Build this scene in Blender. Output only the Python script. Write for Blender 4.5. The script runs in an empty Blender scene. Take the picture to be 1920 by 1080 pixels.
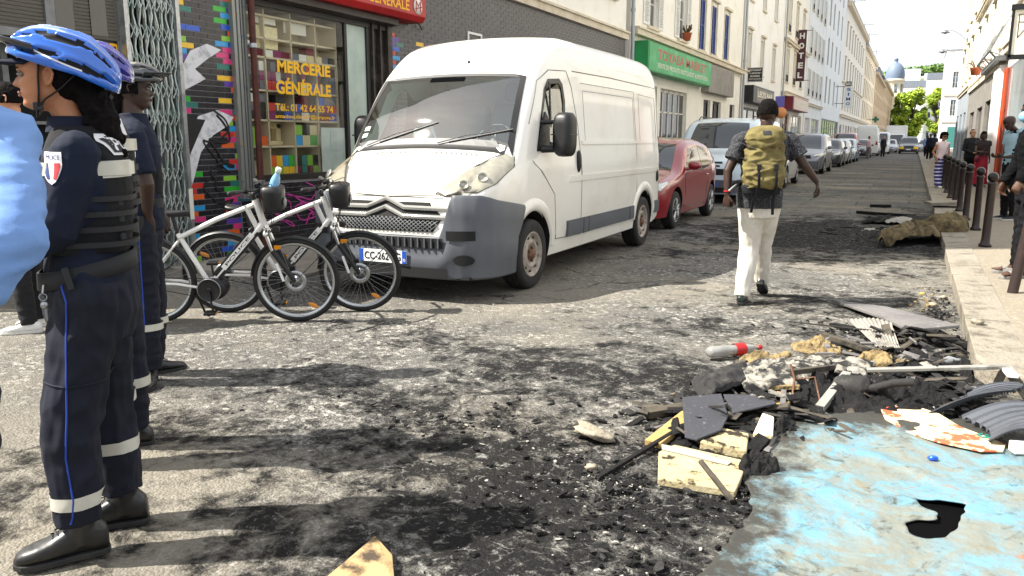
import bpy, bmesh, math, random, os
from mathutils import Vector, Matrix, noise
R = math.radians
random.seed(7)
sc = bpy.context.scene
# ---------------------------------------------------------------- camera
YAW, PITCH = R(26.331), R(10.4997)
cam = bpy.data.cameras.new('camera'); co = bpy.data.objects.new('camera', cam); sc.collection.objects.link(co)
co.location = (0, 0, 1.45); co.rotation_euler = (R(90)-PITCH, 0, YAW)
cam.lens = 36*1500/1920; cam.sensor_width = 36; cam.clip_start = .05; cam.clip_end = 3000
sc.camera = co
# ---------------------------------------------------------------- sky, sun, exposure
SUN_EL = R(50); SD = Vector((.85, .53, 0)).normalized()        # direction the shadows fall
w = bpy.data.worlds.new('World'); sc.world = w; w.use_nodes = True
nt = w.node_tree; bg = nt.nodes['Background']
sky = nt.nodes.new('ShaderNodeTexSky'); sky.sky_type = 'NISHITA'; sky.sun_disc = False
sky.sun_elevation = SUN_EL; sky.sun_rotation = math.atan2(-SD.x, -SD.y); sky.dust_density = 3.5; sky.air_density = 1.0; sky.ozone_density = .6
# thin bright overcast veil over the whole sky
wt = nt.nodes.new('ShaderNodeTexCoord'); wn = nt.nodes.new('ShaderNodeTexNoise'); wn.inputs['Scale'].default_value = 2.2; wn.inputs['Detail'].default_value = 7
wr_ = nt.nodes.new('ShaderNodeMapRange'); wr_.inputs[1].default_value = .3; wr_.inputs[2].default_value = .6; wr_.inputs[3].default_value = .72; wr_.inputs[4].default_value = .95
wm = nt.nodes.new('ShaderNodeMix'); wm.data_type = 'RGBA'; wm.inputs[7].default_value = (5.2, 5.35, 5.6, 1)
nt.links.new(wt.outputs['Generated'], wn.inputs['Vector']); nt.links.new(wn.outputs[0], wr_.inputs[0]); nt.links.new(wr_.outputs[0], wm.inputs[0]); nt.links.new(sky.outputs[0], wm.inputs[6])
nt.links.new(wm.outputs[2], bg.inputs[0]); bg.inputs[1].default_value = .10
sl = bpy.data.lights.new('sun', 'SUN'); sl.energy = 4.9; sl.angle = R(.6); sl.color = (1, .95, .86)
so = bpy.data.objects.new('sun', sl); sc.collection.objects.link(so)
dv = Vector((SD.x*math.cos(SUN_EL), SD.y*math.cos(SUN_EL), -math.sin(SUN_EL)))
so.rotation_euler = dv.to_track_quat('-Z', 'Y').to_euler(); so.location = (-20, -12, 30)
sc.view_settings.view_transform = 'Standard'; sc.view_settings.look = 'None'
sc.view_settings.exposure = 1.22; sc.view_settings.gamma = 1
# ---------------------------------------------------------------- materials
def lin(h):
 if isinstance(h, str):
  v = [int(h[i:i+2], 16)/255 for i in (0, 2, 4)]
  return tuple(x/12.92 if x <= .04045 else ((x+.055)/1.055)**2.4 for x in v)
 return (h, h, h) if isinstance(h, (int, float)) else h
MATS = {}
def M(name, col, rough=.6, metal=0, var=None, bump=None, spec=.5, coat=0, emit=None, alpha=None, trans=0, obj=True, var2=None):
 """principled material; var=(scale, colour2, lo, hi[, detail]); bump=(scale, strength[, distance])"""
 if name in MATS: return MATS[name]
 m = bpy.data.materials.new(name); m.use_nodes = True; n = m.node_tree.nodes; L = m.node_tree.links
 b = n['Principled BSDF']; c = lin(col)
 b.inputs['Base Color'].default_value = (*c, 1); b.inputs['Roughness'].default_value = rough; b.inputs['Metallic'].default_value = metal
 b.inputs['Specular IOR Level'].default_value = spec; b.inputs['Coat Weight'].default_value = coat; b.inputs['Coat Roughness'].default_value = .05
 b.inputs['Transmission Weight'].default_value = trans
 if emit: b.inputs['Emission Color'].default_value = (*lin(emit[0]), 1); b.inputs['Emission Strength'].default_value = emit[1]
 tc = n.new('ShaderNodeTexCoord')
 prev = None
 for vv in (var, var2):
  if not vv: continue
  t = n.new('ShaderNodeTexNoise'); t.inputs['Scale'].default_value = vv[0]; t.inputs['Detail'].default_value = vv[4] if len(vv) > 4 else 8
  t.inputs['Roughness'].default_value = .65
  L.new(tc.outputs['Object'], t.inputs['Vector'])
  r = n.new('ShaderNodeMapRange'); r.inputs[1].default_value = vv[2]; r.inputs[2].default_value = vv[3]
  L.new(t.outputs[0], r.inputs[0])
  x = n.new('ShaderNodeMix'); x.data_type = 'RGBA'
  if prev is None: x.inputs[6].default_value = (*c, 1)
  else: L.new(prev, x.inputs[6])
  x.inputs[7].default_value = (*lin(vv[1]), 1)
  L.new(r.outputs[0], x.inputs[0]); prev = x.outputs[2]
 if prev: L.new(prev, b.inputs['Base Color'])
 if bump:
  t = n.new('ShaderNodeTexNoise'); t.inputs['Scale'].default_value = bump[0]; t.inputs['Detail'].default_value = 6
  L.new(tc.outputs['Object'], t.inputs['Vector'])
  bp = n.new('ShaderNodeBump'); bp.inputs['Strength'].default_value = bump[1]; bp.inputs['Distance'].default_value = bump[2] if len(bump) > 2 else .02
  L.new(t.outputs[0], bp.inputs['Height']); L.new(bp.outputs[0], b.inputs['Normal'])
 MATS[name] = m; return m
def glass_mat(name, tint=(.9, .95, .93), refl=.9, base=.06):
 m = bpy.data.materials.new(name); m.use_nodes = True; n = m.node_tree.nodes; L = m.node_tree.links; n.clear()
 o = n.new('ShaderNodeOutputMaterial'); t = n.new('ShaderNodeBsdfTransparent'); t.inputs[0].default_value = (*tint, 1)
 g = n.new('ShaderNodeBsdfGlossy'); g.inputs['Roughness'].default_value = .01; g.inputs['Color'].default_value = (refl, refl, refl, 1)
 ge = n.new('ShaderNodeNewGeometry'); dt = n.new('ShaderNodeVectorMath'); dt.operation = 'DOT_PRODUCT'; L.new(ge.outputs['Normal'], dt.inputs[0]); L.new(ge.outputs['Incoming'], dt.inputs[1])
 def mt(op, a, b=None):
  q = n.new('ShaderNodeMath'); q.operation = op
  for i, v in enumerate((a, b)):
   if v is None: continue
   if isinstance(v, (int, float)): q.inputs[i].default_value = v
   else: L.new(v, q.inputs[i])
  return q.outputs[0]
 fr = mt('MULTIPLY', mt('POWER', mt('SUBTRACT', 1, mt('ABSOLUTE', dt.outputs['Value'])), 4), .85)
 ad = n.new('ShaderNodeMath'); ad.operation = 'ADD'; ad.inputs[1].default_value = base; ad.use_clamp = True
 x = n.new('ShaderNodeMixShader'); L.new(fr, ad.inputs[0]); L.new(ad.outputs[0], x.inputs[0]); L.new(t.outputs[0], x.inputs[1]); L.new(g.outputs[0], x.inputs[2]); L.new(x.outputs[0], o.inputs[0])
 MATS[name] = m; return m
# ---------------------------------------------------------------- mesh building
COL = sc.collection
def tag(o, label=None, cat=None, group=None, kind=None):
 if label: o['label'] = label
 if cat: o['category'] = cat
 if group: o['group'] = group
 if kind: o['kind'] = kind
 return o
def empty(name, loc=(0, 0, 0), rz=0, label=None, cat=None, group=None, rot=None, scale=None):
 o = bpy.data.objects.new(name, None); COL.objects.link(o); o.empty_display_size = .2
 o.location = loc; o.rotation_euler = rot if rot else (0, 0, rz)
 if scale: o.scale = (scale,)*3 if isinstance(scale, (int, float)) else scale
 return tag(o, label, cat, group)
def link(name, me, parent=None, loc=None):
 o = bpy.data.objects.new(name, me); COL.objects.link(o)
 if parent: o.parent = parent
 if loc is not None: o.location = loc
 return o
CH = {}
def kids(o):
 return [c for c in bpy.data.objects if c.parent == o]
def copy_tree(o, parent=None, table=None):
 if table is None:
  table = {}
  for c in bpy.data.objects:
   if c.parent: table.setdefault(c.parent.name, []).append(c)
 c = o.copy(); COL.objects.link(c)
 if parent: c.parent = parent
 for k in table.get(o.name, []): copy_tree(k, c, table)
 return c
def frame_of(d, up=Vector((0, 0, 1))):
 d = Vector(d).normalized()
 if abs(d.dot(up)) > .98: up = Vector((1, 0, 0)) if abs(d.x) < .9 else Vector((0, 1, 0))
 s = up.cross(d).normalized(); u = d.cross(s).normalized()
 return s, u
class MB:
 def __init__(s): s.v = []; s.f = []; s.mi = []; s.sm = []; s.T = Matrix(); s.cm = 0
 def _add(s, vs, fs, sm=False):
  o = len(s.v); T = s.T
  s.v += [tuple(T @ Vector(p)) for p in vs]
  s.f += [tuple(i+o for i in f) for f in fs]; s.mi += [s.cm]*len(fs); s.sm += [sm]*len(fs); return s
 def quad(s, a, b, c, d): return s._add([a, b, c, d], [(0, 1, 2, 3)])
 def poly(s, pts): return s._add(pts, [tuple(range(len(pts)))])
 def box(s, c, d, rot=None, taper=None):
  x, y, z = d[0]/2, d[1]/2, d[2]/2; t = taper or 1
  vs = [Vector((i*x*(t if k > 0 else 1), j*y*(t if k > 0 else 1), k*z)) for i in (-1, 1) for j in (-1, 1) for k in (-1, 1)]
  if rot is not None:
   m = rot if isinstance(rot, Matrix) else Matrix.Rotation(rot[2], 3, 'Z') @ Matrix.Rotation(rot[1], 3, 'Y') @ Matrix.Rotation(rot[0], 3, 'X')
   m = m.to_3x3(); vs = [m @ v for v in vs]
  c = Vector(c); vs = [v+c for v in vs]
  return s._add(vs, [(0, 1, 3, 2), (4, 6, 7, 5), (0, 4, 5, 1), (2, 3, 7, 6), (0, 2, 6, 4), (1, 5, 7, 3)])
 def b2(s, x0, x1, y0, y1, z0, z1): return s.box(((x0+x1)/2, (y0+y1)/2, (z0+z1)/2), (abs(x1-x0), abs(y1-y0), abs(z1-z0)))
 def prism(s, pts, vec):
  """closed polygon pts (3D) extruded by vec"""
  n = len(pts); a = [Vector(p) for p in pts]; vec = Vector(vec); b = [p+vec for p in a]
  nrm = Vector((0, 0, 0))
  for i in range(n): nrm += a[i].cross(a[(i+1) % n])
  flip = nrm.dot(vec) > 0
  fs = [tuple(range(n)) if not flip else tuple(reversed(range(n))), tuple(range(n, 2*n)) if flip else tuple(reversed(range(n, 2*n)))]
  for i in range(n):
   j = (i+1) % n; q = (i, j, j+n, i+n) if flip else (j, i, i+n, j+n); fs.append(q)
  return s._add(a+b, fs)
 def rings(s, rings, cap=True, sm=True, closed=True):
  n = len(rings[0]); vs = [p for r in rings for p in r]; fs = []
  for i in range(len(rings)-1):
   for j in range(n if closed else n-1):
    k = (j+1) % n; fs.append((i*n+j, i*n+k, (i+1)*n+k, (i+1)*n+j))
  s._add(vs, fs, sm)
  if cap and closed: s._add(rings[0], [tuple(reversed(range(n)))]); s._add(rings[-1], [tuple(range(n))])
  return s
 def tube(s, pts, r, n=10, cap=True, round_=False, flat=None, up=Vector((0, 0, 1))):
  """pts polyline; r number/list (or (rx,ry) tuples)"""
  pts = [Vector(p) for p in pts]; m = len(pts)
  rr = list(r) if isinstance(r, list) else [r]*m
  if round_:
   d0 = (pts[0]-pts[1]).normalized(); d1 = (pts[-1]-pts[-2]).normalized()
   def rx(q): return q if not isinstance(q, tuple) else max(q)
   def sc_(q, k): return tuple(v*k for v in q) if isinstance(q, tuple) else q*k
   a, b = rr[0], rr[-1]
   pts = [pts[0]+d0*rx(a)*.95, pts[0]+d0*rx(a)*.6]+pts+[pts[-1]+d1*rx(b)*.6, pts[-1]+d1*rx(b)*.95]
   rr = [sc_(a, .3), sc_(a, .8)]+rr+[sc_(b, .8), sc_(b, .3)]; m = len(pts)
  R_ = []; ps = None
  for i, p in enumerate(pts):
   d = (pts[min(i+1, m-1)]-pts[max(i-1, 0)])
   if d.length < 1e-9: d = Vector((0, 0, 1))
   d.normalize()
   if ps is None: sd, u = frame_of(d, up)
   else:
    sd = (ps - d*ps.dot(d))
    sd = sd.normalized() if sd.length > 1e-6 else frame_of(d, up)[0]
    u = d.cross(sd)
   ps = sd; q = rr[i]; a, b = (q if isinstance(q, tuple) else (q, q))
   R_.append([p+sd*(a*math.cos(t))+u*(b*math.sin(t)) for t in (2*math.pi*k/n for k in range(n))])
  return s.rings(R_, cap)
 def cyl(s, a, b, r, n=16, r2=None): return s.tube([a, b], [r, r if r2 is None else r2], n)
 def ell(s, c, r, n=16, m=10, rot=None):
  c = Vector(c); r = (r, r, r) if isinstance(r, (int, float)) else r
  mt = rot.to_3x3() if rot is not None else Matrix.Identity(3)
  vs = [];
  for i in range(1, m):
   th = math.pi*i/m
   for k in range(n):
    ph = 2*math.pi*k/n; vs.append(c+mt @ Vector((r[0]*math.sin(th)*math.cos(ph), r[1]*math.sin(th)*math.sin(ph), -r[2]*math.cos(th))))
  b0 = len(vs); vs += [c+mt @ Vector((0, 0, -r[2])), c+mt @ Vector((0, 0, r[2]))]; fs = []
  for i in range(m-2):
   for k in range(n): kk = (k+1) % n; fs.append((i*n+k, i*n+kk, (i+1)*n+kk, (i+1)*n+k))
  for k in range(n):
   kk = (k+1) % n; fs.append((b0, kk, k)); fs.append((b0+1, (m-2)*n+k, (m-2)*n+kk))
  return s._add(vs, fs, True)
 def lathe(s, prof, n=24, mat=None, cap=False):
  """prof [(r,z)] about local z"""
  mt = mat or Matrix(); rg = []
  for r, z in prof: rg.append([mt @ Vector((r*math.cos(2*math.pi*k/n), r*math.sin(2*math.pi*k/n), z)) for k in range(n)])
  return s.rings(rg, cap)
 def grid(s, nx, ny, fn, sm=True):
  vs = [fn(i/nx, j/ny) for i in range(nx+1) for j in range(ny+1)]
  return s._add(vs, [(i*(ny+1)+j, (i+1)*(ny+1)+j, (i+1)*(ny+1)+j+1, i*(ny+1)+j+1) for i in range(nx) for j in range(ny)], sm)
 def mesh(s, name, mats):
  me = bpy.data.meshes.new(name); me.from_pydata(s.v, [], s.f)
  for m in (mats if isinstance(mats, (list, tuple)) else [mats]): me.materials.append(MATS[m] if isinstance(m, str) else m)
  me.polygons.foreach_set('material_index', s.mi); me.polygons.foreach_set('use_smooth', s.sm); me.update(); return me
 def build(s, name, mats, parent=None, loc=None, bevel=0, seg=2, label=None):
  me = s.mesh(name, mats)
  if bevel: bevel_mesh(me, bevel, seg)
  o = link(name, me, parent, loc)
  if label: o['label'] = label
  return o
def bevel_mesh(me, w_, seg=2):
 b = bmesh.new(); b.from_mesh(me); bmesh.ops.remove_doubles(b, verts=b.verts, dist=1e-5)
 es = [e for e in b.edges if len(e.link_faces) == 2 and e.calc_face_angle(0) > .6]
 bmesh.ops.bevel(b, geom=es, offset=w_, segments=seg, affect='EDGES', clamp_overlap=True, profile=.5)
 b.to_mesh(me); b.free(); me.update()
def solo(name, mb, mats, label, cat, group=None, loc=None, kind=None, **k):
 o = mb.build(name, mats, None, loc, **k); return tag(o, label, cat, group, kind)
def eval_mesh(o, name=None):
 dg = bpy.context.evaluated_depsgraph_get(); dg.update(); me = bpy.data.meshes.new_from_object(o.evaluated_get(dg));
 if name: me.name = name
 return me
def text(body, size, mat, parent, loc, rot=(0, 0, 0), sx=1, ext=.003, bold=0, align='CENTER', name='lettering', shear=0, curve=0, space=1):
 cu = bpy.data.curves.new('t', 'FONT'); cu.body = body; cu.size = size; cu.extrude = ext; cu.align_x = align; cu.align_y = 'CENTER'; cu.offset = bold; cu.shear = shear; cu.resolution_u = 3
 cu.space_character = space
 o = bpy.data.objects.new('t', cu); COL.objects.link(o); me = eval_mesh(o, name); bpy.data.objects.remove(o)
 me.materials.clear(); me.materials.append(MATS[mat] if isinstance(mat, str) else mat)
 for p in me.polygons: p.material_index = 0
 q = link(name, me, parent, loc); q.rotation_euler = rot; q.scale = (sx, 1, 1); return q
def boolean(o, cut, op='DIFFERENCE', solver='EXACT'):
 m = o.modifiers.new('b', 'BOOLEAN'); m.operation = op; m.object = cut; m.solver = solver
 me = eval_mesh(o); o.modifiers.clear(); o.data = me; bpy.data.objects.remove(cut)
def fbm(p, o=4, l=2.0, g=.5):
 a, s_, t = 1, 0, 0
 p = Vector(p)
 for _ in range(o): s_ += a*noise.noise(p); t += a; a *= g; p = p*l
 return s_/t
RZ90 = (R(90), 0, R(90))        # text on a wall facing +X
RZM90 = (R(90), 0, R(-90))      # text on a wall facing -X
# general materials
for a in (('cream', 'efece3', .85, 0, (1.3, 'd8d1c0', .5, .85)), ('cream2', 'e9dfc9', .85, 0, (1.1, 'cdbd9e', .5, .85)), ('white_wall', 'efeeec', .85, 0, (.9, 'd2d0cc', .5, .85)),
    ('white_cool', 'e8ecec', .8, 0, (.8, 'c9cfd0', .5, .85)), ('tan_wall', 'dcc3a0', .85, 0, (1, 'bf9f78', .45, .8)), ('grey_panel', '8f8b85', .7, 0, (2, '77736e', .4, .7)),
    ('grey_blue_wall', '9aa3aa', .8, 0, (1.2, '838c94', .45, .75)), ('slate', '5a616b', .6, 0, (3, '454b54', .4, .7)), ('zinc', '9ba3a8', .45, .3), ('stone_trim', 'd6ccb8', .85, 0, (3, 'b5a98f', .45, .8)),
    ('dark_metal', '25262a', .45, .6), ('black', '0c0c0d', .5), ('black_plastic', '151516', .45), ('white_paint', 'e9e9e6', .5), ('shutter_white', 'e6e6e2', .6), ('blue_door', '123a86', .45),
    ('window_frame', 'dcdad4', .5), ('curtain', 'c9c7c0', .9), ('rust_pipe', '5b2a20', .6, .1, (9, '3a1b16', .4, .7)), ('alu', 'b6b9bb', .35, .7, (12, '8a8d8f', .4, .7)), ('orange_paint', 'bd4a24', .5),
    ('grey_metal', '7d7f80', .45, .4, (6, '646668', .4, .7)), ('red_paint', 'b51c1f', .45, 0, (2.5, '8f1518', .4, .8)), ('green_paint', '1f8f4f', .5, 0, (2, '187440', .4, .8)), ('wood_dark', '4a2c1d', .6, 0, (5, '33200f', .4, .7)),
    ('yellow_paint', 'f2b705', .5), ('maroon_paint', '6d1226', .5), ('sign_purple', '4a2330', .5), ('terracotta', 'a85a38', .8)):
 M(*a)
glass_mat('shop_glass', (.93, .96, .95), .9, .02);
M('win_glass', '3a4349', .08, 0, (.35, '8fa3ad', .4, .7, 2), None, .9, 0)
M('dark_glass', '16191c', .06, 0, None, None, .9)
M('chrome', 'd8d8d8', .12, 1); M('steel', 'a8aaac', .3, .9); M('rubber', '1b1b1c', .75, 0, (20, '2c2b29', .4, .7)); M('skin_dark_dummy', '5a3826', .5)
# ================================================================ ground, road, pavements
def node_math(n, L, op, a, b=None, clamp=False):
 x = n.new('ShaderNodeMath'); x.operation = op; x.use_clamp = clamp
 for i, v in enumerate((a, b)):
  if v is None: continue
  if isinstance(v, (int, float)): x.inputs[i].default_value = v
  else: L.new(v, x.inputs[i])
 return x.outputs[0]
def road_material():
 m = bpy.data.materials.new('burnt_asphalt'); m.use_nodes = True; n = m.node_tree.nodes; L = m.node_tree.links; b = n['Principled BSDF']
 tc = n.new('ShaderNodeTexCoord'); P = tc.outputs['Object']; mt = lambda *a, **k: node_math(n, L, *a, **k)
 def nz(scale, det=8, rough=.6, dist=0, vec=P, lo=None, hi=None, sc3=None):
  if sc3:
   mp = n.new('ShaderNodeMapping'); mp.inputs['Scale'].default_value = sc3; L.new(vec, mp.inputs[0]); vec = mp.outputs[0]
  t = n.new('ShaderNodeTexNoise'); t.inputs['Scale'].default_value = scale; t.inputs['Detail'].default_value = det; t.inputs['Roughness'].default_value = rough; t.inputs['Distortion'].default_value = dist
  L.new(vec, t.inputs['Vector']); o = t.outputs[0]
  if lo is not None: o = rng(o, lo, hi)
  return o
 def rng(o, lo, hi, a=0, c=1):
  r = n.new('ShaderNodeMapRange'); r.inputs[1].default_value = lo; r.inputs[2].default_value = hi; r.inputs[3].default_value = a; r.inputs[4].default_value = c; L.new(o, r.inputs[0]); return r.outputs[0]
 def mix(f, a, c):
  x = n.new('ShaderNodeMix'); x.data_type = 'RGBA'
  for i, v in ((0, f), (6, a), (7, c)):
   if isinstance(v, (int, float)): x.inputs[i].default_value = v
   elif isinstance(v, tuple): x.inputs[i].default_value = (*v, 1)
   else: L.new(v, x.inputs[i])
  return x.outputs[2]
 # aggregate: stones in binder
 v = n.new('ShaderNodeTexVoronoi'); v.inputs['Scale'].default_value = 75; L.new(P, v.inputs['Vector'])
 agg = mix(rng(v.outputs['Distance'], .12, .5), (.29, .275, .24), (.085, .082, .075))
 v3 = n.new('ShaderNodeTexVoronoi'); v3.inputs['Scale'].default_value = 34; L.new(P, v3.inputs['Vector']); sc_ = n.new('ShaderNodeSeparateColor'); L.new(v3.outputs['Color'], sc_.inputs[0])
 agg = mix(rng(sc_.outputs[0], .72, .80), agg, (.42, .40, .36)); agg = mix(rng(sc_.outputs[1], .70, .78), agg, (.045, .043, .04))
 agg = mix(nz(50, 6, .85, lo=.50, hi=.60), agg, (.37, .35, .31)); agg = mix(nz(19, 9, .85, lo=.51, hi=.60), agg, (.07, .066, .06))
 agg = mix(nz(1.1, 9, .75, 1.0, lo=.40, hi=.66), agg, (.10, .097, .09))
 agg = mix(nz(.35, 5, .6, lo=.45, hi=.65), agg, (.24, .215, .17))
 # soot blobs (x, y, radius, strength): where things burnt
 wob = nz(1.3, 7, .7, .6); wob2 = nz(5.5, 7, .75, .4)
 acc = None
 sep = n.new('ShaderNodeSeparateXYZ'); L.new(P, sep.inputs[0])
 for (x, y, rx, ry, s) in ((-1.3, 3.0, 1.5, 1.1, 1.0), (-2.0, 3.2, 1.7, 1.0, .72), (-1.6, 4.4, 1.6, .8, .76), (-2.6, 1.9, 1.3, .7, .5), (-.3, 7.6, 1.5, 1.0, .6), (-1.5, 2.4, 1.3, .9, .8), (-2.8, 4.6, .9, .4, .6), (-1.4, 6.2, 1.0, .5, .5), (-.3, 4.6, 1.5, 1.0, 1.05), (-1.2, 2.2, .7, .5, .9), (-2.6, 3.6, 1.2, .55, .6), (-.1, 6.1, .9, 1.1, .75), (-1.0, 13.4, 1.9, 2.5, 1.5), (0, 14.5, .7, 4, 1.0),
         (-2.2, 5.0, 1.5, .5, .45), (.2, 5.3, .6, 1.2, 1.0), (-2.1, 2.2, .8, .5, .7), (-.6, 3.3, .6, .6, 1.0), (-2.9, 10.2, .8, .6, .6), (-.9, 1.7, .9, .7, .9)):
  dx = mt('DIVIDE', mt('SUBTRACT', sep.outputs[0], x), rx); dy = mt('DIVIDE', mt('SUBTRACT', sep.outputs[1], y), ry)
  d = mt('SQRT', mt('ADD', mt('MULTIPLY', dx, dx), mt('MULTIPLY', dy, dy)))
  k = mt('MULTIPLY', rng(d, .1, 1.7, 1, 0), s); acc = k if acc is None else mt('MAXIMUM', acc, k)
 t = mt('ADD', mt('ADD', acc, mt('MULTIPLY', mt('SUBTRACT', wob, .5), 2.8)), mt('MULTIPLY', mt('SUBTRACT', wob2, .5), 3.0))
 soot = rng(t, .30, .80)
 agg = mix(mt('MULTIPLY', soot, .93), agg, (.016, .016, .017))
 # pale ash
 ash = mt('MULTIPLY', rng(acc, .2, .7), nz(17, 9, .8, 1, lo=.545, hi=.64)); agg = mix(mt('MULTIPLY', ash, .7), agg, (.42, .41, .38))
 # far street: darker strips across, with a block pattern
 far = rng(sep.outputs[1], 14, 20)
 st = nz(1, 4, .5, .3, sc3=(.16, .62, 1), lo=.45, hi=.56); agg = mix(mt('MULTIPLY', mt('MULTIPLY', far, mt('SUBTRACT', 1, soot)), mt('MULTIPLY', st, .6)), agg, (.075, .076, .08))
 br = n.new('ShaderNodeTexBrick'); br.inputs['Scale'].default_value = .23; br.inputs['Mortar Size'].default_value = .006; br.inputs['Color1'].default_value = (.62, .62, .62, 1); br.inputs['Color2'].default_value = (1, 1, 1, 1); br.inputs['Mortar'].default_value = (.3, .3, .3, 1)
 L.new(P, br.inputs['Vector'])
 mm = n.new('ShaderNodeMix'); mm.data_type = 'RGBA'; mm.blend_type = 'MULTIPLY'; L.new(mt('MULTIPLY', far, .7), mm.inputs[0]); L.new(agg, mm.inputs[6]); L.new(br.outputs[0], mm.inputs[7]); agg = mm.outputs[2]
 # cracks
 wv = n.new('ShaderNodeVectorMath'); wv.operation = 'ADD'
 tn = n.new('ShaderNodeTexNoise'); tn.inputs['Scale'].default_value = 1.6; tn.inputs['Detail'].default_value = 5; L.new(P, tn.inputs['Vector'])
 sv = n.new('ShaderNodeVectorMath'); sv.operation = 'SCALE'; sv.inputs['Scale'].default_value = .9; L.new(tn.outputs['Color'], sv.inputs[0]); L.new(P, wv.inputs[0]); L.new(sv.outputs[0], wv.inputs[1])
 cr = n.new('ShaderNodeTexVoronoi'); cr.feature = 'DISTANCE_TO_EDGE'; cr.inputs['Scale'].default_value = .55; L.new(wv.outputs[0], cr.inputs['Vector'])
 cr2 = n.new('ShaderNodeTexVoronoi'); cr2.feature = 'DISTANCE_TO_EDGE'; cr2.inputs['Scale'].default_value = 2.3; L.new(wv.outputs[0], cr2.inputs['Vector'])
 c1 = mt('MULTIPLY', rng(cr.outputs['Distance'], .0, .012, 1, 0), nz(.8, 3, lo=.50, hi=.58)); c2 = mt('MULTIPLY', rng(cr2.outputs['Distance'], .0, .016, 1, 0), nz(.55, 4, lo=.58, hi=.66))
 crk = mt('MAXIMUM', c1, mt('MULTIPLY', c2, .75)); agg = mix(mt('MULTIPLY', crk, .85), agg, (.02, .02, .02))
 L.new(agg, b.inputs['Base Color'])
 b.inputs['Roughness'].default_value = .9; L.new(rng(soot, 0, 1, .3, .06), b.inputs['Specular IOR Level'])
 h = mt('ADD', mt('MULTIPLY', v.outputs['Distance'], -.6), mt('MULTIPLY', nz(28, 8, .75), .9)); h = mt('SUBTRACT', h, mt('MULTIPLY', crk, 1.6)); h = mt('ADD', h, mt('MULTIPLY', mt('MULTIPLY', soot, nz(40, 8, .8)), 1.3))
 bp = n.new('ShaderNodeBump'); bp.inputs['Strength'].default_value = 1; bp.inputs['Distance'].default_value = .014; L.new(h, bp.inputs['Height']); L.new(bp.outputs[0], b.inputs['Normal'])
 MATS['burnt_asphalt'] = m
road_material()
M('pavement_mat', '837a6b', .85, 0, (2.2, '7d766c', .4, .75), (60, .5, .01), .3, var2=(22, 'a89d88', .5, .8)); M('ground_mat', '6e6a62', .9, 0, (.5, '85807a', .4, .7)); M('kerb_granite', '8b8477', .8, 0, (6, '5f594f', .48, .66), (30, .9, .02), .3, var2=(1.5, 'a0988a', .5, .75))
M('pavement_left_mat', '9f978a', .85, 0, (1.5, '7b756c', .4, .7), (50, .5, .01), .3, var2=(30, 'bdb4a4', .5, .8))
g = MB(); g.quad((-900, -600, -.06), (900, -600, -.06), (900, 1500, -.06), (-900, 1500, -.06)); tag(g.build('ground', 'ground_mat'), kind='structure')
g = MB()
def roadz(x, y): return .012*fbm((x*.45, y*.45, 0), 3)+.004*noise.noise((x*3, y*3, 0))
def rx(u, v): x = -11+15*u; y = -2+24*v; return (x, y, roadz(x, y))
g.grid(190, 300, rx); g.quad((-11, 22, 0), (.44, 22, 0), (.44, 460, 0), (-11, 460, 0)); g.quad((-40, -30, -.012), (30, -30, -.012), (30, -2, -.012), (-40, -2, -.012)); g.quad((4, -2, -.012), (30, -2, -.012), (30, 5.2, -.012), (4, 5.2, -.012)); g.quad((-40, -2, -.012), (-11, -2, -.012), (-11, 3.6, -.012), (-40, 3.6, -.012))
tag(g.build('road', 'burnt_asphalt'), kind='structure')
# left pavement, almost flush
g = MB(); g.b2(-7.7, -5.75, 6.3, 460, -.05, .035); tag(g.build('pavement_left', 'pavement_left_mat', bevel=.008), kind='structure')
# right pavement
g = MB(); g.b2(.74, 2.7, 5.42, 460, -.05, .126); g.b2(2.7, 30, 5.42, 18, -.05, .126); tag(g.build('pavement_right', 'pavement_mat'), kind='structure')
# kerb: granite blocks with joints
g = MB(); y = 5.62; rnd = random.Random(3); x = .98
while x < 12: l = rnd.uniform(.85, 1.3); g.box((x+l/2, 5.27+rnd.uniform(-.006, .006), .035), (l-.02, .3, .19)); x += l
rg = []
for i in range(9):
 a = R(180+90*i/8); ca, sa = math.cos(a), math.sin(a); rg.append([(.98+ro*ca, 5.65+ro*sa*(1 if True else 1), z) for ro, z in ((.235, -.06), (.235, .130), (.525, .130), (.535, .118), (.535, -.06))])
g.rings(rg, True, False)
while y < 130:
 l = rnd.uniform(.85, 1.3)*(1 if y < 40 else 3); g.box((.595+rnd.uniform(-.008, .008), y+l/2, .035+rnd.uniform(-.004, .003)), (.3, l-.026, .19), (rnd.uniform(-.006, .006), rnd.uniform(-.012, .012), rnd.uniform(-.005, .005))); y += l
g.b2(.45, .745, 130, 460, -.05, .13)
tag(g.build('kerb', 'kerb_granite', bevel=.016, seg=3), kind='structure')
# mortar bed of the kerb
g = MB(); g.b2(.47, .72, 5.65, 130, -.05, .09); g.b2(.73, 2.0, 5.40, 5.66, -.05, .124); tag(g.build('kerb_bed', 'ground_mat'), kind='structure')
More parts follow.
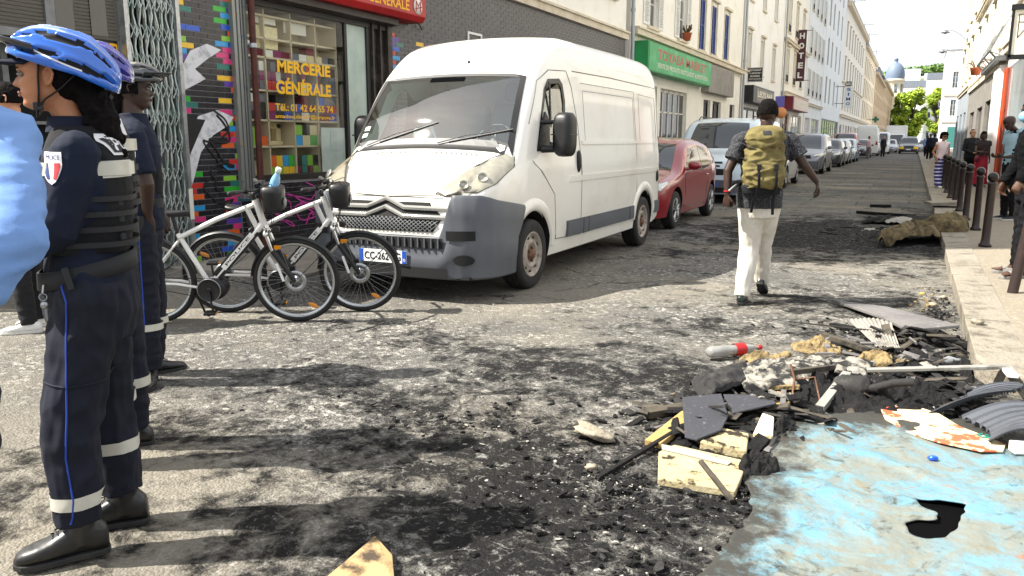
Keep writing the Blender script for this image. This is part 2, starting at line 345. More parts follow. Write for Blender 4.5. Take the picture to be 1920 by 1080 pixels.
# ================================================================ buildings
WC = {}
def win_mesh(kind, w_, h):
 k = (kind, round(w_, 2), round(h, 2))
 if k in WC: return WC[k]
 f = MB(); t = .06
 if kind in ('std', 'dark'):
  f.b2(-.16, -.10, -w_/2, w_/2, 0, t); f.b2(-.16, -.10, -w_/2, w_/2, h-t, h)
  for y in (-w_/2+t/2, 0, w_/2-t/2): f.b2(-.155, -.095, y-t/2, y+t/2, t, h-t)
  for z in (h*.36, h*.68):
   f.b2(-.15, -.105, -w_/2+t, -t/2, z-.015, z+.015); f.b2(-.15, -.105, t/2, w_/2-t, z-.015, z+.015)
 fm = f.mesh('window', 'window_frame' if kind == 'std' else 'dark_metal')
 p = MB(); p.quad((-.135, -w_/2+.02, .02), (-.135, w_/2-.02, .02), (-.135, w_/2-.02, h-.02), (-.135, -w_/2+.02, h-.02)); pm = p.mesh('pane', 'win_glass')
 WC[k] = (fm, pm); return WC[k]
def shut_mesh(w_, h, mat):
 k = ('s', round(w_, 2), round(h, 2), mat)
 if k in WC: return WC[k]
 f = MB(); d = .035; t = .055
 f.b2(0, d, 0, t, 0, h); f.b2(0, d, w_-t, w_, 0, h); f.b2(0, d, t, w_-t, 0, t); f.b2(0, d, t, w_-t, h-t, h); f.b2(0, d, t, w_-t, h*.5-t/2, h*.5+t/2)
 nsl = int(h/.075)
 for i in range(1, nsl): f.box((d*.5, w_/2, h*i/nsl), (.03, w_-2*t, .05), (0, R(35), 0))
 WC[k] = f.mesh('shutter', mat); return WC[k]
def building(name, Y0, Y1, H, mat, wins, label, X=-7.5, side=1, z0=0, depth=10, ledges=(), roof='zinc', parapet=True, holes=(), xoff=0, roofh=1.8, lmat='stone_trim'):
 """wins: list of dicts (ys, zs, w, h, kind, shut). Empty at the base; +X local faces the street"""
 root = empty(name, (X, 0, 0), 0, label, 'building')
 s = side; wl = MB(); hs = list(holes)
 for d in wins:
  for y in d['ys']:
   for z in d['zs']: hs.append((y-d['w']/2, y+d['w']/2, z, z+d['h']))
 ys = sorted({Y0, Y1}|{v for h in hs for v in h[:2]}); zs = sorted({z0, H}|{v for h in hs for v in h[2:]})
 for i in range(len(ys)-1):
  for j in range(len(zs)-1):
   a, b, c, d = ys[i], ys[i+1], zs[j], zs[j+1]; my, mz = (a+b)/2, (c+d)/2
   if any(h[0] < my < h[1] and h[2] < mz < h[3] for h in hs): continue
   wl.quad((xoff, a, c), (xoff, b, c), (xoff, b, d), (xoff, a, d))
 for a, b, c, d in hs:
  D = -.2*s
  wl.quad((xoff, a, c), (D, a, c), (D, a, d), (xoff, a, d)); wl.quad((xoff, b, c), (D, b, c), (D, b, d), (xoff, b, d)); wl.quad((xoff, a, c), (xoff, b, c), (D, b, c), (D, a, c)); wl.quad((xoff, a, d), (xoff, b, d), (D, b, d), (D, a, d))
 B = -depth*s
 wl.quad((xoff, Y0, z0), (B, Y0, z0), (B, Y0, H), (xoff, Y0, H)); wl.quad((xoff, Y1, z0), (B, Y1, z0), (B, Y1, H), (xoff, Y1, H)); wl.quad((B, Y0, z0), (B, Y1, z0), (B, Y1, H), (B, Y0, H))
 wl.build('wall', mat, root)
 rf = MB()
 if roofh: rf.prism([(.12*s, Y0+.01, H), (B, Y0+.01, H), (B+1.2*s, Y0+.01, H+roofh), (-1.3*s, Y0+.01, H+roofh)], (0, Y1-Y0-.02, 0)); rf.build('roof', roof, root)
 else: rf.b2(B, .1*s, Y0, Y1, H, H+.12); rf.build('roof', roof, root)
 if roofh and Y1-Y0 > 6:
  c = MB(); c.b2(-2.6*s, -1.7*s, Y1-.9, Y1-.35, H+.5, H+roofh+1.3)
  for k in range(3): c.cyl((-2.4*s+.25*k*s, Y1-.62, H+roofh+1.3), (-2.4*s+.25*k*s, Y1-.62, H+roofh+1.7), .09, 8)
  c.build('chimney', 'tan_wall', root)
 for z, hh, pr in ledges: lg = MB(); lg.b2(.002*s, pr*s, Y0+.01, Y1-.01, z, z+hh); lg.b2(.002*s, (pr+.05)*s, Y0+.01, Y1-.01, z+hh-.003, z+hh+.05); lg.build('cornice', lmat, root)
 tab = []
 for d in wins:
  kd = d.get('kind', 'std'); fm, pm = win_mesh(kd, d['w'], d['h'])
  for y in d['ys']:
   for z in d['zs']:
    o = link('window', fm, root, (0, y, z));
    if s < 0: o.rotation_euler = (0, 0, math.pi)
    link('pane', pm, o)
    if d.get('sill', True):
     k_ = ('sill', d['w'], d['h'], bool(d.get('hood')), lmat)
     if k_ not in WC:
      q = MB(); q.b2(.002, .09, -d['w']/2-.08, d['w']/2+.08, -.09, -.012)
      if d.get('hood'): q.b2(.002, .13, -d['w']/2-.12, d['w']/2+.12, d['h']+.14, d['h']+.24); q.b2(.002, .03, -d['w']/2-.1, -d['w']/2-.01, 0, d['h']+.14); q.b2(.002, .03, d['w']/2+.01, d['w']/2+.1, 0, d['h']+.14)
      WC[k_] = q.mesh('surround', lmat)
     link('surround', WC[k_], o)
    if d.get('shut'):
     sw = d['w']*.5; sm = shut_mesh(sw, d['h'], d['shut'])
     if d.get('closed'):
      for yy in (-sw, 0): q = link('shutter', sm, root, (-.06, y+yy, z))
     else:
      for yy in (-d['w']/2-sw-.02, d['w']/2+.02):
       q = link('shutter', sm, root, (.012*s, y+yy, z))
       if s < 0: q.scale = (-1, 1, 1)
 return root
def railings(root, ys, zs, w_, s=1, mat='dark_metal'):
 k = ('rail', w_)
 if k not in WC:
  r = MB();
  for z in (.02, .42): r.b2(.02, .04, -w_/2, w_/2, z, z+.02)
  for i in range(int(w_/.11)+1): y = -w_/2+.01+i*(w_-.02)/int(w_/.11); r.b2(.022, .034, y-.006, y+.006, .04, .42)
  WC[k] = r.mesh('railing', mat)
 for y in ys:
  for z in zs: o = link('railing', WC[k], root, (0, y, z)); o.scale = (s, 1, 1)
DW = lambda ys, zs, w_=1.0, h=1.9, **k: dict(ys=ys, zs=zs, w=w_, h=h, **k)
# L1: the shop building (ground floor built separately below)
L1 = building('corner_shop_building', 6.1, 22.35, 15, 'cream', [DW([8, 10.6, 13.2, 15.8, 18.4, 20.9], [5.2, 8.2, 11.3], 1.0, 1.9)], 'cream walled building above the dark tiled shopfronts and red awning', ledges=[(4.2, .16, .1)], z0=4.32, depth=11)
# L2
L2 = building('shuttered_building', 22.75, 39.1, 15, 'cream', [DW([24.9, 28.4], [4.85, 7.9, 11], 1.0, 1.95, shut='shutter_white'), DW([31.25, 33.2, 35.6], [4.78, 7.9, 11], .95, 1.85, shut='blue_door', closed=True, hood=True), DW([37.6], [7.9, 11], .9, 1.8)],
 'cream building with white shutters, three tall blue shutters and the green shop sign', ledges=[(4.42, .16, .22), (14.5, .3, .3)], holes=[(23.4, 25.6, .15, 3.1), (26.0, 29.4, .3, 3.1), (32.0, 33.2, .1, 3.0), (33.6, 35.2, .1, 3.0), (37.0, 38.1, .1, 3.0)], xoff=0)
L3 = building('white_building', 39.5, 51.8, 15.5, 'white_wall', [DW([40.9, 44.6, 48.4], [4.75, 8.0, 11.2], .85, 1.75, hood=True)], 'plain white building with narrow windows beside the black projecting sign', ledges=[(14.9, .3, .3)], holes=[(40.2, 45.6, .2, 3.0), (46.6, 51.2, .2, 3.0)])
L4 = building('hotel_building', 52.0, 63.5, 16, 'cream', [DW([53.9, 57.2, 60.6], [5.0, 8.0, 11.2], 1.05, 2.0, hood=True)], 'cream stone hotel building with window mouldings behind the vertical hotel sign', ledges=[(4.1, .22, .3), (7.3, .15, .2), (15.4, .35, .35)], holes=[(53, 56, .1, 3.1), (57, 62.5, .1, 3.1)])
railings(L4, [53.9, 57.2, 60.6], [5.0, 8.0, 11.2], 1.05)
L5 = building('white_shuttered_building', 63.8, 75.5, 15.2, 'white_cool', [DW([65.5, 68.3, 71.1, 73.9], [4.8, 7.8, 10.9], .95, 1.9, shut='shutter_white')], 'white building with white louvred shutters beyond the hotel', ledges=[(4.0, .14, .16), (14.7, .25, .3)], holes=[(64.6, 68, .1, 3.1), (69, 74.5, .1, 3.1)])
railings(L5, [65.5, 68.3, 71.1, 73.9], [4.8, 7.8, 10.9], .95)
L6 = building('modern_white_building', 75.7, 94.8, 17, 'white_cool', [DW([78.6, 82.0, 86.4, 90.5], [4.7, 8.0, 11.35, 14.5], 1.2, 2.3, kind='dark', sill=False)], 'modern white building with rows of tall dark windows', roofh=0, depth=9, holes=[(76.5, 94, .1, 3.3)])
L7 = building('long_cream_building', 95.0, 132, 16, 'cream', [DW([97.4+4.2*i for i in range(8)], [4.8, 8.0, 11.6], 1.2, 2.2, hood=True, kind='dark')], 'long cream building behind the bar sign, tallest roof edge on the street', ledges=[(3.9, .25, .25), (7.5, .12, .12), (15.4, .45, .45)], roof='slate', holes=[(96+4.2*i, 98.6+4.2*i, .1, 3.1) for i in range(8)])
L8 = building('pale_green_building', 132.2, 168, 15.2, 'cream2', [DW([135+4.6*i for i in range(7)], [4.8, 8.0, 11.2], 1.4, 2.2, hood=True, kind='dark')], 'cream building with pale shutters below the attic dormer', ledges=[(3.9, .25, .25), (14.7, .4, .4)], roof='slate', roofh=3.4)
L9 = building('tan_building', 168.5, 214, 14, 'tan_wall', [DW([171.5+5.6*i for i in range(8)], [4.8, 8.2, 11.2], 1.8, 2.1, kind='dark')], 'tan building behind the green pharmacy cross', ledges=[(3.9, .25, .25), (13.5, .4, .5)], roof='slate', roofh=3)
L10 = building('far_tan_building', 214.5, 290, 15.5, 'tan_wall', [DW([219+8*i for i in range(9)], [5, 8.5, 12], 2.6, 2.3, kind='dark')], 'far tan building row ending in front of the green tree', ledges=[(4, .3, .3), (15, .5, .6)], roof='slate', roofh=3)
M('pale_green', 'cfd6c4', .8)
# R buildings: the front faces -X
R1 = building('signboard_building', 18.0, 30.2, 13.5, 'cream', [DW([24, 27.6], [5.4, 8.6, 11.2], 1.1, 1.9)], 'cream building above the orange framed shopfront', X=2.4, side=-1, ledges=[(4.05, .2, .15)], holes=[(22.6, 27.0, .2, 3.6), (27.3, 29.0, .2, 3.6)])
R2 = building('grey_front_building', 30.4, 47.6, 14.5, 'cream', [DW([33, 37, 41, 45], [4.6, 7.9, 10.9], 1.1, 1.9, hood=True, kind='dark')], 'cream building over a wide grey shopfront with dark doorways', X=2.4, side=-1, ledges=[(3.9, .1, .14), (7.2, .12, .14)])
R3 = building('blue_grey_front_building', 47.9, 60.5, 14.0, 'cream2', [DW([50.5, 54.2, 58], [4.8, 8.1, 11], 1.3, 1.9, hood=True, kind='dark')], 'cream building over a blue grey shopfront', X=2.4, side=-1, ledges=[(4.0, .14, .16), (13.2, .3, .3)])
# white building closing the right side, front faces the camera (-Y)
def front_building(name, X0, X1, Y, H, mat, wins, label, doors=(), depth=14, roofh=1.5, roof='zinc'):
 root = empty(name, (X0, Y, 0), 0, label, 'building'); wl = MB(); hs = [(x-d['w']/2, x+d['w']/2, z, z+d['h']) for d in wins for x in d['ys'] for z in d['zs']]; W_ = X1-X0
 ys = sorted({0, W_}|{v for h in hs for v in h[:2]}); zs = sorted({0, H}|{v for h in hs for v in h[2:]})
 for i in range(len(ys)-1):
  for j in range(len(zs)-1):
   a, b, c, d = ys[i], ys[i+1], zs[j], zs[j+1]
   if any(h[0] < (a+b)/2 < h[1] and h[2] < (c+d)/2 < h[3] for h in hs): continue
   wl.quad((a, 0, c), (b, 0, c), (b, 0, d), (a, 0, d))
 for a, b, c, d in hs: wl.quad((a, 0, c), (a, .2, c), (a, .2, d), (a, 0, d)); wl.quad((b, 0, c), (b, .2, c), (b, .2, d), (b, 0, d)); wl.quad((a, 0, c), (b, 0, c), (b, .2, c), (a, .2, c)); wl.quad((a, 0, d), (b, 0, d), (b, .2, d), (a, .2, d))
 wl.quad((0, 0, 0), (0, depth, 0), (0, depth, H), (0, 0, H)); wl.quad((W_, 0, 0), (W_, depth, 0), (W_, depth, H), (W_, 0, H)); wl.quad((0, depth, 0), (W_, depth, 0), (W_, depth, H), (0, depth, H)); wl.build('wall', mat, root)
 r = MB(); r.prism([(-.1, -.15, H), (-.1, depth, H), (-.1, depth-2, H+roofh), (-.1, 1.5, H+roofh)], (W_+.2, 0, 0)); r.build('roof', roof, root)
 for d in wins:
  fm, pm = win_mesh(d.get('kind', 'std'), d['w'], d['h'])
  for x in d['ys']:
   for z in d['zs']: o = link('window', fm, root, (x, 0, z)); o.rotation_euler = (0, 0, R(-90)); link('pane', pm, o)
 for z in (4.2, 8.4): l = MB(); l.b2(0, W_, -.14, -.002, z, z+.2); l.build('cornice', 'stone_trim', root)
 return root
R5 = front_building('white_corner_building', 3.6, 14.0, 150, 15.6, 'white_wall', [DW([1.5, 3.5, 5.6, 7.8], [5.2, 9.6], .8, 2.6)], 'white corner building facing down the street behind the striped trousers', roofh=.6)
for B_, y0 in ((L7, 104), (L7, 121), (L8, 146), (L8, 160), (L9, 190)):
 q = MB(); zr = 17.4; q.cyl((-1.2, y0, zr-1.5), (-1.2, y0, zr+2.6), .04, 5); q.cyl((-2.2, y0, zr+2.3), (.2, y0, zr+2.3), .03, 5)
 for i in range(6): q.cyl((-2.1+.42*i, y0-.35, zr+2.3), (-2.1+.42*i, y0+.35, zr+2.3), .025, 4)
 q.build('antenna', 'grey_metal', B_)
dd = MB(); dd.b2(1.0, 2.1, -.03, -.004, .2, 3.5); dd.build('door', M('teal_door', '3d7f7a', .6), R5)
FB = [(-9, 2, 330, 20, 'white_wall', 'pale apartment block behind the tree, left one'), (2.5, 12, 345, 23.5, 'white_cool', 'pale apartment block behind the tree, right one')]
for x0, x1, y, H, mt, lb in FB: front_building('apartment_block', x0, x1, y, H, mt, [DW([1.5+2.2*i for i in range(int((x1-x0)/2.3))], [3, 6.3, 9.6, 12.9, 16.2], .9, 2.0, kind='dark')], lb, roof='slate', roofh=2.5)
# ================================================================ shopfronts of the near left building
def fit_text(body, Y0, Y1, z0, z1, X, mat, parent=None, side=1, ext=.004, bold=0, origin=(0, 0, 0), shear=0, name='lettering'):
 """flat lettering on a wall at X facing side*X, from Y0 to Y1 (reading direction is +Y for side 1, -Y for side -1)"""
 cu = bpy.data.curves.new('t', 'FONT'); cu.body = body; cu.size = 1; cu.extrude = 0; cu.offset = bold; cu.shear = shear; cu.resolution_u = 3
 o = bpy.data.objects.new('t', cu); COL.objects.link(o); me = eval_mesh(o, name); bpy.data.objects.remove(o)
 xs = [v.co.x for v in me.vertices]; ys = [v.co.y for v in me.vertices]; a, b, c, d = min(xs), max(xs), min(ys), max(ys)
 for v in me.vertices:
  u = (v.co.x-a)/(b-a); t = (v.co.y-c)/(d-c)
  y = Y0+(Y1-Y0)*u if side == 1 else Y1-(Y1-Y0)*u
  v.co = (X+ext*side-origin[0], y-origin[1], z0+(z1-z0)*t-origin[2])
 me.materials.clear(); me.materials.append(MATS[mat] if isinstance(mat, str) else mat); me.update()
 return link(name, me, parent)
def fit_text_x(body, X0, X1, z0, z1, Y, mat, parent=None, bold=0, origin=(0, 0, 0), name='lettering'):
 """lettering facing -Y"""
 q = fit_text(body, X0, X1, z0, z1, 0, mat, parent, 1, 0, bold, name=name)
 for v in q.data.vertices: v.co = (v.co.y-origin[0], Y-.004-origin[1], v.co.z-origin[2])
 return q
for a in (('tile_black', '232327', .25, 0, (4, '34343a', .4, .7)), ('tile_dark', '3b3a3f', .4, 0, (2, '4b494c', .4, .7)), ('grout', '8f8f94', .8), ('t_green', '2fae2f', .3), ('t_lime', '8ac43c', .3), ('t_orange', 'e2622a', .3), ('t_red', 'c9342c', .3), ('t_pink', 'd9387e', .3), ('t_yellow', 'efc12c', .3),
    ('t_blue', '1f57c4', .3), ('t_cyan', '2a9bd8', .3), ('t_purple', '5d3a9e', .3), ('t_teal', '23756a', .3), ('spray_white', 'e2e2e2', .6), ('spray_black', '151518', .6), ('spray_pink', 'c2379b', .6), ('shutter_steel', '6e6a64', .5, .2), ('gate_steel', 'b3bcb8', .35, .6, (3, '6f8a80', .5, .75)),
    ('letter_yellow', 'f5b301', .5), ('board_green', 'c3d3c8', .6, 0, (3, 'a9bcb0', .4, .7)), ('shelf_wood', 'cfc0a0', .7), ('shop_back', 'b8a785', .9, 0, (3, '8a7c66', .4, .6)), ('cardboard', 'd9c99d', .8), ('paper', 'e6e2d4', .8), ('glass_letter', 'ffc400', .5), ('cream_letter', 'f3dc92', .5), ('grey_cloth', '74747c', .9), ('wine_cloth', '6d1f33', .9), ('mauve_cloth', '8a3a63', .9)): M(*a)
PAL = ['t_green', 't_lime', 't_orange', 't_red', 't_pink', 't_yellow', 't_blue', 't_cyan', 't_purple', 't_teal']
def tiled(name, Y0, Y1, z0, z1, tw, th, pick, label, X=-7.5, extra=None, grout='grout', base='tile_black', cat='wall', seed=1, gap=.009, backd=.3):
 root = empty(name, (X, Y0, 0), 0, label, cat); mats = [base]+PAL; m = MB(); rr = random.Random(seed)
 nz_ = int(round((z1-z0)/th)); ny = max(1, int(round((Y1-Y0)/tw)))
 for j in range(nz_):
  off = (.5 if j % 2 else 0)*tw
  y = -off
  while y < Y1-Y0-.001:
   a, b = max(0, y), min(Y1-Y0, y+tw); y += tw
   if b-a < .02: continue
   k = pick((a+b)/2, z0+(j+.5)*th, rr)
   m.cm = mats.index(k) if k else 0
   e = rr.uniform(0, .002)
   m.b2(-.01, .012+e, a+gap/2, b-gap/2, z0+j*th+gap/2, z0+(j+1)*th-gap/2)
 m.build('tiles', mats, root); g_ = MB(); g_.b2(-backd, .006, 0, Y1-Y0, z0, z1); g_.build('wall_core', grout, root)
 return root
# --- colourful tiled pier with graffiti
def pick1(y, z, r):
 if y < .26: return r.choice(PAL) if r.random() < .62 else None
 if y > .68: return r.choice(PAL) if r.random() < .8 else None
 return r.choice(['t_blue', 't_green']) if r.random() < .04 else None
pier = tiled('tiled_pier', 6.6, 7.48, .03, 3.4, .21, .066, pick1, 'dark tiled pier with bright coloured tiles and black graffiti beside the lattice gate')
M('graf_w', 'dedee2', .7, 0, (6, '8c8c95', .5, .7))
gr = MB()
def blobpoly(pts, x=.018): gr.poly([(x, a, b) for a, b in pts])
blobpoly([(.03, 2.15), (.25, 2.45), (.5, 2.55), (.72, 2.5), (.5, 2.38), (.3, 2.25), (.45, 2.15), (.3, 2.08), (.12, 2.0), (.06, 1.7), (-.02, 1.75), (.02, 2.0)]); gr.build('graffiti', 'graf_w', pier)
gr = MB(); blobpoly([(.0, 1.2), (.1, 1.45), (.3, 1.72), (.6, 1.8), (.85, 1.72), (.75, 1.62), (.5, 1.5), (.3, 1.3), (.15, .95), (.05, .8)]); gr.build('graffiti', 'graf_w', pier)
rg_ = random.Random(5)
def squiggle(n, y0, y1, z0, z1, r, mat, parent, x=.026, amp=.18):
 m = MB(); pts = []
 for i in range(n):
  t = i/(n-1); a = t*math.pi*2*n/9
  pts.append((x, (y0+y1)/2+math.sin(a)*amp*(.5+rg_.random())+rg_.uniform(-.03, .03), z1+(z0-z1)*t+math.cos(a*1.3)*.09))
 sm = []
 for i in range(len(pts)-1):
  for k in range(4): t = k/4; sm.append(tuple(pts[i][c]*(1-t)+pts[i+1][c]*t for c in range(3)))
 sm = [sm[0]]+[tuple(sum(sm[j][c] for j in (i-1, i, i+1))/3 for c in range(3)) for i in range(1, len(sm)-1)]+[sm[-1]]
 m.tube(sm, r, 5); m.v = [(x-.004+(v[0]-x)*.15, v[1], v[2]) for v in m.v]; m.build('graffiti', mat, parent)
squiggle(26, .3, .75, .35, 1.7, .013, 'spray_black', pier); squiggle(18, .35, .8, .9, 1.65, .016, 'spray_black', pier)
gr = MB(); blobpoly([(-.0, 1.62), (.1, 1.7), (.4, 1.68), (.28, 1.5), (.12, 1.25), (.05, 1.05)], .021); gr.build('graffiti', 'spray_black', pier)
# --- metal shutter guides and rust brown pipe
sg = MB()
for k, (a, b) in enumerate(((7.47, 7.52), (7.53, 7.57), (7.6, 7.625), (7.64, 7.68))): sg.b2(-7.56, -7.42+.012*(k % 2), a, b, .72, 3.4)
sg.b2(-7.6, -7.46, 7.5, 7.72, .72, 3.4)
solo('shutter_guide', sg, M('graf_metal', '8c8f8c', .45, .4, (7, 'b79a4a', .58, .66), var2=(9, '5a6d8c', .6, .68)), 'painted and scratched grey metal shutter guides beside the tiled pier', 'shutter', bevel=.003)
pp = empty('drainpipe', (-7.36, 7.72, 0), 0, 'rust brown pipe in front of the left edge of the shop window', 'pipe')
q = MB(); q.cyl((0, 0, .03), (0, 0, 4.3), .04, 14); q.build('pipe', 'rust_pipe', pp); q = MB()
for z in (.9, 2.56): q.cyl((0, 0, z), (0, 0, z+.05), .052, 14); q.b2(-.12, 0, -.02, .02, z+.01, z+.04)
q.build('bracket', 'alu', pp)
# --- folding gate
gt = empty('folding_gate', (-7.42, 5.98, 0), 0, 'folded silvery lattice gate left of the tiled pier', 'gate')
q = MB()
for i in range(9):
 y = .03+i*.07; pts = []
 for k in range(40): z = .04+3.3*k/39; pts.append((.012*math.sin(k*1.9+i), y+.012*math.sin(z*14+i*math.pi), z))
 q.tube(pts, (.012), 6)
 q.b2(-.03, -.015, y-.012, y+.012, .04, 3.34)
for i in range(8):
 y = .03+i*.07
 for k in range(11):
  z = .1+k*.3; q.tube([(.016, y, z), (.016, y+.07, z+.14)], .006, 5); q.tube([(.02, y+.07, z), (.02, y, z+.14)], .006, 5)
q.build('lattice', 'gate_steel', gt); q = MB()
for y in (-.03, .63): q.b2(-.05, .05, y-.025, y+.025, .03, 3.4)
for z in (.03, 1.72, 3.34): q.b2(-.035, -.03, 0, .6, z, z+.05)
q.build('gate_post', 'alu', gt)
q = MB(); q.b2(.051, .056, .6, .655, .55, .9); q.build('sticker', 'paper', gt)
dk = MB(); dk.b2(-8.4, -8.3, 3.7, 7.4, .03, 3.4); solo('shop_interior_wall', dk, M('very_dark', '0e0f10', .9), 'dark interior behind the folded lattice gate', 'wall')  # near-black colour stands in for the unlit depth of the shop
# --- hardware shop at the far left: slatted shutter boxes, dark opening, yellow letters
hs = empty('hardware_shopfront', (-7.5, 3.7, 0), 0, 'grey shopfront with slatted shutters and yellow letters behind the officers', 'shopfront')
q = MB()
for z in [2.47+.035*i for i in range(26)]: q.box((.02, 1.12, z), (.03, 2.24, .028), (0, R(25), 0))
q.build('slats', 'shutter_steel', hs)
q = MB(); q.b2(0, .06, 1.42, 1.52, 2.44, 3.4); q.b2(0, .06, .0, 1.5, 2.38, 2.46); q.b2(0, .055, 0, .6, 2.46, 3.4); q.b2(0, .05, 0, .08, .03, 2.4); q.b2(-.05, .03, 2.2, 2.28, .03, 3.4); q.build('shutter_frame', 'grey_metal', hs, bevel=.004)
q = MB(); q.b2(.03, .045, 1.53, 1.72, 2.48, 3.4); q.b2(.03, .045, 1.9, 2.08, 2.48, 3.4); q.build('panel', 'dark_glass', hs)
q = MB(); q.b2(-.06, .01, 1.4, 2.24, 2.2, 2.46); q.build('fascia', 'black_plastic', hs); fit_text('FER', 1.86, 2.27, 2.285, 2.425, .012, 'letter_yellow', hs, bold=.03)
q = MB(); q.b2(-.5, -.42, .1, 2.2, .03, 2.38); q.build('dark_door', 'very_dark', hs)  # near-black sheet: shade of the open shopfront put into colour
q = MB()
for y in (.5, 1.2, 1.9): q.b2(-.4, -.34, y, y+.06, .03, 2.38)
for z in (1.0, 1.6): q.b2(-.38, -.3, .2, 2.1, z, z+.03)
q.build('rack', 'grey_metal', hs)
fl = MB(); fl.b2(-18, -7.55, 3.7, 6.1, 3.9, 4.3); fl.b2(-7.55, -7.42, 3.7, 6.1, 3.4, 4.3); fl.b2(-18, -7.8, 3.6, 3.7, 0, 4.3); solo('low_roof', fl, 'cream', 'low flat cream roof over the grey shopfront', 'roof')
# --- haberdashery window
sw = empty('shop_window', (-7.5, 7.7, 0), 0, 'large shop window with yellow lettering and shelves of coloured boxes', 'shop window')
q = MB(); q.b2(-.06, .03, 0, 2.6, .93, 1.0); q.b2(-.06, .02, -.02, .02, 1, 3.12); q.b2(-.06, .02, 1.97, 2.03, 1, 3.12); q.b2(-.08, .03, 0, 3.1, 3.1, 3.2); q.b2(-.06, .02, 2.5, 2.6, 1, 3.1); q.build('window_frame', M('frame_dark', '2d2c2b', .5, .3), sw, bevel=.004)
q = MB(); q.quad((0, .02, 1), (0, 1.97, 1), (0, 1.97, 3.1), (0, .02, 3.1)); q.build('pane', 'shop_glass', sw)
q = MB(); q.b2(-.05, -.01, 2.03, 2.52, .98, 3.1); q.build('side_board', 'board_green', sw)
q = MB(); q.b2(-.03, -.022, 1.42, 1.95, 1.0, 1.62); q.b2(-.02, -.015, 1.62, 1.82, 1.3, 1.58); q.build('paper_sheet', M('tracing', 'c6d2cc', .6, 0, (4, 'aab8b2', .4, .7)), sw)
LE = dict(parent=sw, origin=(-7.5, 7.7, 0))
fit_text('MERCERIE', 8.27, 9.34, 2.315, 2.475, -7.494, 'glass_letter', bold=.04, ext=0, **LE); fit_text('GÉNÉRALE', 8.23, 9.34, 2.04, 2.255, -7.494, 'glass_letter', bold=.04, ext=0, **LE)
fit_text('Tél.: 01 42 64 55 74', 8.2, 9.37, 1.825, 1.92, -7.494, 'glass_letter', bold=.025, ext=0, **LE); fit_text('amadou.dia367@orange.fr', 8.19, 9.41, 1.715, 1.785, -7.494, 'glass_letter', bold=.02, ext=0, **LE)
q = MB(); q.tube([(.006, 1.5, 2.02), (.006, 1.66, 1.98), (.006, 1.78, 1.9)], (.0015), 4); q.build('flourish', 'glass_letter', sw)
# interior: back wall, ceiling, shelving
q = MB(); q.b2(-1.5, -1.45, -.2, 3.0, .03, 3.3); q.b2(-1.5, -.05, -.2, 3, 3.2, 3.3); q.b2(-1.5, -.03, -.06, -.02, .03, 3.3); q.b2(-1.5, -.07, 2.55, 2.6, .03, 3.3); q.b2(-1.5, -.05, -.1, 2.6, .8, .92); q.build('window_back', 'shop_back', sw)  # pale back colour stands in for the shop's indoor lighting
sh = empty('display_shelf', (-7.5, 7.7, 0), 0, 'wooden display shelving inside the shop window', 'shelf')
q = MB(); SX0, SX1 = -.42, -.12; rr = random.Random(11)
ysx = [.02, .5, 1.0, 1.5, 1.95]; zsx = [.93, 1.36, 1.70, 2.08, 2.5, 2.74, 3.02]
for y in ysx: q.b2(SX0, SX1, y-.01, y+.01, .92, 3.1)
for z in zsx: q.b2(SX0, SX1, .02, 1.95, z-.012, z+.012)
q.b2(SX0-.02, SX0, 0, 1.96, .92, 3.1); q.build('shelving', 'shelf_wood', sh)
ALLB = {}
cols = PAL+['cardboard', 'cardboard', 'black_plastic']
def boxes(i, j, n, rows, hh=.125, pal=cols, depth=.13):
 y0, y1 = ysx[i]+.015, ysx[i+1]-.015; z = zsx[j]+.014; w_ = (y1-y0)/n
 for r in range(rows):
  for k in range(n):
   if r and rr.random() < .18: continue
   m = rr.choice(pal); key = (round(w_, 3), hh, m)
   if key not in ALLB:
    b = MB(); b.b2(-depth/2, depth/2, .004, w_-.004, 0, hh-.004); ALLB[key] = b.mesh('button_box', m)
   o = link('button_box', ALLB[key], None, (-7.5+SX1-.09, 7.7+y0+k*w_, z+r*hh)); tag(o, NAMEC[m]+' square box on the shop window shelves', 'box', 'coloured boxes on the shop shelves')
NAMEC = dict(zip(PAL, ['green', 'lime green', 'orange', 'red', 'pink', 'yellow', 'blue', 'sky blue', 'purple', 'teal'])); NAMEC.update(cardboard='cream', black_plastic='black', grey_cloth='grey', wine_cloth='wine red', mauve_cloth='mauve', paper='off white')
lp = ['t_lime', 't_green', 'cardboard', 't_yellow', 't_cyan', 't_teal', 'black_plastic', 't_orange', 't_lime']
boxes(0, 1, 4, 2, pal=lp); boxes(2, 1, 3, 2, .14, lp); boxes(3, 1, 4, 1, .12, ['t_teal', 'wine_cloth', 'paper']); boxes(1, 0, 4, 2, .15, lp); boxes(2, 0, 4, 2, .15, ['black_plastic', 't_lime', 't_teal', 'wine_cloth', 't_lime']); boxes(3, 0, 3, 2, .16, ['t_teal', 't_lime', 'wine_cloth'])
cl = ['grey_cloth', 'wine_cloth', 'mauve_cloth', 'black_plastic', 'paper', 't_red', 'grey_cloth', 't_blue']
for i in range(4): boxes(i, 2, 3, 3, .11, cl); boxes(i, 3, 5, 3, .12, cl); boxes(i, 4, 3, 1 if i % 2 else 2, .09, cl[:5]+['cardboard', 'cardboard'])
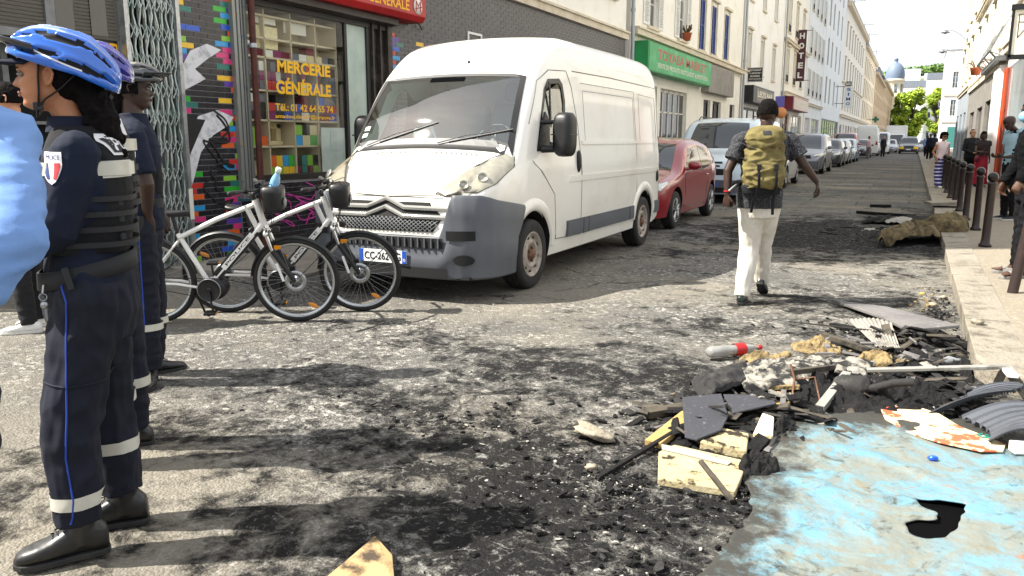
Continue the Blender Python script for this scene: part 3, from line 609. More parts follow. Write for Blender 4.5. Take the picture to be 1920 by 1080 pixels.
def sewing(y, z, lab):
 e = empty('sewing_machine', (-7.5-.36, 7.7+y, z), 0, lab, 'sewing machine', 'sewing machines in the shop window'); q = MB(); q.b2(-.07, .07, 0, .4, 0, .06); q.b2(-.05, .05, .3, .39, .06, .3); q.b2(-.05, .05, .04, .39, .22, .31); q.b2(-.045, .045, .04, .13, .12, .25); q.build('machine_body', 'cardboard', e, bevel=.012); q = MB(); q.cyl((0, .08, .06), (0, .08, .12), .006, 8); q.cyl((0, .39, .25), (0, .42, .25), .04, 14); q.build('needle_and_wheel', 'steel', e)
sewing(.04, .945, 'cream sewing machine at the bottom left of the shop window'); sewing(.54, 1.375, 'cream sewing machine in the middle of the shop window shelves')
q = MB(); q.b2(-.2, -.19, .4, .82, 2.62, 2.9); solo('calendar_sheet', q, M('calendar', 'ece0b0', .8, 0, (25, 'c9b988', .5, .7)), 'pale yellow calendar sheet hung in the upper part of the shop window', 'calendar', loc=(-7.5, 7.7, 0))
q = MB(); q.b2(-.2, -.195, .36, .8, 2.93, 3.04); q.b2(-.2, -.195, .95, 1.4, 2.86, 3.04); solo('price_sheet', q, 'paper', 'white paper sheets at the top of the shop window', 'paper sheet', loc=(-7.5, 7.7, 0))
# --- sill wall under the window with graffiti
sw2 = tiled('sill_wall', 7.5, 10.82, .03, .92, .22, .066, lambda y, z, r: ('t_cyan' if (y < .3 and z > .7) else 't_red' if r.random() < .01 else None), 'dark tiled low wall under the shop window with pink graffiti')
squiggle(22, .75, 1.6, .35, .78, .012, 'spray_pink', sw2, amp=.3); squiggle(16, .9, 1.75, .3, .7, .014, 'spray_pink', sw2, amp=.26); squiggle(14, .5, .9, .3, .6, .01, 'spray_pink', sw2, amp=.2)
# --- red sign box over the window
aw = empty('shop_sign', (-7.5, 7.6, 0), 0, 'red shop sign box with yellow lettering above the shop window', 'shop sign')
q = MB(); q.prism([(0, 0, 3.28), (.3, 0, 3.28), (.36, 0, 3.36), (.36, 0, 4.02), (.25, 0, 4.08), (0, 0, 4.08)], (0, 3.74, 0)); q.build('sign_box', 'red_paint', aw, bevel=.01)
q = MB(); q.b2(-.1, .2, 0, 3.2, 3.19, 3.275); q.cyl((.08, 0, 3.22), (.08, 3.2, 3.22), .05, 10); q.build('shutter_box', M('box_dark', '3a3231', .5, .3), aw)
fit_text('MERCERIE', 9.45, 10.86, 3.62, 3.95, -7.14, 'cream_letter', aw, bold=.01, origin=(-7.5, 7.6, 0)); fit_text('GENERALE', 9.8, 10.86, 3.40, 3.56, -7.14, 'letter_yellow', aw, bold=.02, origin=(-7.5, 7.6, 0))
q = MB(); q.lathe([(0, .003), (.12, .003), (.12, 0)], 24, Matrix.Translation((.365, 3.5, 3.5)) @ Matrix.Rotation(R(90), 4, 'Y')); q.build('logo_disc', 'paper', aw)
q = MB(); q.tube([(.371, 3.44, 3.42), (.371, 3.44, 3.58), (.371, 3.50, 3.5), (.371, 3.56, 3.58), (.371, 3.56, 3.42)], .008, 5); q.tube([(.371, 3.42, 3.46), (.371, 3.6, 3.5)], .008, 5); q.build('logo_mark', 'red_paint', aw)
# --- right end of the window: dark posts
q = MB(); q.b2(-7.62, -7.52, 10.3, 10.84, .9, 3.25); q.b2(-7.56, -7.44, 10.3, 10.34, .9, 3.2); q.b2(-7.56, -7.44, 10.5, 10.53, .9, 3.2); q.b2(-7.56, -7.44, 10.7, 10.82, .9, 3.28); solo('window_post', q, M('post_dark', '3c3631', .6, .2, (4, '6a625a', .5, .7)), 'weathered dark posts at the right end of the shop window', 'post', bevel=.004)
# --- long dark tiled wall
def pick2(y, z, r):
 if .02 < y < .16 and 2.3 < z < 3.08: return r.choice(['t_blue', 't_blue', 't_cyan', 't_purple', 't_red'])
 if .15 < y < .36 and 2.92 < z < 2.99: return 't_teal'
 if .6 < y < .86 and 2.96 < z < 3.03: return 't_yellow'
 if .44 < y < .65 and 3.4 < z < 3.47: return 't_cyan'
 return None
lw = tiled('tiled_wall', 10.86, 22.3, .03, 4.2, .235, .07, pick2, 'long dark tiled wall behind the white van', base='tile_dark', gap=.012)
q = MB();
for (a, b, c, d) in ((2.42, 2.96, 3.1, 3.14), (2.42, 2.96, 3.36, 3.4), (2.42, 2.46, 3.14, 3.36), (2.92, 2.96, 3.14, 3.36)): q.b2(.014, .035, a, b, c, d)
q.build('vent_frame', 'white_paint', lw)
q = MB(); q.tube([(.02, .64, 3.36), (.08, .72, 3.3), (.05, .84, 3.24)], .012, 6); q.build('cable', 'black', lw)
# wall end with grille window seen beside the shutters
q = MB(); q.b2(-7.5, -7.35, 22.36, 22.44, 0, 12); q.cyl((-7.38, 22.6, 0), (-7.38, 22.6, 14.5), .055, 10); q.cyl((-7.38, 39.3, 0), (-7.38, 39.3, 15), .06, 10); q.cyl((-7.38, 51.9, 0), (-7.38, 51.9, 15), .05, 10)
for yy, nm in ((22.6, 'between the dark tiled wall and the cream building'), (39.3, 'between the cream and the white building'), (51.9, 'between the white building and the hotel')):
 q = MB(); q.cyl((-7.38, yy, .03), (-7.38, yy, 14.6), .055, 10)
 for z in (2, 5, 8, 11, 14): q.cyl((-7.38, yy, z), (-7.38, yy, z+.08), .07, 10)
 solo('downpipe', q, 'zinc', 'zinc downpipe '+nm, 'pipe')
# ================================================================ shopfronts and signs further on
def shopfill(Y0, Y1, z1, kind, label, X=-7.5, side=1, mat='dark_metal', n=3, z0=.05):
 e = empty('shopfront', (X, Y0, 0), 0, label, 'shopfront'); q = MB(); s = side; W_ = Y1-Y0; D = -.14*s
 for i in range(n+1): y = i*W_/n; q.b2(D-.03, D+.03, y-.04, y+.04, z0, z1)
 q.b2(D-.03, D+.03, 0, W_, z1-.1, z1); q.b2(D-.03, D+.03, 0, W_, z0, z0+.3); q.b2(D-.03, D+.03, 0, W_, z1*.75, z1*.75+.05); q.build('frame', mat, e)
 q = MB(); q.quad((D, 0, z0), (D, W_, z0), (D, W_, z1), (D, 0, z1)); q.build('pane', 'win_glass' if kind == 'g' else mat if kind == 'd' else 'dark_glass', e); return e
M('pale_shutter', 'cfccc4', .6); M('brown_door', '5a3527', .6)
shopfill(23.4, 25.6, 3.1, 'g', 'glazed shopfront under the left end of the green shop sign'); shopfill(26.0, 29.4, 3.1, 'k', 'glazed shopfront under the green shop sign', n=5, mat='pale_shutter'); shopfill(32.0, 33.2, 3.0, 'k', 'dark doorway under the grey panel', n=1); shopfill(33.6, 35.2, 3.0, 'k', 'dark glazed shopfront right of the grey panel doorway', n=2); shopfill(37, 38.1, 3.0, 'k', 'dark narrow door at the end of the cream building', n=1)
shopfill(40.2, 45.6, 3.0, 'k', 'dark shopfront under the black awning box', n=3); shopfill(46.6, 51.2, 3.0, 'g', 'pale shopfront behind the walking man', n=3, mat='pale_shutter')
shopfill(53, 56, 3.1, 'k', 'dark red framed shopfront under the maroon sign', n=2, mat='maroon_paint'); shopfill(57, 62.5, 3.1, 'g', 'glazed hotel entrance beyond the maroon sign', n=3, mat='pale_shutter')
shopfill(64.6, 68, 3.1, 'd', 'pale closed shopfront beyond the hotel', n=3, mat='pale_shutter'); shopfill(69, 74.5, 3.1, 'g', 'glazed shopfront of the white shuttered building', n=4, mat='pale_shutter'); shopfill(76.5, 94, 3.3, 'k', 'row of dark glazing under the modern white building', n=8, mat='grey_metal')
for i in range(8): shopfill(96+4.2*i, 98.6+4.2*i, 3.1, 'd' if i % 2 else 'k', '%s of the shopfronts under the long cream building, counted from the near end' % ('first', 'second', 'third', 'fourth', 'fifth', 'sixth', 'seventh', 'eighth')[i], n=2, mat=('brown_door', 'pale_shutter', 'tan_wall')[i % 3])
# green sign
ts = empty('green_shop_sign', (-7.5, 23.15, 0), 0, 'long green shop sign with red and white lettering over a shopfront', 'shop sign')
q = MB(); q.b2(0, .42, 0, 8.1, 3.42, 4.27); q.build('sign_box', 'green_paint', ts, bevel=.012)
q = MB(); q.b2(.421, .43, .1, 8.0, 3.46, 4.23); q.build('sign_face', M('green_face', '2f9c5c', .5, 0, (1.5, '57b884', .45, .65)), ts)
o0 = (-7.5, 23.15, 0)
fit_text('TOYABA MARKET', 24.1, 30.4, 3.82, 4.12, -7.07, 'red_paint', ts, origin=o0, bold=.02); fit_text('VENTE DE PRODUITS EXOTIQUES ET ALIMENTATION', 24.1, 30.6, 3.55, 3.72, -7.07, 'paper', ts, origin=o0, bold=.012)
q = MB(); q.b2(-7.5, -7.2, 31.5, 36.2, 3.25, 4.3); solo('grey_fascia', q, 'grey_panel', 'plain grey fascia panel right of the green shop sign', 'fascia', bevel=.01)
# black projecting sign
bs = empty('projecting_sign', (-7.5, 41, 0), 0, 'small black projecting sign with white lettering on the white building', 'sign'); q = MB(); q.b2(.0, .68, -.06, .06, 4.22, 4.88); q.build('sign_panel', M('navy_black', '121722', .4), bs, bevel=.01); q = MB()
for z in (4.22, 4.86): q.b2(-.02, .7, -.07, .07, z-.02, z+.02)
for x in (-.02, .68): q.b2(x-.01, x+.01, -.07, .07, 4.2, 4.9)
q.build('sign_frame', 'alu', bs)
for i, (t, a, b) in enumerate((('RESTAURANT', .06, .62), ('* A EMPORTER *', .05, .63), ('BRASSERIE', .12, .56), ('PLAT DU JOUR', .06, .62))): fit_text_x(t, -7.5+a, -7.5+b, 4.74-.14*i-.03, 4.74-.14*i+.05, 40.94, 'paper', bs, bold=.02, origin=(-7.5, 41, 0))
ab = empty('black_awning_box', (-7.5, 39.9, 0), 0, 'black awning box with white lettering under the projecting sign', 'awning'); q = MB(); q.b2(0, .5, 0, 6.2, 3.2, 4.0); q.build('box', 'black_plastic', ab, bevel=.01); q = MB(); q.b2(.501, .51, .8, 6.1, 3.3, 3.9); q.build('band', 'grey_panel', ab); fit_text('LEO\'S BAR', 41.0, 45.5, 3.5, 3.8, -6.99, 'paper', ab, origin=(-7.5, 39.9, 0), bold=.03)
ps = empty('round_projecting_sign', (-7.5, 50, 0), 0, 'purple and orange round projecting sign beside the walking man\'s head', 'sign'); q = MB(); q.b2(0, .5, -.04, .04, 3.3, 3.95); q.build('purple_panel', M('purple_sign', '5a55a8', .5), ps, bevel=.01); q = MB(); q.lathe([(0, -.05), (.33, -.05), (.33, .05), (0, .05)], 24, Matrix.Translation((.33, 0, 3.0)) @ Matrix.Rotation(R(90), 4, 'X')); q.build('orange_disc', M('orange_sign', 'd9935a', .5), ps); q = MB(); q.b2(-.05, .1, -.02, .02, 3.0, 3.05); q.build('bracket', 'dark_metal', ps)
rs = empty('maroon_shop_sign', (-7.5, 53, 0), 0, 'maroon box sign with a pale lettered face near the hotel', 'shop sign'); q = MB(); q.b2(0, .6, 0, 8, 3.3, 4.1); q.build('sign_box', 'maroon_paint', rs, bevel=.01); q = MB(); q.b2(.601, .61, .4, 7.9, 3.34, 4.06); q.build('sign_face', M('pinkish', 'd8c9c2', .6), rs); fit_text('HOTEL', 54.6, 59.5, 3.5, 3.9, -6.885, 'paper', rs, origin=(-7.5, 53, 0), bold=.03)
ho = empty('hotel_sign', (-7.5, 58, 0), 0, 'tall vertical brown HOTEL sign projecting over the street', 'sign'); q = MB(); q.b2(.02, .55, -.08, .08, 5.3, 8.6); q.build('sign_panel', 'sign_purple', ho, bevel=.015)
q = MB();
for z in (5.35, 8.55): q.cyl((-.3, 0, z), (.9, 0, z), .02, 6)
q.build('bracket', 'dark_metal', ho)
for i, c in enumerate('HOTEL'): fit_text_x(c, -7.5+.12, -7.5+.44, 8.02-.63*i, 8.4-.63*i, 57.92, 'white_paint', ho, bold=.04, origin=(-7.5, 58, 0))
bsn = empty('bar_sign', (-7.5, 88, 0), 0, 'vertical BAR sign with blue letters on white over the far cars', 'sign'); q = MB(); q.b2(.9, 1.45, -.08, .08, 6.68, 7.12); q.build('bar_panel', 'dark_metal', bsn); q = MB(); q.b2(.85, 1.65, -.08, .08, 4.55, 6.62); q.build('name_panel', 'white_paint', bsn); q = MB(); q.cyl((0, 0, 6.65), (.9, 0, 6.65), .03, 6); q.cyl((0, 0, 5), (.9, 0, 5), .03, 6); q.build('bracket', 'dark_metal', bsn)
fit_text_x('BAR', -6.55, -6.1, 6.75, 7.05, 87.92, 'paper', bsn, bold=.03, origin=(-7.5, 88, 0))
for i, c in enumerate('SIMO'): fit_text_x(c, -6.44+(.13 if c == 'I' else 0), -6.06-(.13 if c == 'I' else 0), 6.2-.46*i, 6.5-.46*i, 87.92, M('blue_letter', '1c4a86', .5), bsn, bold=.03, origin=(-7.5, 88, 0))
pc = empty('pharmacy_cross', (-6.4, 150, 4.8), 0, 'green pharmacy cross sign far down the left side', 'sign'); q = MB(); q.b2(-.25, .75, -.1, .1, -.18, .18); q.b2(.07, .43, -.1, .1, -.5, -.18); q.b2(.07, .43, -.1, .1, .18, .5); q.build('cross', M('cross_green', '0f6b4c', .5), pc, bevel=.02); q = MB(); q.cyl((-1.1, 0, 0), (-.25, 0, 0), .04, 6); q.build('bracket', 'dark_metal', pc)
# ================================================================ right side shopfronts
g1 = empty('grey_shopfront', (2.4, 30.5, 0), 0, 'wide grey rendered shopfront with dark doorways on the pavement side', 'shopfront')
q = MB()
def wallrect(q, x, Y0, Y1, z0, z1, hs):
 ys = sorted({Y0, Y1}|{v for h in hs for v in h[:2]}); zs = sorted({z0, z1}|{v for h in hs for v in h[2:]})
 for i in range(len(ys)-1):
  for j in range(len(zs)-1):
   a, b, c, d = ys[i], ys[i+1], zs[j], zs[j+1]
   if not any(h[0] < (a+b)/2 < h[1] and h[2] < (c+d)/2 < h[3] for h in hs): q.quad((x, a, c), (x, b, c), (x, b, d), (x, a, d))
 for a, b, c, d in hs: q.quad((x, a, c), (x+.11, a, c), (x+.11, a, d), (x, a, d)); q.quad((x, b, c), (x+.11, b, c), (x+.11, b, d), (x, b, d)); q.quad((x, a, d), (x, b, d), (x+.11, b, d), (x+.11, a, d)); q.quad((x, a, c), (x, b, c), (x+.11, b, c), (x+.11, a, c))
hd = [(2.2, 5.2, .2, 2.85), (6.6, 9.6, .2, 2.75), (11.5, 14.5, .9, 2.7)]
wallrect(q, -.12, 0, 17, .126, 3.72, hd); q.quad((-.12, 0, .126), (0, 0, .126), (0, 0, 3.72), (-.12, 0, 3.72)); q.build('render', 'grey_panel', g1)
q = MB(); q.b2(-.2, 0, 0, 17.1, 3.72, 3.9); q.build('ledge', 'stone_trim', g1); q = MB()
for a, b, c, d in hd: q.quad((-.012, a, c), (-.012, b, c), (-.012, b, d), (-.012, a, d))
q.build('dark_pane', 'dark_glass', g1)
q = MB()
for a, b in ((.2, 2.2), (5.2, 6.6)): q.b2(-.16, -.12, a, b, .126, .75)
q.build('plinth', 'cream2', g1)
q = MB(); q.b2(2.2, 2.4, 29.9, 32.0, .126, 3.75); solo('white_pilaster', q, 'white_wall', 'white pilaster between the grey shopfront and the orange frame', 'pilaster', bevel=.01)
of = empty('orange_shopfront', (2.4, 22.3, 0), 0, 'orange framed shop door and window beside the white pilaster', 'shopfront'); q = MB()
for y in (6.6, 7.25): q.b2(-.09, -.03, y, y+.12, .126, 3.6)
q.b2(-.065, -.045, 6.6, 7.3, 2.3, 2.42); q.b2(-.065, -.045, 6.6, 7.3, 3.48, 3.59); q.build('frame', 'orange_paint', of, bevel=.01)
q = MB(); q.quad((-.02, 0, .126), (-.02, 7, .126), (-.02, 7, 3.6), (-.02, 0, 3.6)); q.build('pane', 'win_glass', of)
sb = empty('signboard', (1.78, 21.7, -.72), 0, 'cream lit signboard in a black frame with a drawn letter, over the pavement', 'sign')
q = MB(); q.b2(-.06, -.01, -.14, .0, 3.98, 5.06); q.b2(.58, .62, -.14, 0, 3.98, 5.06); q.b2(-.08, 1.12, -.16, .02, 5.0, 5.12); q.b2(-.08, 1.1, -.14, 0, 3.94, 4.04); q.build('frame', 'dark_metal', sb)
q = MB(); q.b2(-.02, 1.08, -.1, -.02, 4.03, 5.02); q.build('face', 'paper', sb)
q = MB();
for a, b in (((.08, 4.9), (.08, 4.4)), ((.08, 4.4), (.22, 4.6)), ((.08, 4.9), (.24, 4.9)), ((.24, 4.9), (.24, 4.45)), ((.08, 4.74), (.24, 4.74))): q.tube([(a[0], -.105, a[1]), (b[0], -.105, b[1])], .008, 5)
q.build('drawn_letter', 'dark_metal', sb)
ca = empty('folded_awning', (2.4, 29.6, 0), 0, 'grey folding awning frame under the signboard', 'awning'); q = MB(); q.b2(-.35, 0, .0, 6.5, 3.85, 4.02); q.build('cassette', 'grey_metal', ca, bevel=.02); q = MB()
for y in (.6, 3, 6): q.tube([(0, y, 5.3), (-.5, y, 4.2), (0, y, 4.0)], .03, 6); q.tube([(-.5, y, 4.2), (-.25, y+.2, 3.95)], .03, 6)
q.cyl((-.5, 0, 4.2), (-.5, 6.3, 4.2), .035, 8); q.build('arms', 'alu', ca)
fp = empty('flower_pot', (2.05, 39.4, 4.1), 0, 'terracotta window box with dry stems on the cream building ledge', 'flower pot'); q = MB(); q.lathe([(.0, 0), (.16, 0), (.22, .28), (.24, .3), (.2, .3), (.18, .25), (0, .25)], 16); q.build('pot', 'terracotta', fp); q = MB(); rr = random.Random(2)
for i in range(18): a = rr.uniform(0, 6.28); q.tube([(0, 0, .2), (.2*math.cos(a), .2*math.sin(a), .4+.2*rr.random()), (.34*math.cos(a), .34*math.sin(a), .3+.3*rr.random())], .012, 4)
q.build('stems', 'wood_dark', fp)
for y, z, lb in ((25.0, 5.9, 'left shuttered window'), (28.6, 4.95, 'right shuttered window')):
 e = empty('flower_pot', (-7.38, y, z-.12 if z < 5.5 else z), 0, 'terracotta pot on the sill of the %s of the cream building' % lb, 'flower pot'); q = MB(); q.lathe([(0, 0), (.12, 0), (.17, .24), (.19, .26), (.15, .26), (.14, .2), (0, .2)], 14); q.build('pot', 'terracotta', e); q = MB()
 for i in range(22): a = rr.uniform(0, 6.28); q.tube([(0, 0, .2), (.16*math.cos(a), .16*math.sin(a), .36+.2*rr.random())], .016, 4)
 q.build('stems', M('geranium', '8a3b34', .7, 0, (20, '3d5a28', .4, .6)), e)
shopfill(49, 52.5, 3.1, 'k', 'dark shop window in the blue grey front', X=2.4, side=-1, n=2)
q = MB(); wallrect(q, 2.3, 47.9, 60.4, .126, 3.9, [(49.5, 51.5, .2, 2.9), (53.5, 55.5, .2, 2.9), (57.3, 59.3, .9, 2.9)]); q.quad((2.3, 47.9, .126), (2.4, 47.9, .126), (2.4, 47.9, 3.9), (2.3, 47.9, 3.9)); solo('blue_grey_fascia', q, 'grey_blue_wall', 'blue grey painted shopfront wall beyond the grey one', 'shopfront')
q = MB()
for a, b in ((49.5, 51.5), (53.5, 55.5), (57.3, 59.3)): q.quad((2.37, a, .2), (2.37, b, .2), (2.37, b, 2.9), (2.37, a, 2.9))
solo('dark_shop_opening', q, 'dark_glass', 'dark openings behind the blue grey shopfront wall', 'shopfront')
# ================================================================ lamps, pole, bollards
def wall_lamp(y, z, tip, lb):
 e = empty('wall_lamp', (2.4, y, z), 0, lb, 'street lamp', 'street lamps on the right wall'); q = MB()
 pts = [(0, 0, -.35)]+[(-1.25*t, 0, -.35+.72*math.sin(t*1.75)) for t in [i/10 for i in range(1, 11)]]; q.tube(pts, .022, 6); q.build('arm', 'zinc', e)
 q = MB(); x, zz = pts[-1][0], pts[-1][2]; q.lathe([(.0, .02), (.08, .02), (.13, -.05), (.26, -.14), (.24, -.15), (0, -.12)], 18, Matrix.Translation((x, 0, zz))); q.build('lamp_head', 'grey_metal', e)
 q = MB(); q.ell((x, 0, zz-.15), (.12, .12, .07), 12, 8); q.build('lamp_bowl', 'win_glass', e); q = MB(); q.b2(-.08, 0, -.08, .08, -.55, -.15); q.build('bracket', 'grey_metal', e)
wall_lamp(57, 7.62, 0, 'upper of the two curved wall lamps on the right'); wall_lamp(59.3, 6.7, 0, 'lower of the two curved wall lamps on the right')
def bollard_proto():
 e = empty('bollard', (.9, 11.6, .126), 0); q = MB(); q.lathe([(.0, 0), (.075, 0), (.075, .03), (.058, .05), (.05, .1), (.047, .77), (.056, .785), (.056, .80), (.03, .815)], 20); q.build('post', M('bollard_paint', '2b2221', .35, .2, (9, '3d302d', .45, .7)), e)
 q = MB(); q.ell((0, 0, .868), .062, 20, 14); q.lathe([(.03, .81), (.036, .825), (.03, .835)], 16); q.build('ball', M('bollard_ball', '1d1b1b', .22, .3), e); return e
bp = bollard_proto(); tg = 'row of dark bollards with ball tops along the kerb'
BP = [(.90, 11.6), (.92, 13.7), (.87, 15.4), (.86, 17.25), (.85, 19.1), (.84, 21.1), (.83, 23.2), (.82, 25.4), (.82, 27.5), (.82, 29.6), (.82, 31.7)]
tg_l = ['first', 'second', 'third', 'fourth', 'fifth', 'sixth', 'seventh', 'eighth', 'ninth', 'tenth', 'eleventh']
for i, (x, y) in enumerate(BP):
 o = bp if i == 0 else copy_tree(bp); o.location = (x, y, .126); o.rotation_euler = (R(random.uniform(-.8, .8)), R(random.uniform(-.8, .8)), random.random()*6)
 tag(o, 'dark ball topped bollard, %s from the near end of the kerb row' % tg_l[i], 'bollard', tg)
pl_ = empty('leaning_pole', (.88, 8.15, .126), 0, 'worn dark steel pole leaning in front of the man in sandals', 'pole', rot=(R(1), R(6), 0)); q = MB(); q.cyl((0, 0, -.02), (0, 0, 1.35), .043, 18); q.build('tube', M('pole_paint', '3b302e', .45, .3, (14, '6a4a3a', .58, .72)), pl_); q = MB(); q.lathe([(.046, .0), (.05, .02), (.046, .05)], 16, Matrix.Translation((0, 0, .72))); q.build('worn_band', 'steel', pl_); q = MB(); q.lathe([(.043, 1.35), (.035, 1.38), (0, 1.39)], 16); q.build('cap', 'dark_metal', pl_)
# ================================================================ vehicles: local +X runs from the nose to the tail, y across, z up
def tabf(tab):
 xs = [a for a, b in tab]; ys = [b for a, b in tab]; n = len(xs)
 d = [(ys[i+1]-ys[i])/(xs[i+1]-xs[i]) for i in range(n-1)]
 m = [d[0]]+[0 if d[i-1]*d[i] <= 0 else 2*d[i-1]*d[i]/(d[i-1]+d[i]) for i in range(1, n-1)]+[d[-1]]
 def f(x):
  if x <= xs[0]: return ys[0]
  if x >= xs[-1]: return ys[-1]
  i = max(k for k in range(n-1) if xs[k] <= x); h = xs[i+1]-xs[i]; t = (x-xs[i])/h
  return (2*t**3-3*t*t+1)*ys[i]+(t**3-2*t*t+t)*h*m[i]+(-2*t**3+3*t*t)*ys[i+1]+(t**3-t*t)*h*m[i+1]
 return f
def fixn(me):
 b = bmesh.new(); b.from_mesh(me); bmesh.ops.remove_doubles(b, verts=b.verts, dist=1e-6); bmesh.ops.recalc_face_normals(b, faces=b.faces); b.to_mesh(me); b.free()
class Shell:
 def __init__(s, L, W, zt, zb, belt, tk, Ry, Rz, crown=.03, tuck=.05):
  s.L = L; s.W = tabf(W); s.zt = tabf(zt); s.zb = tabf(zb); s.belt = belt; s.tk = tk; s.Ry = tabf(Ry); s.Rz = tabf(Rz); s.crown = crown; s.tuck = tuck
 def h(s, x, z):
  w_ = s.W(x); zb = s.zb(x)
  if z < .5: w_ -= s.tuck*max(0, (.5-z)/.3)**1.5
  if z > s.belt: w_ -= s.tk*(z-s.belt)
  d = (s.zt(x)-z)/s.Rz(x)
  if d < 1: d = max(0, d); w_ -= s.Ry(x)*(1-math.sqrt(max(0, 1-(1-d)**2)))
  return max(w_, .02)
 def hf(s, x): return s.h(x, s.zt(x)-1e-6)
 def top(s, x, y):
  hf = s.hf(x); y = abs(y)
  if y <= hf: return s.zt(x)+s.crown*(1-(y/hf)**2)
  lo, hi = s.zt(x)-s.Rz(x), s.zt(x)
  for _ in range(18):
   m = (lo+hi)/2
   if s.h(x, m) > y: lo = m
   else: hi = m
  return lo
 def nose(s, y, z, rear=False):
  xs = [s.L*i/400 for i in range(200)]
  if rear: xs = [s.L-x for x in xs]
  for x in xs:
   if s.zt(x)+s.crown >= z and s.h(x, min(z, s.zt(x)-.001)) >= abs(y):
    st = s.L/400*(-1 if rear else 1); lo, hi = x-st, x
    for _ in range(12):
     q = (lo+hi)/2; ok = 0 <= q <= s.L and s.zt(q)+s.crown >= z and s.h(q, min(z, s.zt(q)-.001)) >= abs(y)
     if ok: hi = q
     else: lo = q
    return hi
  return xs[-1]
 def ring(s, x):
  zb, zt, rz = s.zb(x), s.zt(x), s.Rz(x); pts = [(0, zb), (s.h(x, zb)*.6, zb), (s.h(x, zb)-.03, zb)]
  z1 = max(zt-rz, zb+.05)
  for i in range(9): z = zb+.02+(z1-zb-.02)*i/8; pts.append((s.h(x, z), z))
  for i in range(1, 7): z = z1+(zt-z1)*math.sin(math.pi/2*i/6); pts.append((s.h(x, min(z, zt-1e-6)), z))
  hf = s.hf(x)
  for i in range(1, 6): y = hf*(1-i/5); pts.append((y, s.top(x, y)))
  half = pts; full = [(x, y, z) for y, z in half]+[(x, -y, z) for y, z in reversed(half[1:-1])]
  return full
 def body(s, xs):
  m = MB(); rg = [s.ring(x) for x in xs]; m.rings(rg, True); return m
 # patches
 def side(s, poly, off, sd, nu=10, nv=8, m=None, thick=.004):
  m = m or MB(); zs = [p[1] for p in poly]; z0, z1 = min(zs), max(zs)
  def span(z):
   xs = []
   n = len(poly)
   for i in range(n):
    a, b = poly[i], poly[(i+1) % n]
    if (a[1]-z)*(b[1]-z) <= 0 and a[1] != b[1]: xs.append(a[0]+(b[0]-a[0])*(z-a[1])/(b[1]-a[1]))
    elif a[1] == b[1] == z: xs += [a[0], b[0]]
   return (min(xs), max(xs)) if xs else (0, 0)
  def fn(u, v):
   z = z0+(z1-z0)*v; z = min(max(z, z0+1e-5), z1-1e-5); a, b = span(z); x = a+(b-a)*u
   return (x, sd*(s.h(x, z)+off), z)
  m.grid(nu, nv, fn);
  n = len(poly)
  if thick:
   for i in range(n):
    a, b = poly[i], poly[(i+1) % n]; k = 6
    for j in range(k):
     p, q = [(a[0]+(b[0]-a[0])*t, a[1]+(b[1]-a[1])*t) for t in (j/k, (j+1)/k)]
     m.quad((p[0], sd*(s.h(*p)+off), p[1]), (q[0], sd*(s.h(*q)+off), q[1]), (q[0], sd*(s.h(*q)-.01), q[1]), (p[0], sd*(s.h(*p)-.01), p[1]))
  return m
 def front(s, poly, off, nu=10, nv=8, m=None, rear=False, thick=.012):
  """poly in (y,z), convex"""
  m = m or MB(); sg = 1 if rear else -1; zs = [p[1] for p in poly]; z0, z1 = min(zs), max(zs)
  def span(z):
   ys = []
   for i in range(len(poly)):
    a, b = poly[i], poly[(i+1) % len(poly)]
    if (a[1]-z)*(b[1]-z) <= 0 and a[1] != b[1]: ys.append(a[0]+(b[0]-a[0])*(z-a[1])/(b[1]-a[1]))
   return (min(ys), max(ys)) if ys else (0, 0)
  def P(y, z, o):
   x = s.nose(y, z, rear); e = .02
   dy = (s.nose(y+e, z, rear)-s.nose(y-e, z, rear))/(2*e); dz = (s.nose(y, z+e, rear)-s.nose(y, z-e, rear))/(2*e)
   dy = max(-3, min(3, dy)); dz = max(-3, min(3, dz)); n = Vector((sg, -sg*dy, -sg*dz)).normalized()
   return Vector((x, y, z))+n*o
  def fn(u, v):
   z = z0+(z1-z0)*v; z = min(max(z, z0+1e-5), z1-1e-5); a, b = span(z); return P(a+(b-a)*u, z, off)
  m.grid(nu, nv, fn)
  if thick:
   for i in range(len(poly)):
    a, b = poly[i], poly[(i+1) % len(poly)]; k = 5
    for j in range(k):
     p, q = [(a[0]+(b[0]-a[0])*t, a[1]+(b[1]-a[1])*t) for t in (j/k, (j+1)/k)]
     m.quad(P(*p, off), P(*q, off), P(*q, off-thick), P(*p, off-thick))
  return m
 def topp(s, x0, x1, w0, w1, off, nu=12, nv=14, m=None):
  """patch on the sloped top between stations, half widths w0,w1"""
  m = m or MB()
  def fn(u, v):
   x = x0+(x1-x0)*v; hw = w0+(w1-w0)*v; y = -hw+2*hw*u; e = .01
   dz = (s.top(x+e, y)-s.top(x-e, y))/(2*e); n = Vector((-dz, 0, 1)).normalized(); return Vector((x, y, s.top(x, y)))+n*off
  m.grid(nu, nv, fn); return m
WHC = {}
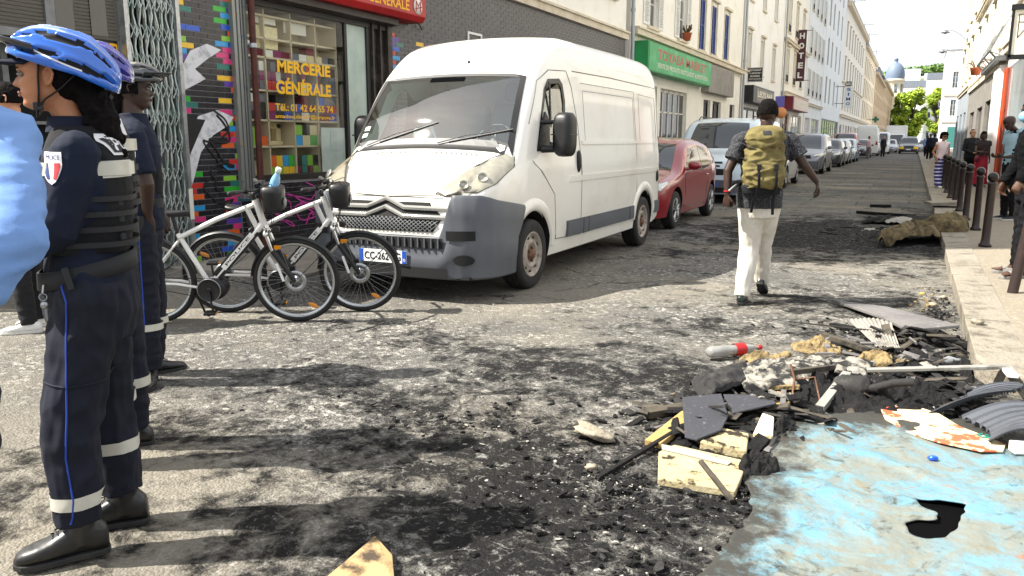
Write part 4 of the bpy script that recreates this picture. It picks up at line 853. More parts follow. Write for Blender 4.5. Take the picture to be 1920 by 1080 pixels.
def wheel(parent, x, y, r, w_, side, style='alloy', rimmat='steel'):
 k = (r, w_, style, rimmat)
 if k not in WHC:
  t = MB(); R90 = Matrix.Rotation(R(-90), 4, 'X'); rr_ = r*.64
  t.lathe([(rr_, -w_/2+.01), (r*.86, -w_/2), (r*.95, -w_/2+.012), (r*.99, -w_/2+.035), (r, -w_/4), (r*.985, -w_/4+.004), (r*.985, -w_/4+.012), (r, -w_/4+.016), (r, -.01), (r*.985, -.006), (r*.985, .006), (r, .01), (r, w_/4-.016), (r*.985, w_/4-.012), (r*.985, w_/4-.004), (r, w_/4), (r*.99, w_/2-.035), (r*.95, w_/2-.012), (r*.86, w_/2), (rr_, w_/2-.01), (rr_, -w_/2+.01)], 40, R90)
  m = MB()   # rim faces local -y
  if style == 'steel':
   m.lathe([(rr_*1.02, -w_/2+.012), (rr_*.97, -w_/2+.004), (rr_*.9, -w_/2+.03), (rr_*.84, -w_/2+.055), (rr_*.62, -w_/2+.018), (rr_*.45, -w_/2+.02), (rr_*.42, -w_/2+.04), (0, -w_/2+.04)], 36, R90)
   h_ = MB()
   for i in range(9):
    a = i*2*math.pi/9; h_.T = Matrix.Rotation(a, 4, 'Y'); h_.ell((0, -w_/2+.034, rr_*.76), (rr_*.10, .012, rr_*.055), 10, 6)
   h_.T = Matrix(); hole = h_.mesh('rim_holes', 'black'); n = MB(); n.lathe([(0, -w_/2+.0), (.045, -w_/2+.002), (.055, -w_/2+.03), (.055, -w_/2+.05)], 18, R90)
   for i in range(5): a = i*2*math.pi/5; n.cyl((rr_*.3*math.sin(a), -w_/2+.015, rr_*.3*math.cos(a)), (rr_*.3*math.sin(a), -w_/2+.05, rr_*.3*math.cos(a)), .014, 8)
   hub = n.mesh('hub', 'rust_hub')
  else:
   m.lathe([(rr_*1.02, -w_/2+.012), (rr_*.97, -w_/2+.004), (rr_*.92, -w_/2+.02), (rr_*.9, -w_/2+.07), (rr_*.9, 0)], 36, R90); ns = 5 if style == 'alloy' else 9
   for i in range(ns):
    for da in ((-.16, .16) if style == 'alloy' else (0,)):
     a = i*2*math.pi/ns+da; b_ = i*2*math.pi/ns+da*1.2; m.tube([(rr_*.16*math.sin(a), -w_/2+.02, rr_*.16*math.cos(a)), (rr_*.93*math.sin(b_), -w_/2+.014, rr_*.93*math.cos(b_))], [(.028, .014), (.02, .012)], 6)
   m.lathe([(0, -w_/2+.005), (.05, -w_/2+.008), (rr_*.2, -w_/2+.02), (rr_*.2, -w_/2+.06)], 18, R90)
   n = MB(); n.lathe([(0, -w_/2+.09), (rr_*.9, -w_/2+.09)], 24, R90); hole = n.mesh('brake_disc', 'black'); hub = None
  WHC[k] = (t.mesh('tyre', 'tyre_rubber'), m.mesh('rim', rimmat), hole, hub)
 t, m, hole, hub = WHC[k]
 e = bpy.data.objects.new('wheel', t); COL.objects.link(e); e.parent = parent; e.location = (x, y, r); e.rotation_euler = (0, random.uniform(0, 6), 0 if side < 0 else math.pi)
 a = link('rim', m, e);
 link(hole.name.split('.')[0], hole, e)
 if hub: link('hub', hub, e)
 e.name = 'wheel'; return e
M('tyre_rubber', '19191a', .8, 0, (9, '2b2824', .45, .7)); M('rust_hub', '6b4b38', .6, .4, (20, 'a58a74', .5, .7)); M('steel_dirty', 'a39a90', .45, .15, (14, '6d594a', .5, .7)); M('light_glass', 'c9ccc8', .08, 0, None, None, .8, .6); M('lens_dull', '8a8678', .12, 0, (9, 'a5a08d', .4, .7), None, .7, .8); M('lamp_inner', 'aaa89c', .3, .5)
M('tail_red', '8c1014', .15, 0, None, None, .7, .4); M('plate_white', 'e6e6e2', .4); M('plate_blue', '1c4fb0', .4); M('amber', 'd9870f', .2, 0, None, None, .6, .3); M('bumper_grey', '54575d', .5, 0, (1.6, '5b5e63', .45, .7), (300, .12, .002), .4); M('arch_black', '0f0f10', .8); M('car_glass', '14222c', .04, 0, None, None, 1.0)
MATS['car_glass'].node_tree.nodes['Principled BSDF'].inputs['IOR'].default_value = 1.5
def plate(parent, x, y, z, txt, rz, w_=.52, h=.11, tilt=0, region='93'):
 """number plate facing local -x (rz=0 meaning front)"""
 e = bpy.data.objects.new('number_plate', None); m = MB(); m.b2(-.008, 0, -w_/2, w_/2, -h/2, h/2); me = m.mesh('number_plate', 'plate_white'); bpy.data.objects.remove(e)
 e = link('number_plate', me, parent, (x, y, z)); e.rotation_euler = (0, tilt, rz)
 for s_ in (-1, 1): m = MB(); m.b2(-.0105, -.007, s_*w_/2, s_*(w_/2-.045), -h/2, h/2); link('plate_band', m.mesh('plate_band', 'plate_blue'), e)
 if txt:
  q = fit_text(txt, -w_/2+.06, w_/2-.06, -.035, .035, 0, 'black', e, -1, .0105, .015);
  fit_text(region, -w_/2+.01, -w_/2+.035, -.04, -.012, 0, 'paper', e, -1, .012, .015)
 return e
def paint(name, hexc, rough=.28, coat=1, metal=0): return M('paint_'+name, hexc, rough, metal, (.8, hexc, .4, .6), None, .5, coat)
# ---------------------------------------------------------------- the hero van
def hero_van():
 paint('van', 'f1efe8', .3, .6); b_ = MATS['paint_van']
 M('van_white', 'eeebe2', .32, 0, (1.1, 'dcd5c4', .5, .8), None, .5, .6, var2=(5, 'cfc5ad', .62, .82)); M('cabin_grey', 'a9b3af', .8); M('rust', '6d3a1e', .8)
 root = empty('white_van', (-4.28, 6.05, 0), R(90), 'white high roof delivery van with grey bumpers parked in front of the dark tiled wall', 'van')
 zt = [(0, .60), (.015, .78), (.04, .90), (.09, .975), (.2, 1.07), (.4, 1.2), (.6, 1.30), (.7, 1.345), (.95, 1.70), (1.22, 2.05), (1.38, 2.22), (1.58, 2.39), (1.85, 2.485), (2.2, 2.525), (4.2, 2.53), (5.2, 2.51), (5.36, 2.47), (5.42, 2.40)]
 W = [(0, .62), (.015, .72), (.04, .80), (.09, .86), (.2, .93), (.4, .98), (.7, 1.005), (1.2, 1.02), (2.5, 1.025), (5.1, 1.02), (5.36, 1.0), (5.42, .985)]
 zb = [(0, .30), (.2, .26), (5.1, .28), (5.42, .36)]
 Ry = [(0, .12), (.2, .18), (.5, .26), (.7, .24), (.9, .17), (1.25, .17), (1.6, .24), (2.2, .2), (5.42, .18)]; Rz = [(0, .10), (.2, .13), (.5, .22), (.7, .26), (1.0, .34), (1.25, .30), (1.6, .34), (2.2, .34), (5.42, .32)]
 S = Shell(5.42, W, zt, zb, 1.12, .085, Ry, Rz, .03, .05)
 xs = sorted(set([0, .006, .015, .027, .04, .06, .09, .14, .2, .3, .4, .5, .6, .65, .7, .78, .86, .95, 1.05, 1.14, 1.22, 1.3, 1.38, 1.48, 1.58, 1.7, 1.85, 2, 2.2]+[2.2+i*.25 for i in range(1, 12)]+[5.1, 5.25, 5.33, 5.36, 5.39, 5.42]))
 body = S.body(xs).build('body', ['van_white'], root); fixn(body.data)
 body.parent = None
 def cut(m, mat):
  o = m.build('cut', mat); fixn(o.data); mo = body.modifiers.new('b', 'BOOLEAN'); mo.object = o; mo.operation = 'DIFFERENCE'; mo.solver = 'EXACT'; mo.material_mode = 'TRANSFER'; me = eval_mesh(body, 'body'); body.modifiers.clear(); body.data = me; bpy.data.objects.remove(o)
 for x in (1.02, 4.62):
  for sd in (-1, 1): c = MB(); c.tube([(x, sd*.66, .37), (x, sd*1.2, .37)], .405, 40); cut(c, 'arch_black')
 # cabin hollow
 c = MB(); cr = []
 for x in (.80, .95, 1.1, 1.22, 1.4, 1.7, 2.1):
  zt_ = max(S.zt(x)-.05, 1.22); zt_ = min(zt_, 2.2); hw = lambda z: S.h(x, z)-.07
  cr.append([(x, hw(.9), .9), (x, hw(min(1.3, zt_)), min(1.3, zt_)), (x, min(hw(zt_-.12), S.hf(x)+.02), zt_), (x, -min(hw(zt_-.12), S.hf(x)+.02), zt_), (x, -hw(min(1.3, zt_)), min(1.3, zt_)), (x, -hw(.9), .9)])
 c.rings(cr, True, False); cut(c, 'cabin_grey')
 # windscreen opening
 def wsh(off): return lambda u, v: None
 def wsp(u, v, off, x0=.735, x1=1.245, w0=.93, w1=.83):
  x = x0+(x1-x0)*v; hw = w0+(w1-w0)*v; y = (-1+2*u)*hw; e = .01; x += .05*(1-(2*u-1)**2)*0
  dz = (S.top(x+e, y)-S.top(x-e, y))/(2*e); n = Vector((-dz, 0, 1)).normalized(); return Vector((x, y, S.top(x, y)))+n*off
 def slab(fn_o, offs, nu=8, nv=6):
  m = MB(); A = [[fn_o(i/nu, j/nv, offs[0]) for j in range(nv+1)] for i in range(nu+1)]; B = [[fn_o(i/nu, j/nv, offs[1]) for j in range(nv+1)] for i in range(nu+1)]
  vs = [p for r in A for p in r]+[p for r in B for p in r]; n = (nu+1)*(nv+1); ix = lambda i, j: i*(nv+1)+j; fs = []
  for i in range(nu):
   for j in range(nv): fs.append((ix(i, j), ix(i+1, j), ix(i+1, j+1), ix(i, j+1))); fs.append((n+ix(i, j), n+ix(i, j+1), n+ix(i+1, j+1), n+ix(i+1, j)))
  for i in range(nu):
   for j in (0, nv): a, b = ix(i, j), ix(i+1, j); fs.append((a, a+n, b+n, b) if j == 0 else (a, b, b+n, a+n))
  for j in range(nv):
   for i in (0, nu): a, b = ix(i, j), ix(i, j+1); fs.append((a, b, b+n, a+n) if i == 0 else (a, a+n, b+n, b))
  m._add(vs, fs); return m
 c = slab(lambda u, v, o: wsp(u, v, o, .77, 1.225, .885, .795), (.06, -.30))
 me = c.mesh('c', 'arch_black'); b2_ = bmesh.new(); b2_.from_mesh(me); bmesh.ops.recalc_face_normals(b2_, faces=b2_.faces); b2_.to_mesh(me); b2_.free(); o = link('cut', me)
 mo = body.modifiers.new('b', 'BOOLEAN'); mo.object = o; mo.operation = 'DIFFERENCE'; mo.solver = 'EXACT'; mo.material_mode = 'TRANSFER'; me = eval_mesh(body, 'body'); body.modifiers.clear(); body.data = me; bpy.data.objects.remove(o)
 # side windows (door glass)
 dg = [(1.12, 1.36), (1.74, 1.34), (1.84, 1.42), (1.90, 1.85), (1.86, 2.02), (1.78, 2.07), (1.50, 2.05), (1.38, 1.94)]
 gp = [(1.17, 1.40), (1.72, 1.38), (1.79, 1.44), (1.85, 1.85), (1.82, 1.98), (1.76, 2.02), (1.52, 2.0), (1.42, 1.91)]
 for sd in (-1, 1):
  c = MB(); c.prism([(x, sd*1.2, z) for x, z in gp], (0, -sd*.42, 0)); cut(c, 'arch_black')
 body.parent = root; body.data.polygons.foreach_set('use_smooth', [True]*len(body.data.polygons)); mod = None
 bm = bmesh.new(); bm.from_mesh(body.data);
 for e in bm.edges: e.smooth = not (len(e.link_faces) == 2 and e.calc_face_angle(0) > .55)
 bm.to_mesh(body.data); bm.free()
 # windscreen with black surround
 sr = MB(); fn = wsp
 def band(pts_o, pts_i, off):
  for i in range(len(pts_o)-1): sr._add([fn(*pts_o[i], off), fn(*pts_o[i+1], off), fn(*pts_i[i+1], off), fn(*pts_i[i], off)], [(0, 1, 2, 3)])
 N = 14; O = [(i/N, 0) for i in range(N+1)]+[(1, i/N) for i in range(1, N+1)]+[(1-i/N, 1) for i in range(1, N+1)]+[(0, 1-i/N) for i in range(1, N+1)]
 I = [(.035+.93*u, .09+.86*v) for u, v in O]; band(O, I, .006); sr.build('windscreen_surround', 'black_plastic', root)
 g_ = MB(); g_.grid(14, 10, lambda u, v: fn(.03+.94*u, .08+.88*v, .004)); glass_mat('screen_glass', (.80, .90, .85), .85, .19); g_.build('windscreen', 'screen_glass', root)
 k = MB(); k.grid(6, 2, lambda u, v: fn(.40+.24*u, .935-.07*v, .0075)); k.build('mirror_patch', M('matt_black', '08080a', 1, spec=.05), root)
 k = MB();
 for v0 in (.14, .22): k.grid(2, 2, lambda u, v: fn(.925+.035*u, v0+.05*v, .0075))
 k.build('windscreen_sticker', M('sticker_green', 'b9d6c0', .6), root)
 for sd in (-1, 1):
  # door window frame + glass
  m = MB()
  n = len(dg)
  for i in range(n):
   a, b, c_, d = dg[i], dg[(i+1) % n], gp[(i+1) % n], gp[i]
   m.quad(*[(p[0], sd*(S.h(*p)+.004), p[1]) for p in (a, b, c_, d)])
  m.box((1.5, sd*(S.h(1.5, 1.7)+.002), 1.7), (.03, .01, .64), (0, R(-6), 0)); m.build('door_window_frame', 'black_plastic', root)
  S.side(gp, -.004, sd, 6, 6, thick=0).build('side_window', 'screen_glass', root)
  # door seam lines, rub strips, door handle, fuel flap, crease
  def line(pts, r=.004, mat='black', nm='door_seam'):
   q = MB(); P_ = []
   for i in range(len(pts)-1):
    for t in (0, .25, .5, .75): x = pts[i][0]*(1-t)+pts[i+1][0]*t; z = pts[i][1]*(1-t)+pts[i+1][1]*t; P_.append((x, sd*(S.h(x, z)+.0), z))
   x, z = pts[-1]; P_.append((x, sd*(S.h(x, z)), z)); q.tube(P_, r, 5); return q.build(nm, mat, root)
  line([(1.02, 1.25), (1.06, 1.22), (1.2, 1.15), (1.52, .9), (1.56, .44), (2.25, .42), (2.27, 1.1), (2.22, 1.6), (2.1, 2.0), (1.98, 2.16), (1.55, 2.14), (1.3, 2.02), (1.02, 1.6)], .0045, M('seam', '6a665c', .8))
  line([(2.36, 2.06), (4.25, 2.06), (4.28, .45), (2.34, .42)], .0035, 'seam'); line([(4.45, 2.04), (5.2, 2.02), (5.22, 1.42), (4.44, 1.44), (4.45, 2.04)], .003, 'seam'); line([(2.42, 1.98), (4.2, 1.98), (4.2, 1.42), (2.42, 1.42), (2.42, 1.98)], .003, 'seam')
  line([(2.15, 2.17), (3.3, 2.18), (5.25, 2.16)], .006, 'seam', 'roof_seam'); line([(5.33, 2.2), (5.35, .5)], .0045, 'seam')
  S.side([(2.3, 1.40), (5.28, 1.40), (5.28, 1.44), (2.3, 1.44)], .014, sd, 16, 1).build('body_crease', 'van_white', root)
  S.side([(1.9, 1.01), (5.26, 1.01), (5.26, 1.07), (1.95, 1.07)], .012, sd, 16, 1).build('body_crease', 'van_white', root)
  for a, b in ((1.84, 2.28), (2.30, 2.44), (2.46, 3.92), (3.95, 4.12)): S.side([(a, .43), (b, .43), (b, .60), (a, .60)], .024, sd, 6, 3).build('rub_strip', 'bumper_grey', root)
  S.side([(5.04, .43), (5.34, .43), (5.34, .60), (5.08, .60)], .024, sd, 3, 3).build('rub_strip', 'bumper_grey', root)
  q = MB(); x, z = 2.17, 1.22; q.ell((x, sd*(S.h(x, z)+.008), z), (.045, .03, .12), 14, 10); q.build('door_handle', 'black_plastic', root)
  q = MB(); x, z = 5.2, 1.0; q.ell((x, sd*(S.h(x, z)+.008), z-.05), (.03, .02, .09), 10, 8); q.build('latch', 'black_plastic', root)
  # flared arches
  for cx, a0, a1 in ((1.02, 15, 178), (4.62, 5, 175)):
   q = MB(); pr_ = []
   for i in range(25):
    a = R(a0+(a1-a0)*i/24); row = []
    for rad, o in ((.40, -.02), (.405, .014), (.445, .020), (.50, .010), (.53, -.004)):
     x = cx-rad*math.cos(a)*1.03; z = .37+rad*math.sin(a); row.append((x, sd*(S.h(x, max(z, .3))+o), z))
    pr_.append(row)
   q.rings(pr_, False, True, False); q.build('wheel_arch', 'van_white', root)
  # mirrors
  q = MB(); mx, mz = 1.33, 1.50; y0 = S.h(mx, 1.5)
  q.T = Matrix.Translation((mx, sd*(y0+.21), mz)) @ Matrix.Rotation(sd*R(8), 4, 'Z')
  q.rings([[(-.10+.0*k, 0, 0)]*1 for k in range(0)] or [[(x_, y_*sc_, z_*sc_) for y_, z_ in [(.105*math.copysign(abs(math.cos(t))**.55, math.cos(t)), .215*math.copysign(abs(math.sin(t))**.55, math.sin(t))) for t in [2*math.pi*i/24 for i in range(24)]]] for x_, sc_ in ((-.09, .5), (-.085, .75), (-.06, .92), (-.02, 1), (.06, 1.0), (.075, .96))], True)
  q.T = Matrix(); q.box((mx, sd*(y0+.21), 1.50), (.17, .214, .012)); q.tube([(1.25, sd*(y0-.02), 1.36), (mx, sd*(y0+.12), 1.36)], [(.07, .04), (.05, .035)], 10); q.tube([(1.27, sd*(y0-.02), 1.62), (mx, sd*(y0+.12), 1.62)], [(.05, .025), (.04, .02)], 10)
  q.prism([(1.12, sd*(y0+.003), 1.34), (1.42, sd*(y0+.003), 1.34), (1.4, sd*(y0+.003), 1.64), (1.3, sd*(y0+.003), 1.72)], (0, sd*.02, 0))
  mo_ = q.build('mirror', 'black_plastic', root); q = MB(); q.box((mx+.077, sd*(y0+.21), mz), (.004, .17, .34)); q.build('mirror_glass', 'chrome', mo_)
  # headlight: housing and lens
  hl = [(sd*.50, .985), (sd*.60, .965), (sd*.86, .985), (sd*.955, 1.06), (sd*.965, 1.2), (sd*.93, 1.31), (sd*.87, 1.315), (sd*.72, 1.21)]
  cy_, cz_ = sum(p[0] for p in hl)/8, sum(p[1] for p in hl)/8; S.front([(cy_+(p[0]-cy_)*1.035, cz_+(p[1]-cz_)*1.05) for p in hl], .0015, 14, 12).build('headlight_seal', 'seam', root)
  q = S.front(hl, .005, 14, 12); hh = q.build('headlight', 'lens_dull', root)
  for yy, zz, r_ in ((.74, 1.05, .045), (.85, 1.11, .05)):
   x = S.nose(yy, zz); k = MB(); k.lathe([(r_, .022), (r_*.9, .03), (r_*.75, .012), (0, .006)], 20, Matrix.Translation((x, sd*yy, zz)) @ Matrix.Rotation(sd*R(-35), 4, 'Z') @ Matrix.Rotation(R(-90), 4, 'Y') @ Matrix.Rotation(R(30), 4, 'Y')); k.build('reflector', 'lamp_inner', hh)
  wheel(root, 1.02, sd*.905, .345, .225, sd, 'steel', 'steel_dirty'); wheel(root, 4.62, sd*.905, .345, .225, sd, 'steel', 'steel_dirty')
 # bonnet seams and vents
 q = MB()
 for sd in (-1, 1):
  P_ = []
  for i in range(14): t = i/13; x = .085+.60*t; y = sd*(.50+.34*t**.8); P_.append((x, y, S.top(x, y)+.001))
  q.tube(P_, .005, 5)
 P_ = [(S.nose(y, .945)-.006, y, .945+.02*abs(y)/.5) for y in [-.56+i*.056 for i in range(21)]]; q.tube(P_, .0065, 5); q.build('bonnet_seam', 'seam', root)
 q = MB()
 for y0_ in (-.62, .12):
  for i in range(9): y = y0_+i*.055; x = .60; q.box((x, y, S.top(x, y)+.002), (.05, .012, .004), (0, -math.atan(.4), R(30)))
 q.build('bonnet_vents', 'seam', root)
 q = MB(); q.grid(16, 3, lambda u, v: (lambda x, y: Vector((x, y, S.top(x, y)+.008)))(.675+.085*v+.0, (-.86+1.72*u))); q.build('cowl', 'black_plastic', root)
 # wipers
 for a, b, n_ in (((.72, -.12), (.82, -.72), 0), ((.72, .72), (.84, .10), 1)):
  m = MB(); pa = Vector((a[0], a[1], S.top(*a)+.03)); pb = Vector((b[0], b[1], S.top(*b)+.03)); m.tube([pa, (pa+pb)/2+Vector((0, 0, .02)), pb], [.006, .005, .003], 6); pc_ = pb+(pa-pb)*.35; d = (pb-pa).normalized(); m.tube([pc_-d*-.0-Vector((0, 0, .012))+d*.38, pc_-Vector((0, 0, .012))-d*.28], (.005, .012), 6); m.build('wiper', 'black_plastic', root)
 # bumper
 path = [(-.055, 0), (-.05, .3), (-.04, .55), (-.02, .68), (.02, .80), (.09, .905), (.2, .985), (.34, 1.03), (.48, 1.045), (.56, 1.045)]
 full = [(x, -y) for x, y in reversed(path)]+path[1:]
 dens = []
 for i in range(len(full)-1):
  for t in (0, .25, .5, .75): dens.append((full[i][0]*(1-t)+full[i+1][0]*t, full[i][1]*(1-t)+full[i+1][1]*t))
 dens.append(full[-1])
 def ztop(y, x):
  a = abs(y)
  z = .605 if a < .60 else .605+(.97-.605)*min(1, (a-.60)/.10)**.8
  if x > .12: z = .97-.13*min(1, (x-.12)/.45)
  return z
 m = MB(); lv = [(0, .05, .2), (.03, .015, 0), (.25, .0, 0), (.3, -.008, 0), (.5, -.004, 0), (.56, .006, 0), (.75, .004, 0), (.96, .012, 0), (1.0, .03, 0), (1.0, .09, 0)]; rg = []
 for t, ins, _ in lv:
  row = []
  for x, y in dens:
   zt_ = ztop(y, x); z = .215+(zt_-.215)*t; c_ = Vector((1.2, 0)); n = (c_-Vector((x, y))).normalized(); se = .59 if z < .37 else min(.80, 1.02-math.sqrt(max(.0, .43**2-(z-.37)**2))); x2 = x if x < .3 else .3+(x-.3)*(se-.3)/.26; row.append((x2+n.x*ins, y+n.y*ins, z))
  rg.append(row)
 m.rings(rg, False, True, False); bo = m.build('front_bumper', 'bumper_grey', root)
 bm = bmesh.new(); bm.from_mesh(bo.data)
 for e in bm.edges: e.smooth = not (len(e.link_faces) == 2 and e.calc_face_angle(0) > .7)
 bm.to_mesh(bo.data); bm.free()
 q = MB(); q.box((.3, 0, .235), (.55, 1.7, .02)); q.build('under_tray', 'arch_black', root)
 # intake, slots, fog lamp recesses
 def onb(y, off=.0):
  a = abs(y); f = tabf([(p[1], p[0]) for p in path[:8]]); return f(a)-off
 q = MB(); q.grid(12, 1, lambda u, v: (onb(-.62+1.24*u, .004), -.62+1.24*u, .50+.09*v)); q.build('bumper_slot', 'arch_black', root); q = MB()
 for i in range(18): y = -.58+i*.068; q.box((onb(y, .012), y, .545), (.012, .012, .085))
 q.build('slot_grille', 'bumper_grey', root)
 q = MB(); q.grid(12, 1, lambda u, v: (onb(-.66+1.32*u, .0065), -.66+1.32*u, .235+.085*v)); q.build('lower_intake', 'arch_black', root)
 for sd in (-1, 1):
  q = MB(); P_ = [(.66, .57), (.86, .60), (.84, .68), (.68, .655)]
  q.grid(6, 4, lambda u, v: (onb(.655+.24*u, .013), sd*(.655+.24*u), .575+.085*v)); q.build('bumper_pocket', 'arch_black', root)
  q = MB(); q.grid(14, 6, lambda u, v: (lambda y, z: (onb(y, .014), sd*y, z))(.72+.17*u, .40+(v-.5)*.095*math.sqrt(max(.02, 1-(2*u-1)**2)))); q.build('fog_lamp_recess', 'arch_black', root)
 # grille surround (white) + mesh + chevrons
 gz0, gz1 = .605, .93
 q = MB(); q.grid(16, 8, lambda u, v: (-.035+.10*max(0, v-.3)+.05*abs(-1+2*u)**3, (-.70+1.40*u)*(1-.02*v), gz0+(gz1-gz0)*v)); q.build('grille_surround', 'van_white', root)
 def gx(y, z): v = (z-gz0)/(gz1-gz0); return -.035+.10*max(0, v-.3)+.05*abs(y/.70)**3
 q = MB(); q.grid(14, 4, lambda u, v: (lambda y, z: (gx(y, z)-.004, y, z))((-1+2*u)*(.60-.09*(1-v)), .64+.13*v)); gm = q.build('grille', 'arch_black', root)
 q = MB()
 for i in range(-14, 15):
  for sg in (-1, 1):
   P_ = []
   for k in range(5):
    z = .645+.12*k/4; y = i*.046+sg*(k/4-.5)*.16
    if abs(y) < .51+.09*(k/4): P_.append((gx(y, z)-.008, y, z))
   if len(P_) > 1: q.tube(P_, .0045, 5)
 q.build('grille_mesh', 'grey_metal', gm)
 q = MB(); q.grid(14, 1, lambda u, v: (lambda y, z: (gx(y, z)-.004, y, z))((-1+2*u)*.61, .765+.135*v)); q.build('upper_slot', 'arch_black', root)
 for z0, hgt in ((.775, .055), (.85, .05)):
  q = MB(); sec = []
  ysq = [-.64, -.4, -.22, -.12, 0, .12, .22, .4, .64]
  zc = lambda y: z0+ (0 if abs(y) > .2 else .075*(1-abs(y)/.2))-.012*abs(y)
  ysq = [-.64+.04*i for i in range(33)]
  for y in ysq:
   z = zc(y); x = gx(y, z); sec.append([(x-.004, y, z-.022), (x-.028, y, z-.012), (x-.03, y, z+.008), (x-.006, y, z+.024)])
  q.rings(sec, True, False); q.build('chevron', 'chevron_white' if 'chevron_white' in MATS else M('chevron_white', 'b4b4b0', .25, .6), root)
 plate(root, onb(0)-.012, .0, .405, 'CC-262-LG', 0, .52, .115)
 q = MB(); q.ell((1.36, -.12, S.top(1.36, -.12)), (.02, .014, .02), 8, 6); q.tube([(1.36, -.12, S.top(1.36, -.12)), (1.39, -.13, S.top(1.36, -.12)+.09)], .003, 5); q.build('aerial', 'black', root)
 # cabin
 q = MB(); q.rings([[(x, y, 1.0), (x, y, z1), (x+.0, y, z1)] for x, y, z1 in ()] or [[(.80, -.88, 1.1), (.80, -.88, 1.29), (1.1, -.88, 1.33), (1.3, -.88, 1.25), (1.32, -.88, 1.0)], [(.80, .88, 1.1), (.80, .88, 1.29), (1.1, .88, 1.33), (1.3, .88, 1.25), (1.32, .88, 1.0)]], True, False); q.build('dashboard', M('dash_grey', '8d9895', .7), root, bevel=.02)
 q = MB(); q.ell((1.12, -.42, 1.33), (.16, .26, .07), 14, 8); q.build('instrument_hood', 'dash_grey', root)
 q = MB(); T_ = Matrix.Translation((1.33, -.42, 1.43)) @ Matrix.Rotation(R(-58), 4, 'Y'); q.T = T_; q.lathe([(.2+.016*math.cos(t), .016*math.sin(t)) for t in [2*math.pi*i/10 for i in range(11)]], 28); q.tube([(-.2, 0, 0), (.2, 0, 0)], (.02, .01), 6); q.tube([(0, 0, 0), (-.19, 0, 0)], (.02, .01), 6); q.ell((0, 0, 0), (.06, .06, .03), 12, 8); q.build('steering_wheel', 'black_plastic', root)
 q = MB(); q.box((1.0, .22, 1.345), (.2, .3, .012), (0, R(-6), R(10))); q.box((1.05, -.04, 1.35), (.14, .22, .01), (0, 0, R(-20))); q.build('blue_papers', M('paper_blue', '2a9fd0', .6), root)
 q = MB(); q.box((.98, .5, 1.34), (.22, .2, .01), (0, 0, .3)); q.box((1.1, -.72, 1.33), (.25, .25, .012), (0, 0, .2)); q.build('papers', 'paper', root)
 q = MB(); q.tube([(1.15, .40, 1.33), (1.13, .40, 1.56), (1.13, .20, 1.58), (1.2, .14, 1.34)], .014, 8); q.box((1.15, .34, 1.45), (.05, .16, .18)); q.build('dash_stand', 'alu', root)
 for y in (-.42, .1, .52):
  q = MB(); q.box((1.72, y, 1.45), (.16, .46, .75), (0, R(12), 0)); q.box((1.83, y, 1.95), (.1, .24, .2), (0, R(12), 0)); q.build('seat', M('seat_fabric', '5a6463', .9), root, bevel=.05, seg=3)
 # tail lamps and rear
 for sd in (-1, 1): S.front([(sd*.86, .95), (sd*.97, .95), (sd*.95, 1.5), (sd*.86, 1.5)], .012, 4, 6, rear=True).build('tail_lamp', 'tail_red', root)
 q = MB(); q.box((5.44, 0, .45), (.12, 1.9, .2)); q.build('rear_bumper', 'bumper_grey', root, bevel=.02)
 q = MB(); q.box((2.9, 0, .3), (4.2, 1.5, .1)); q.tube([(.9, -.6, .35), (.9, .6, .35)], .06, 8); q.tube([(4.62, -.8, .35), (4.62, .8, .35)], .06, 8); q.build('chassis', 'arch_black', root)
 return root
hero_van()
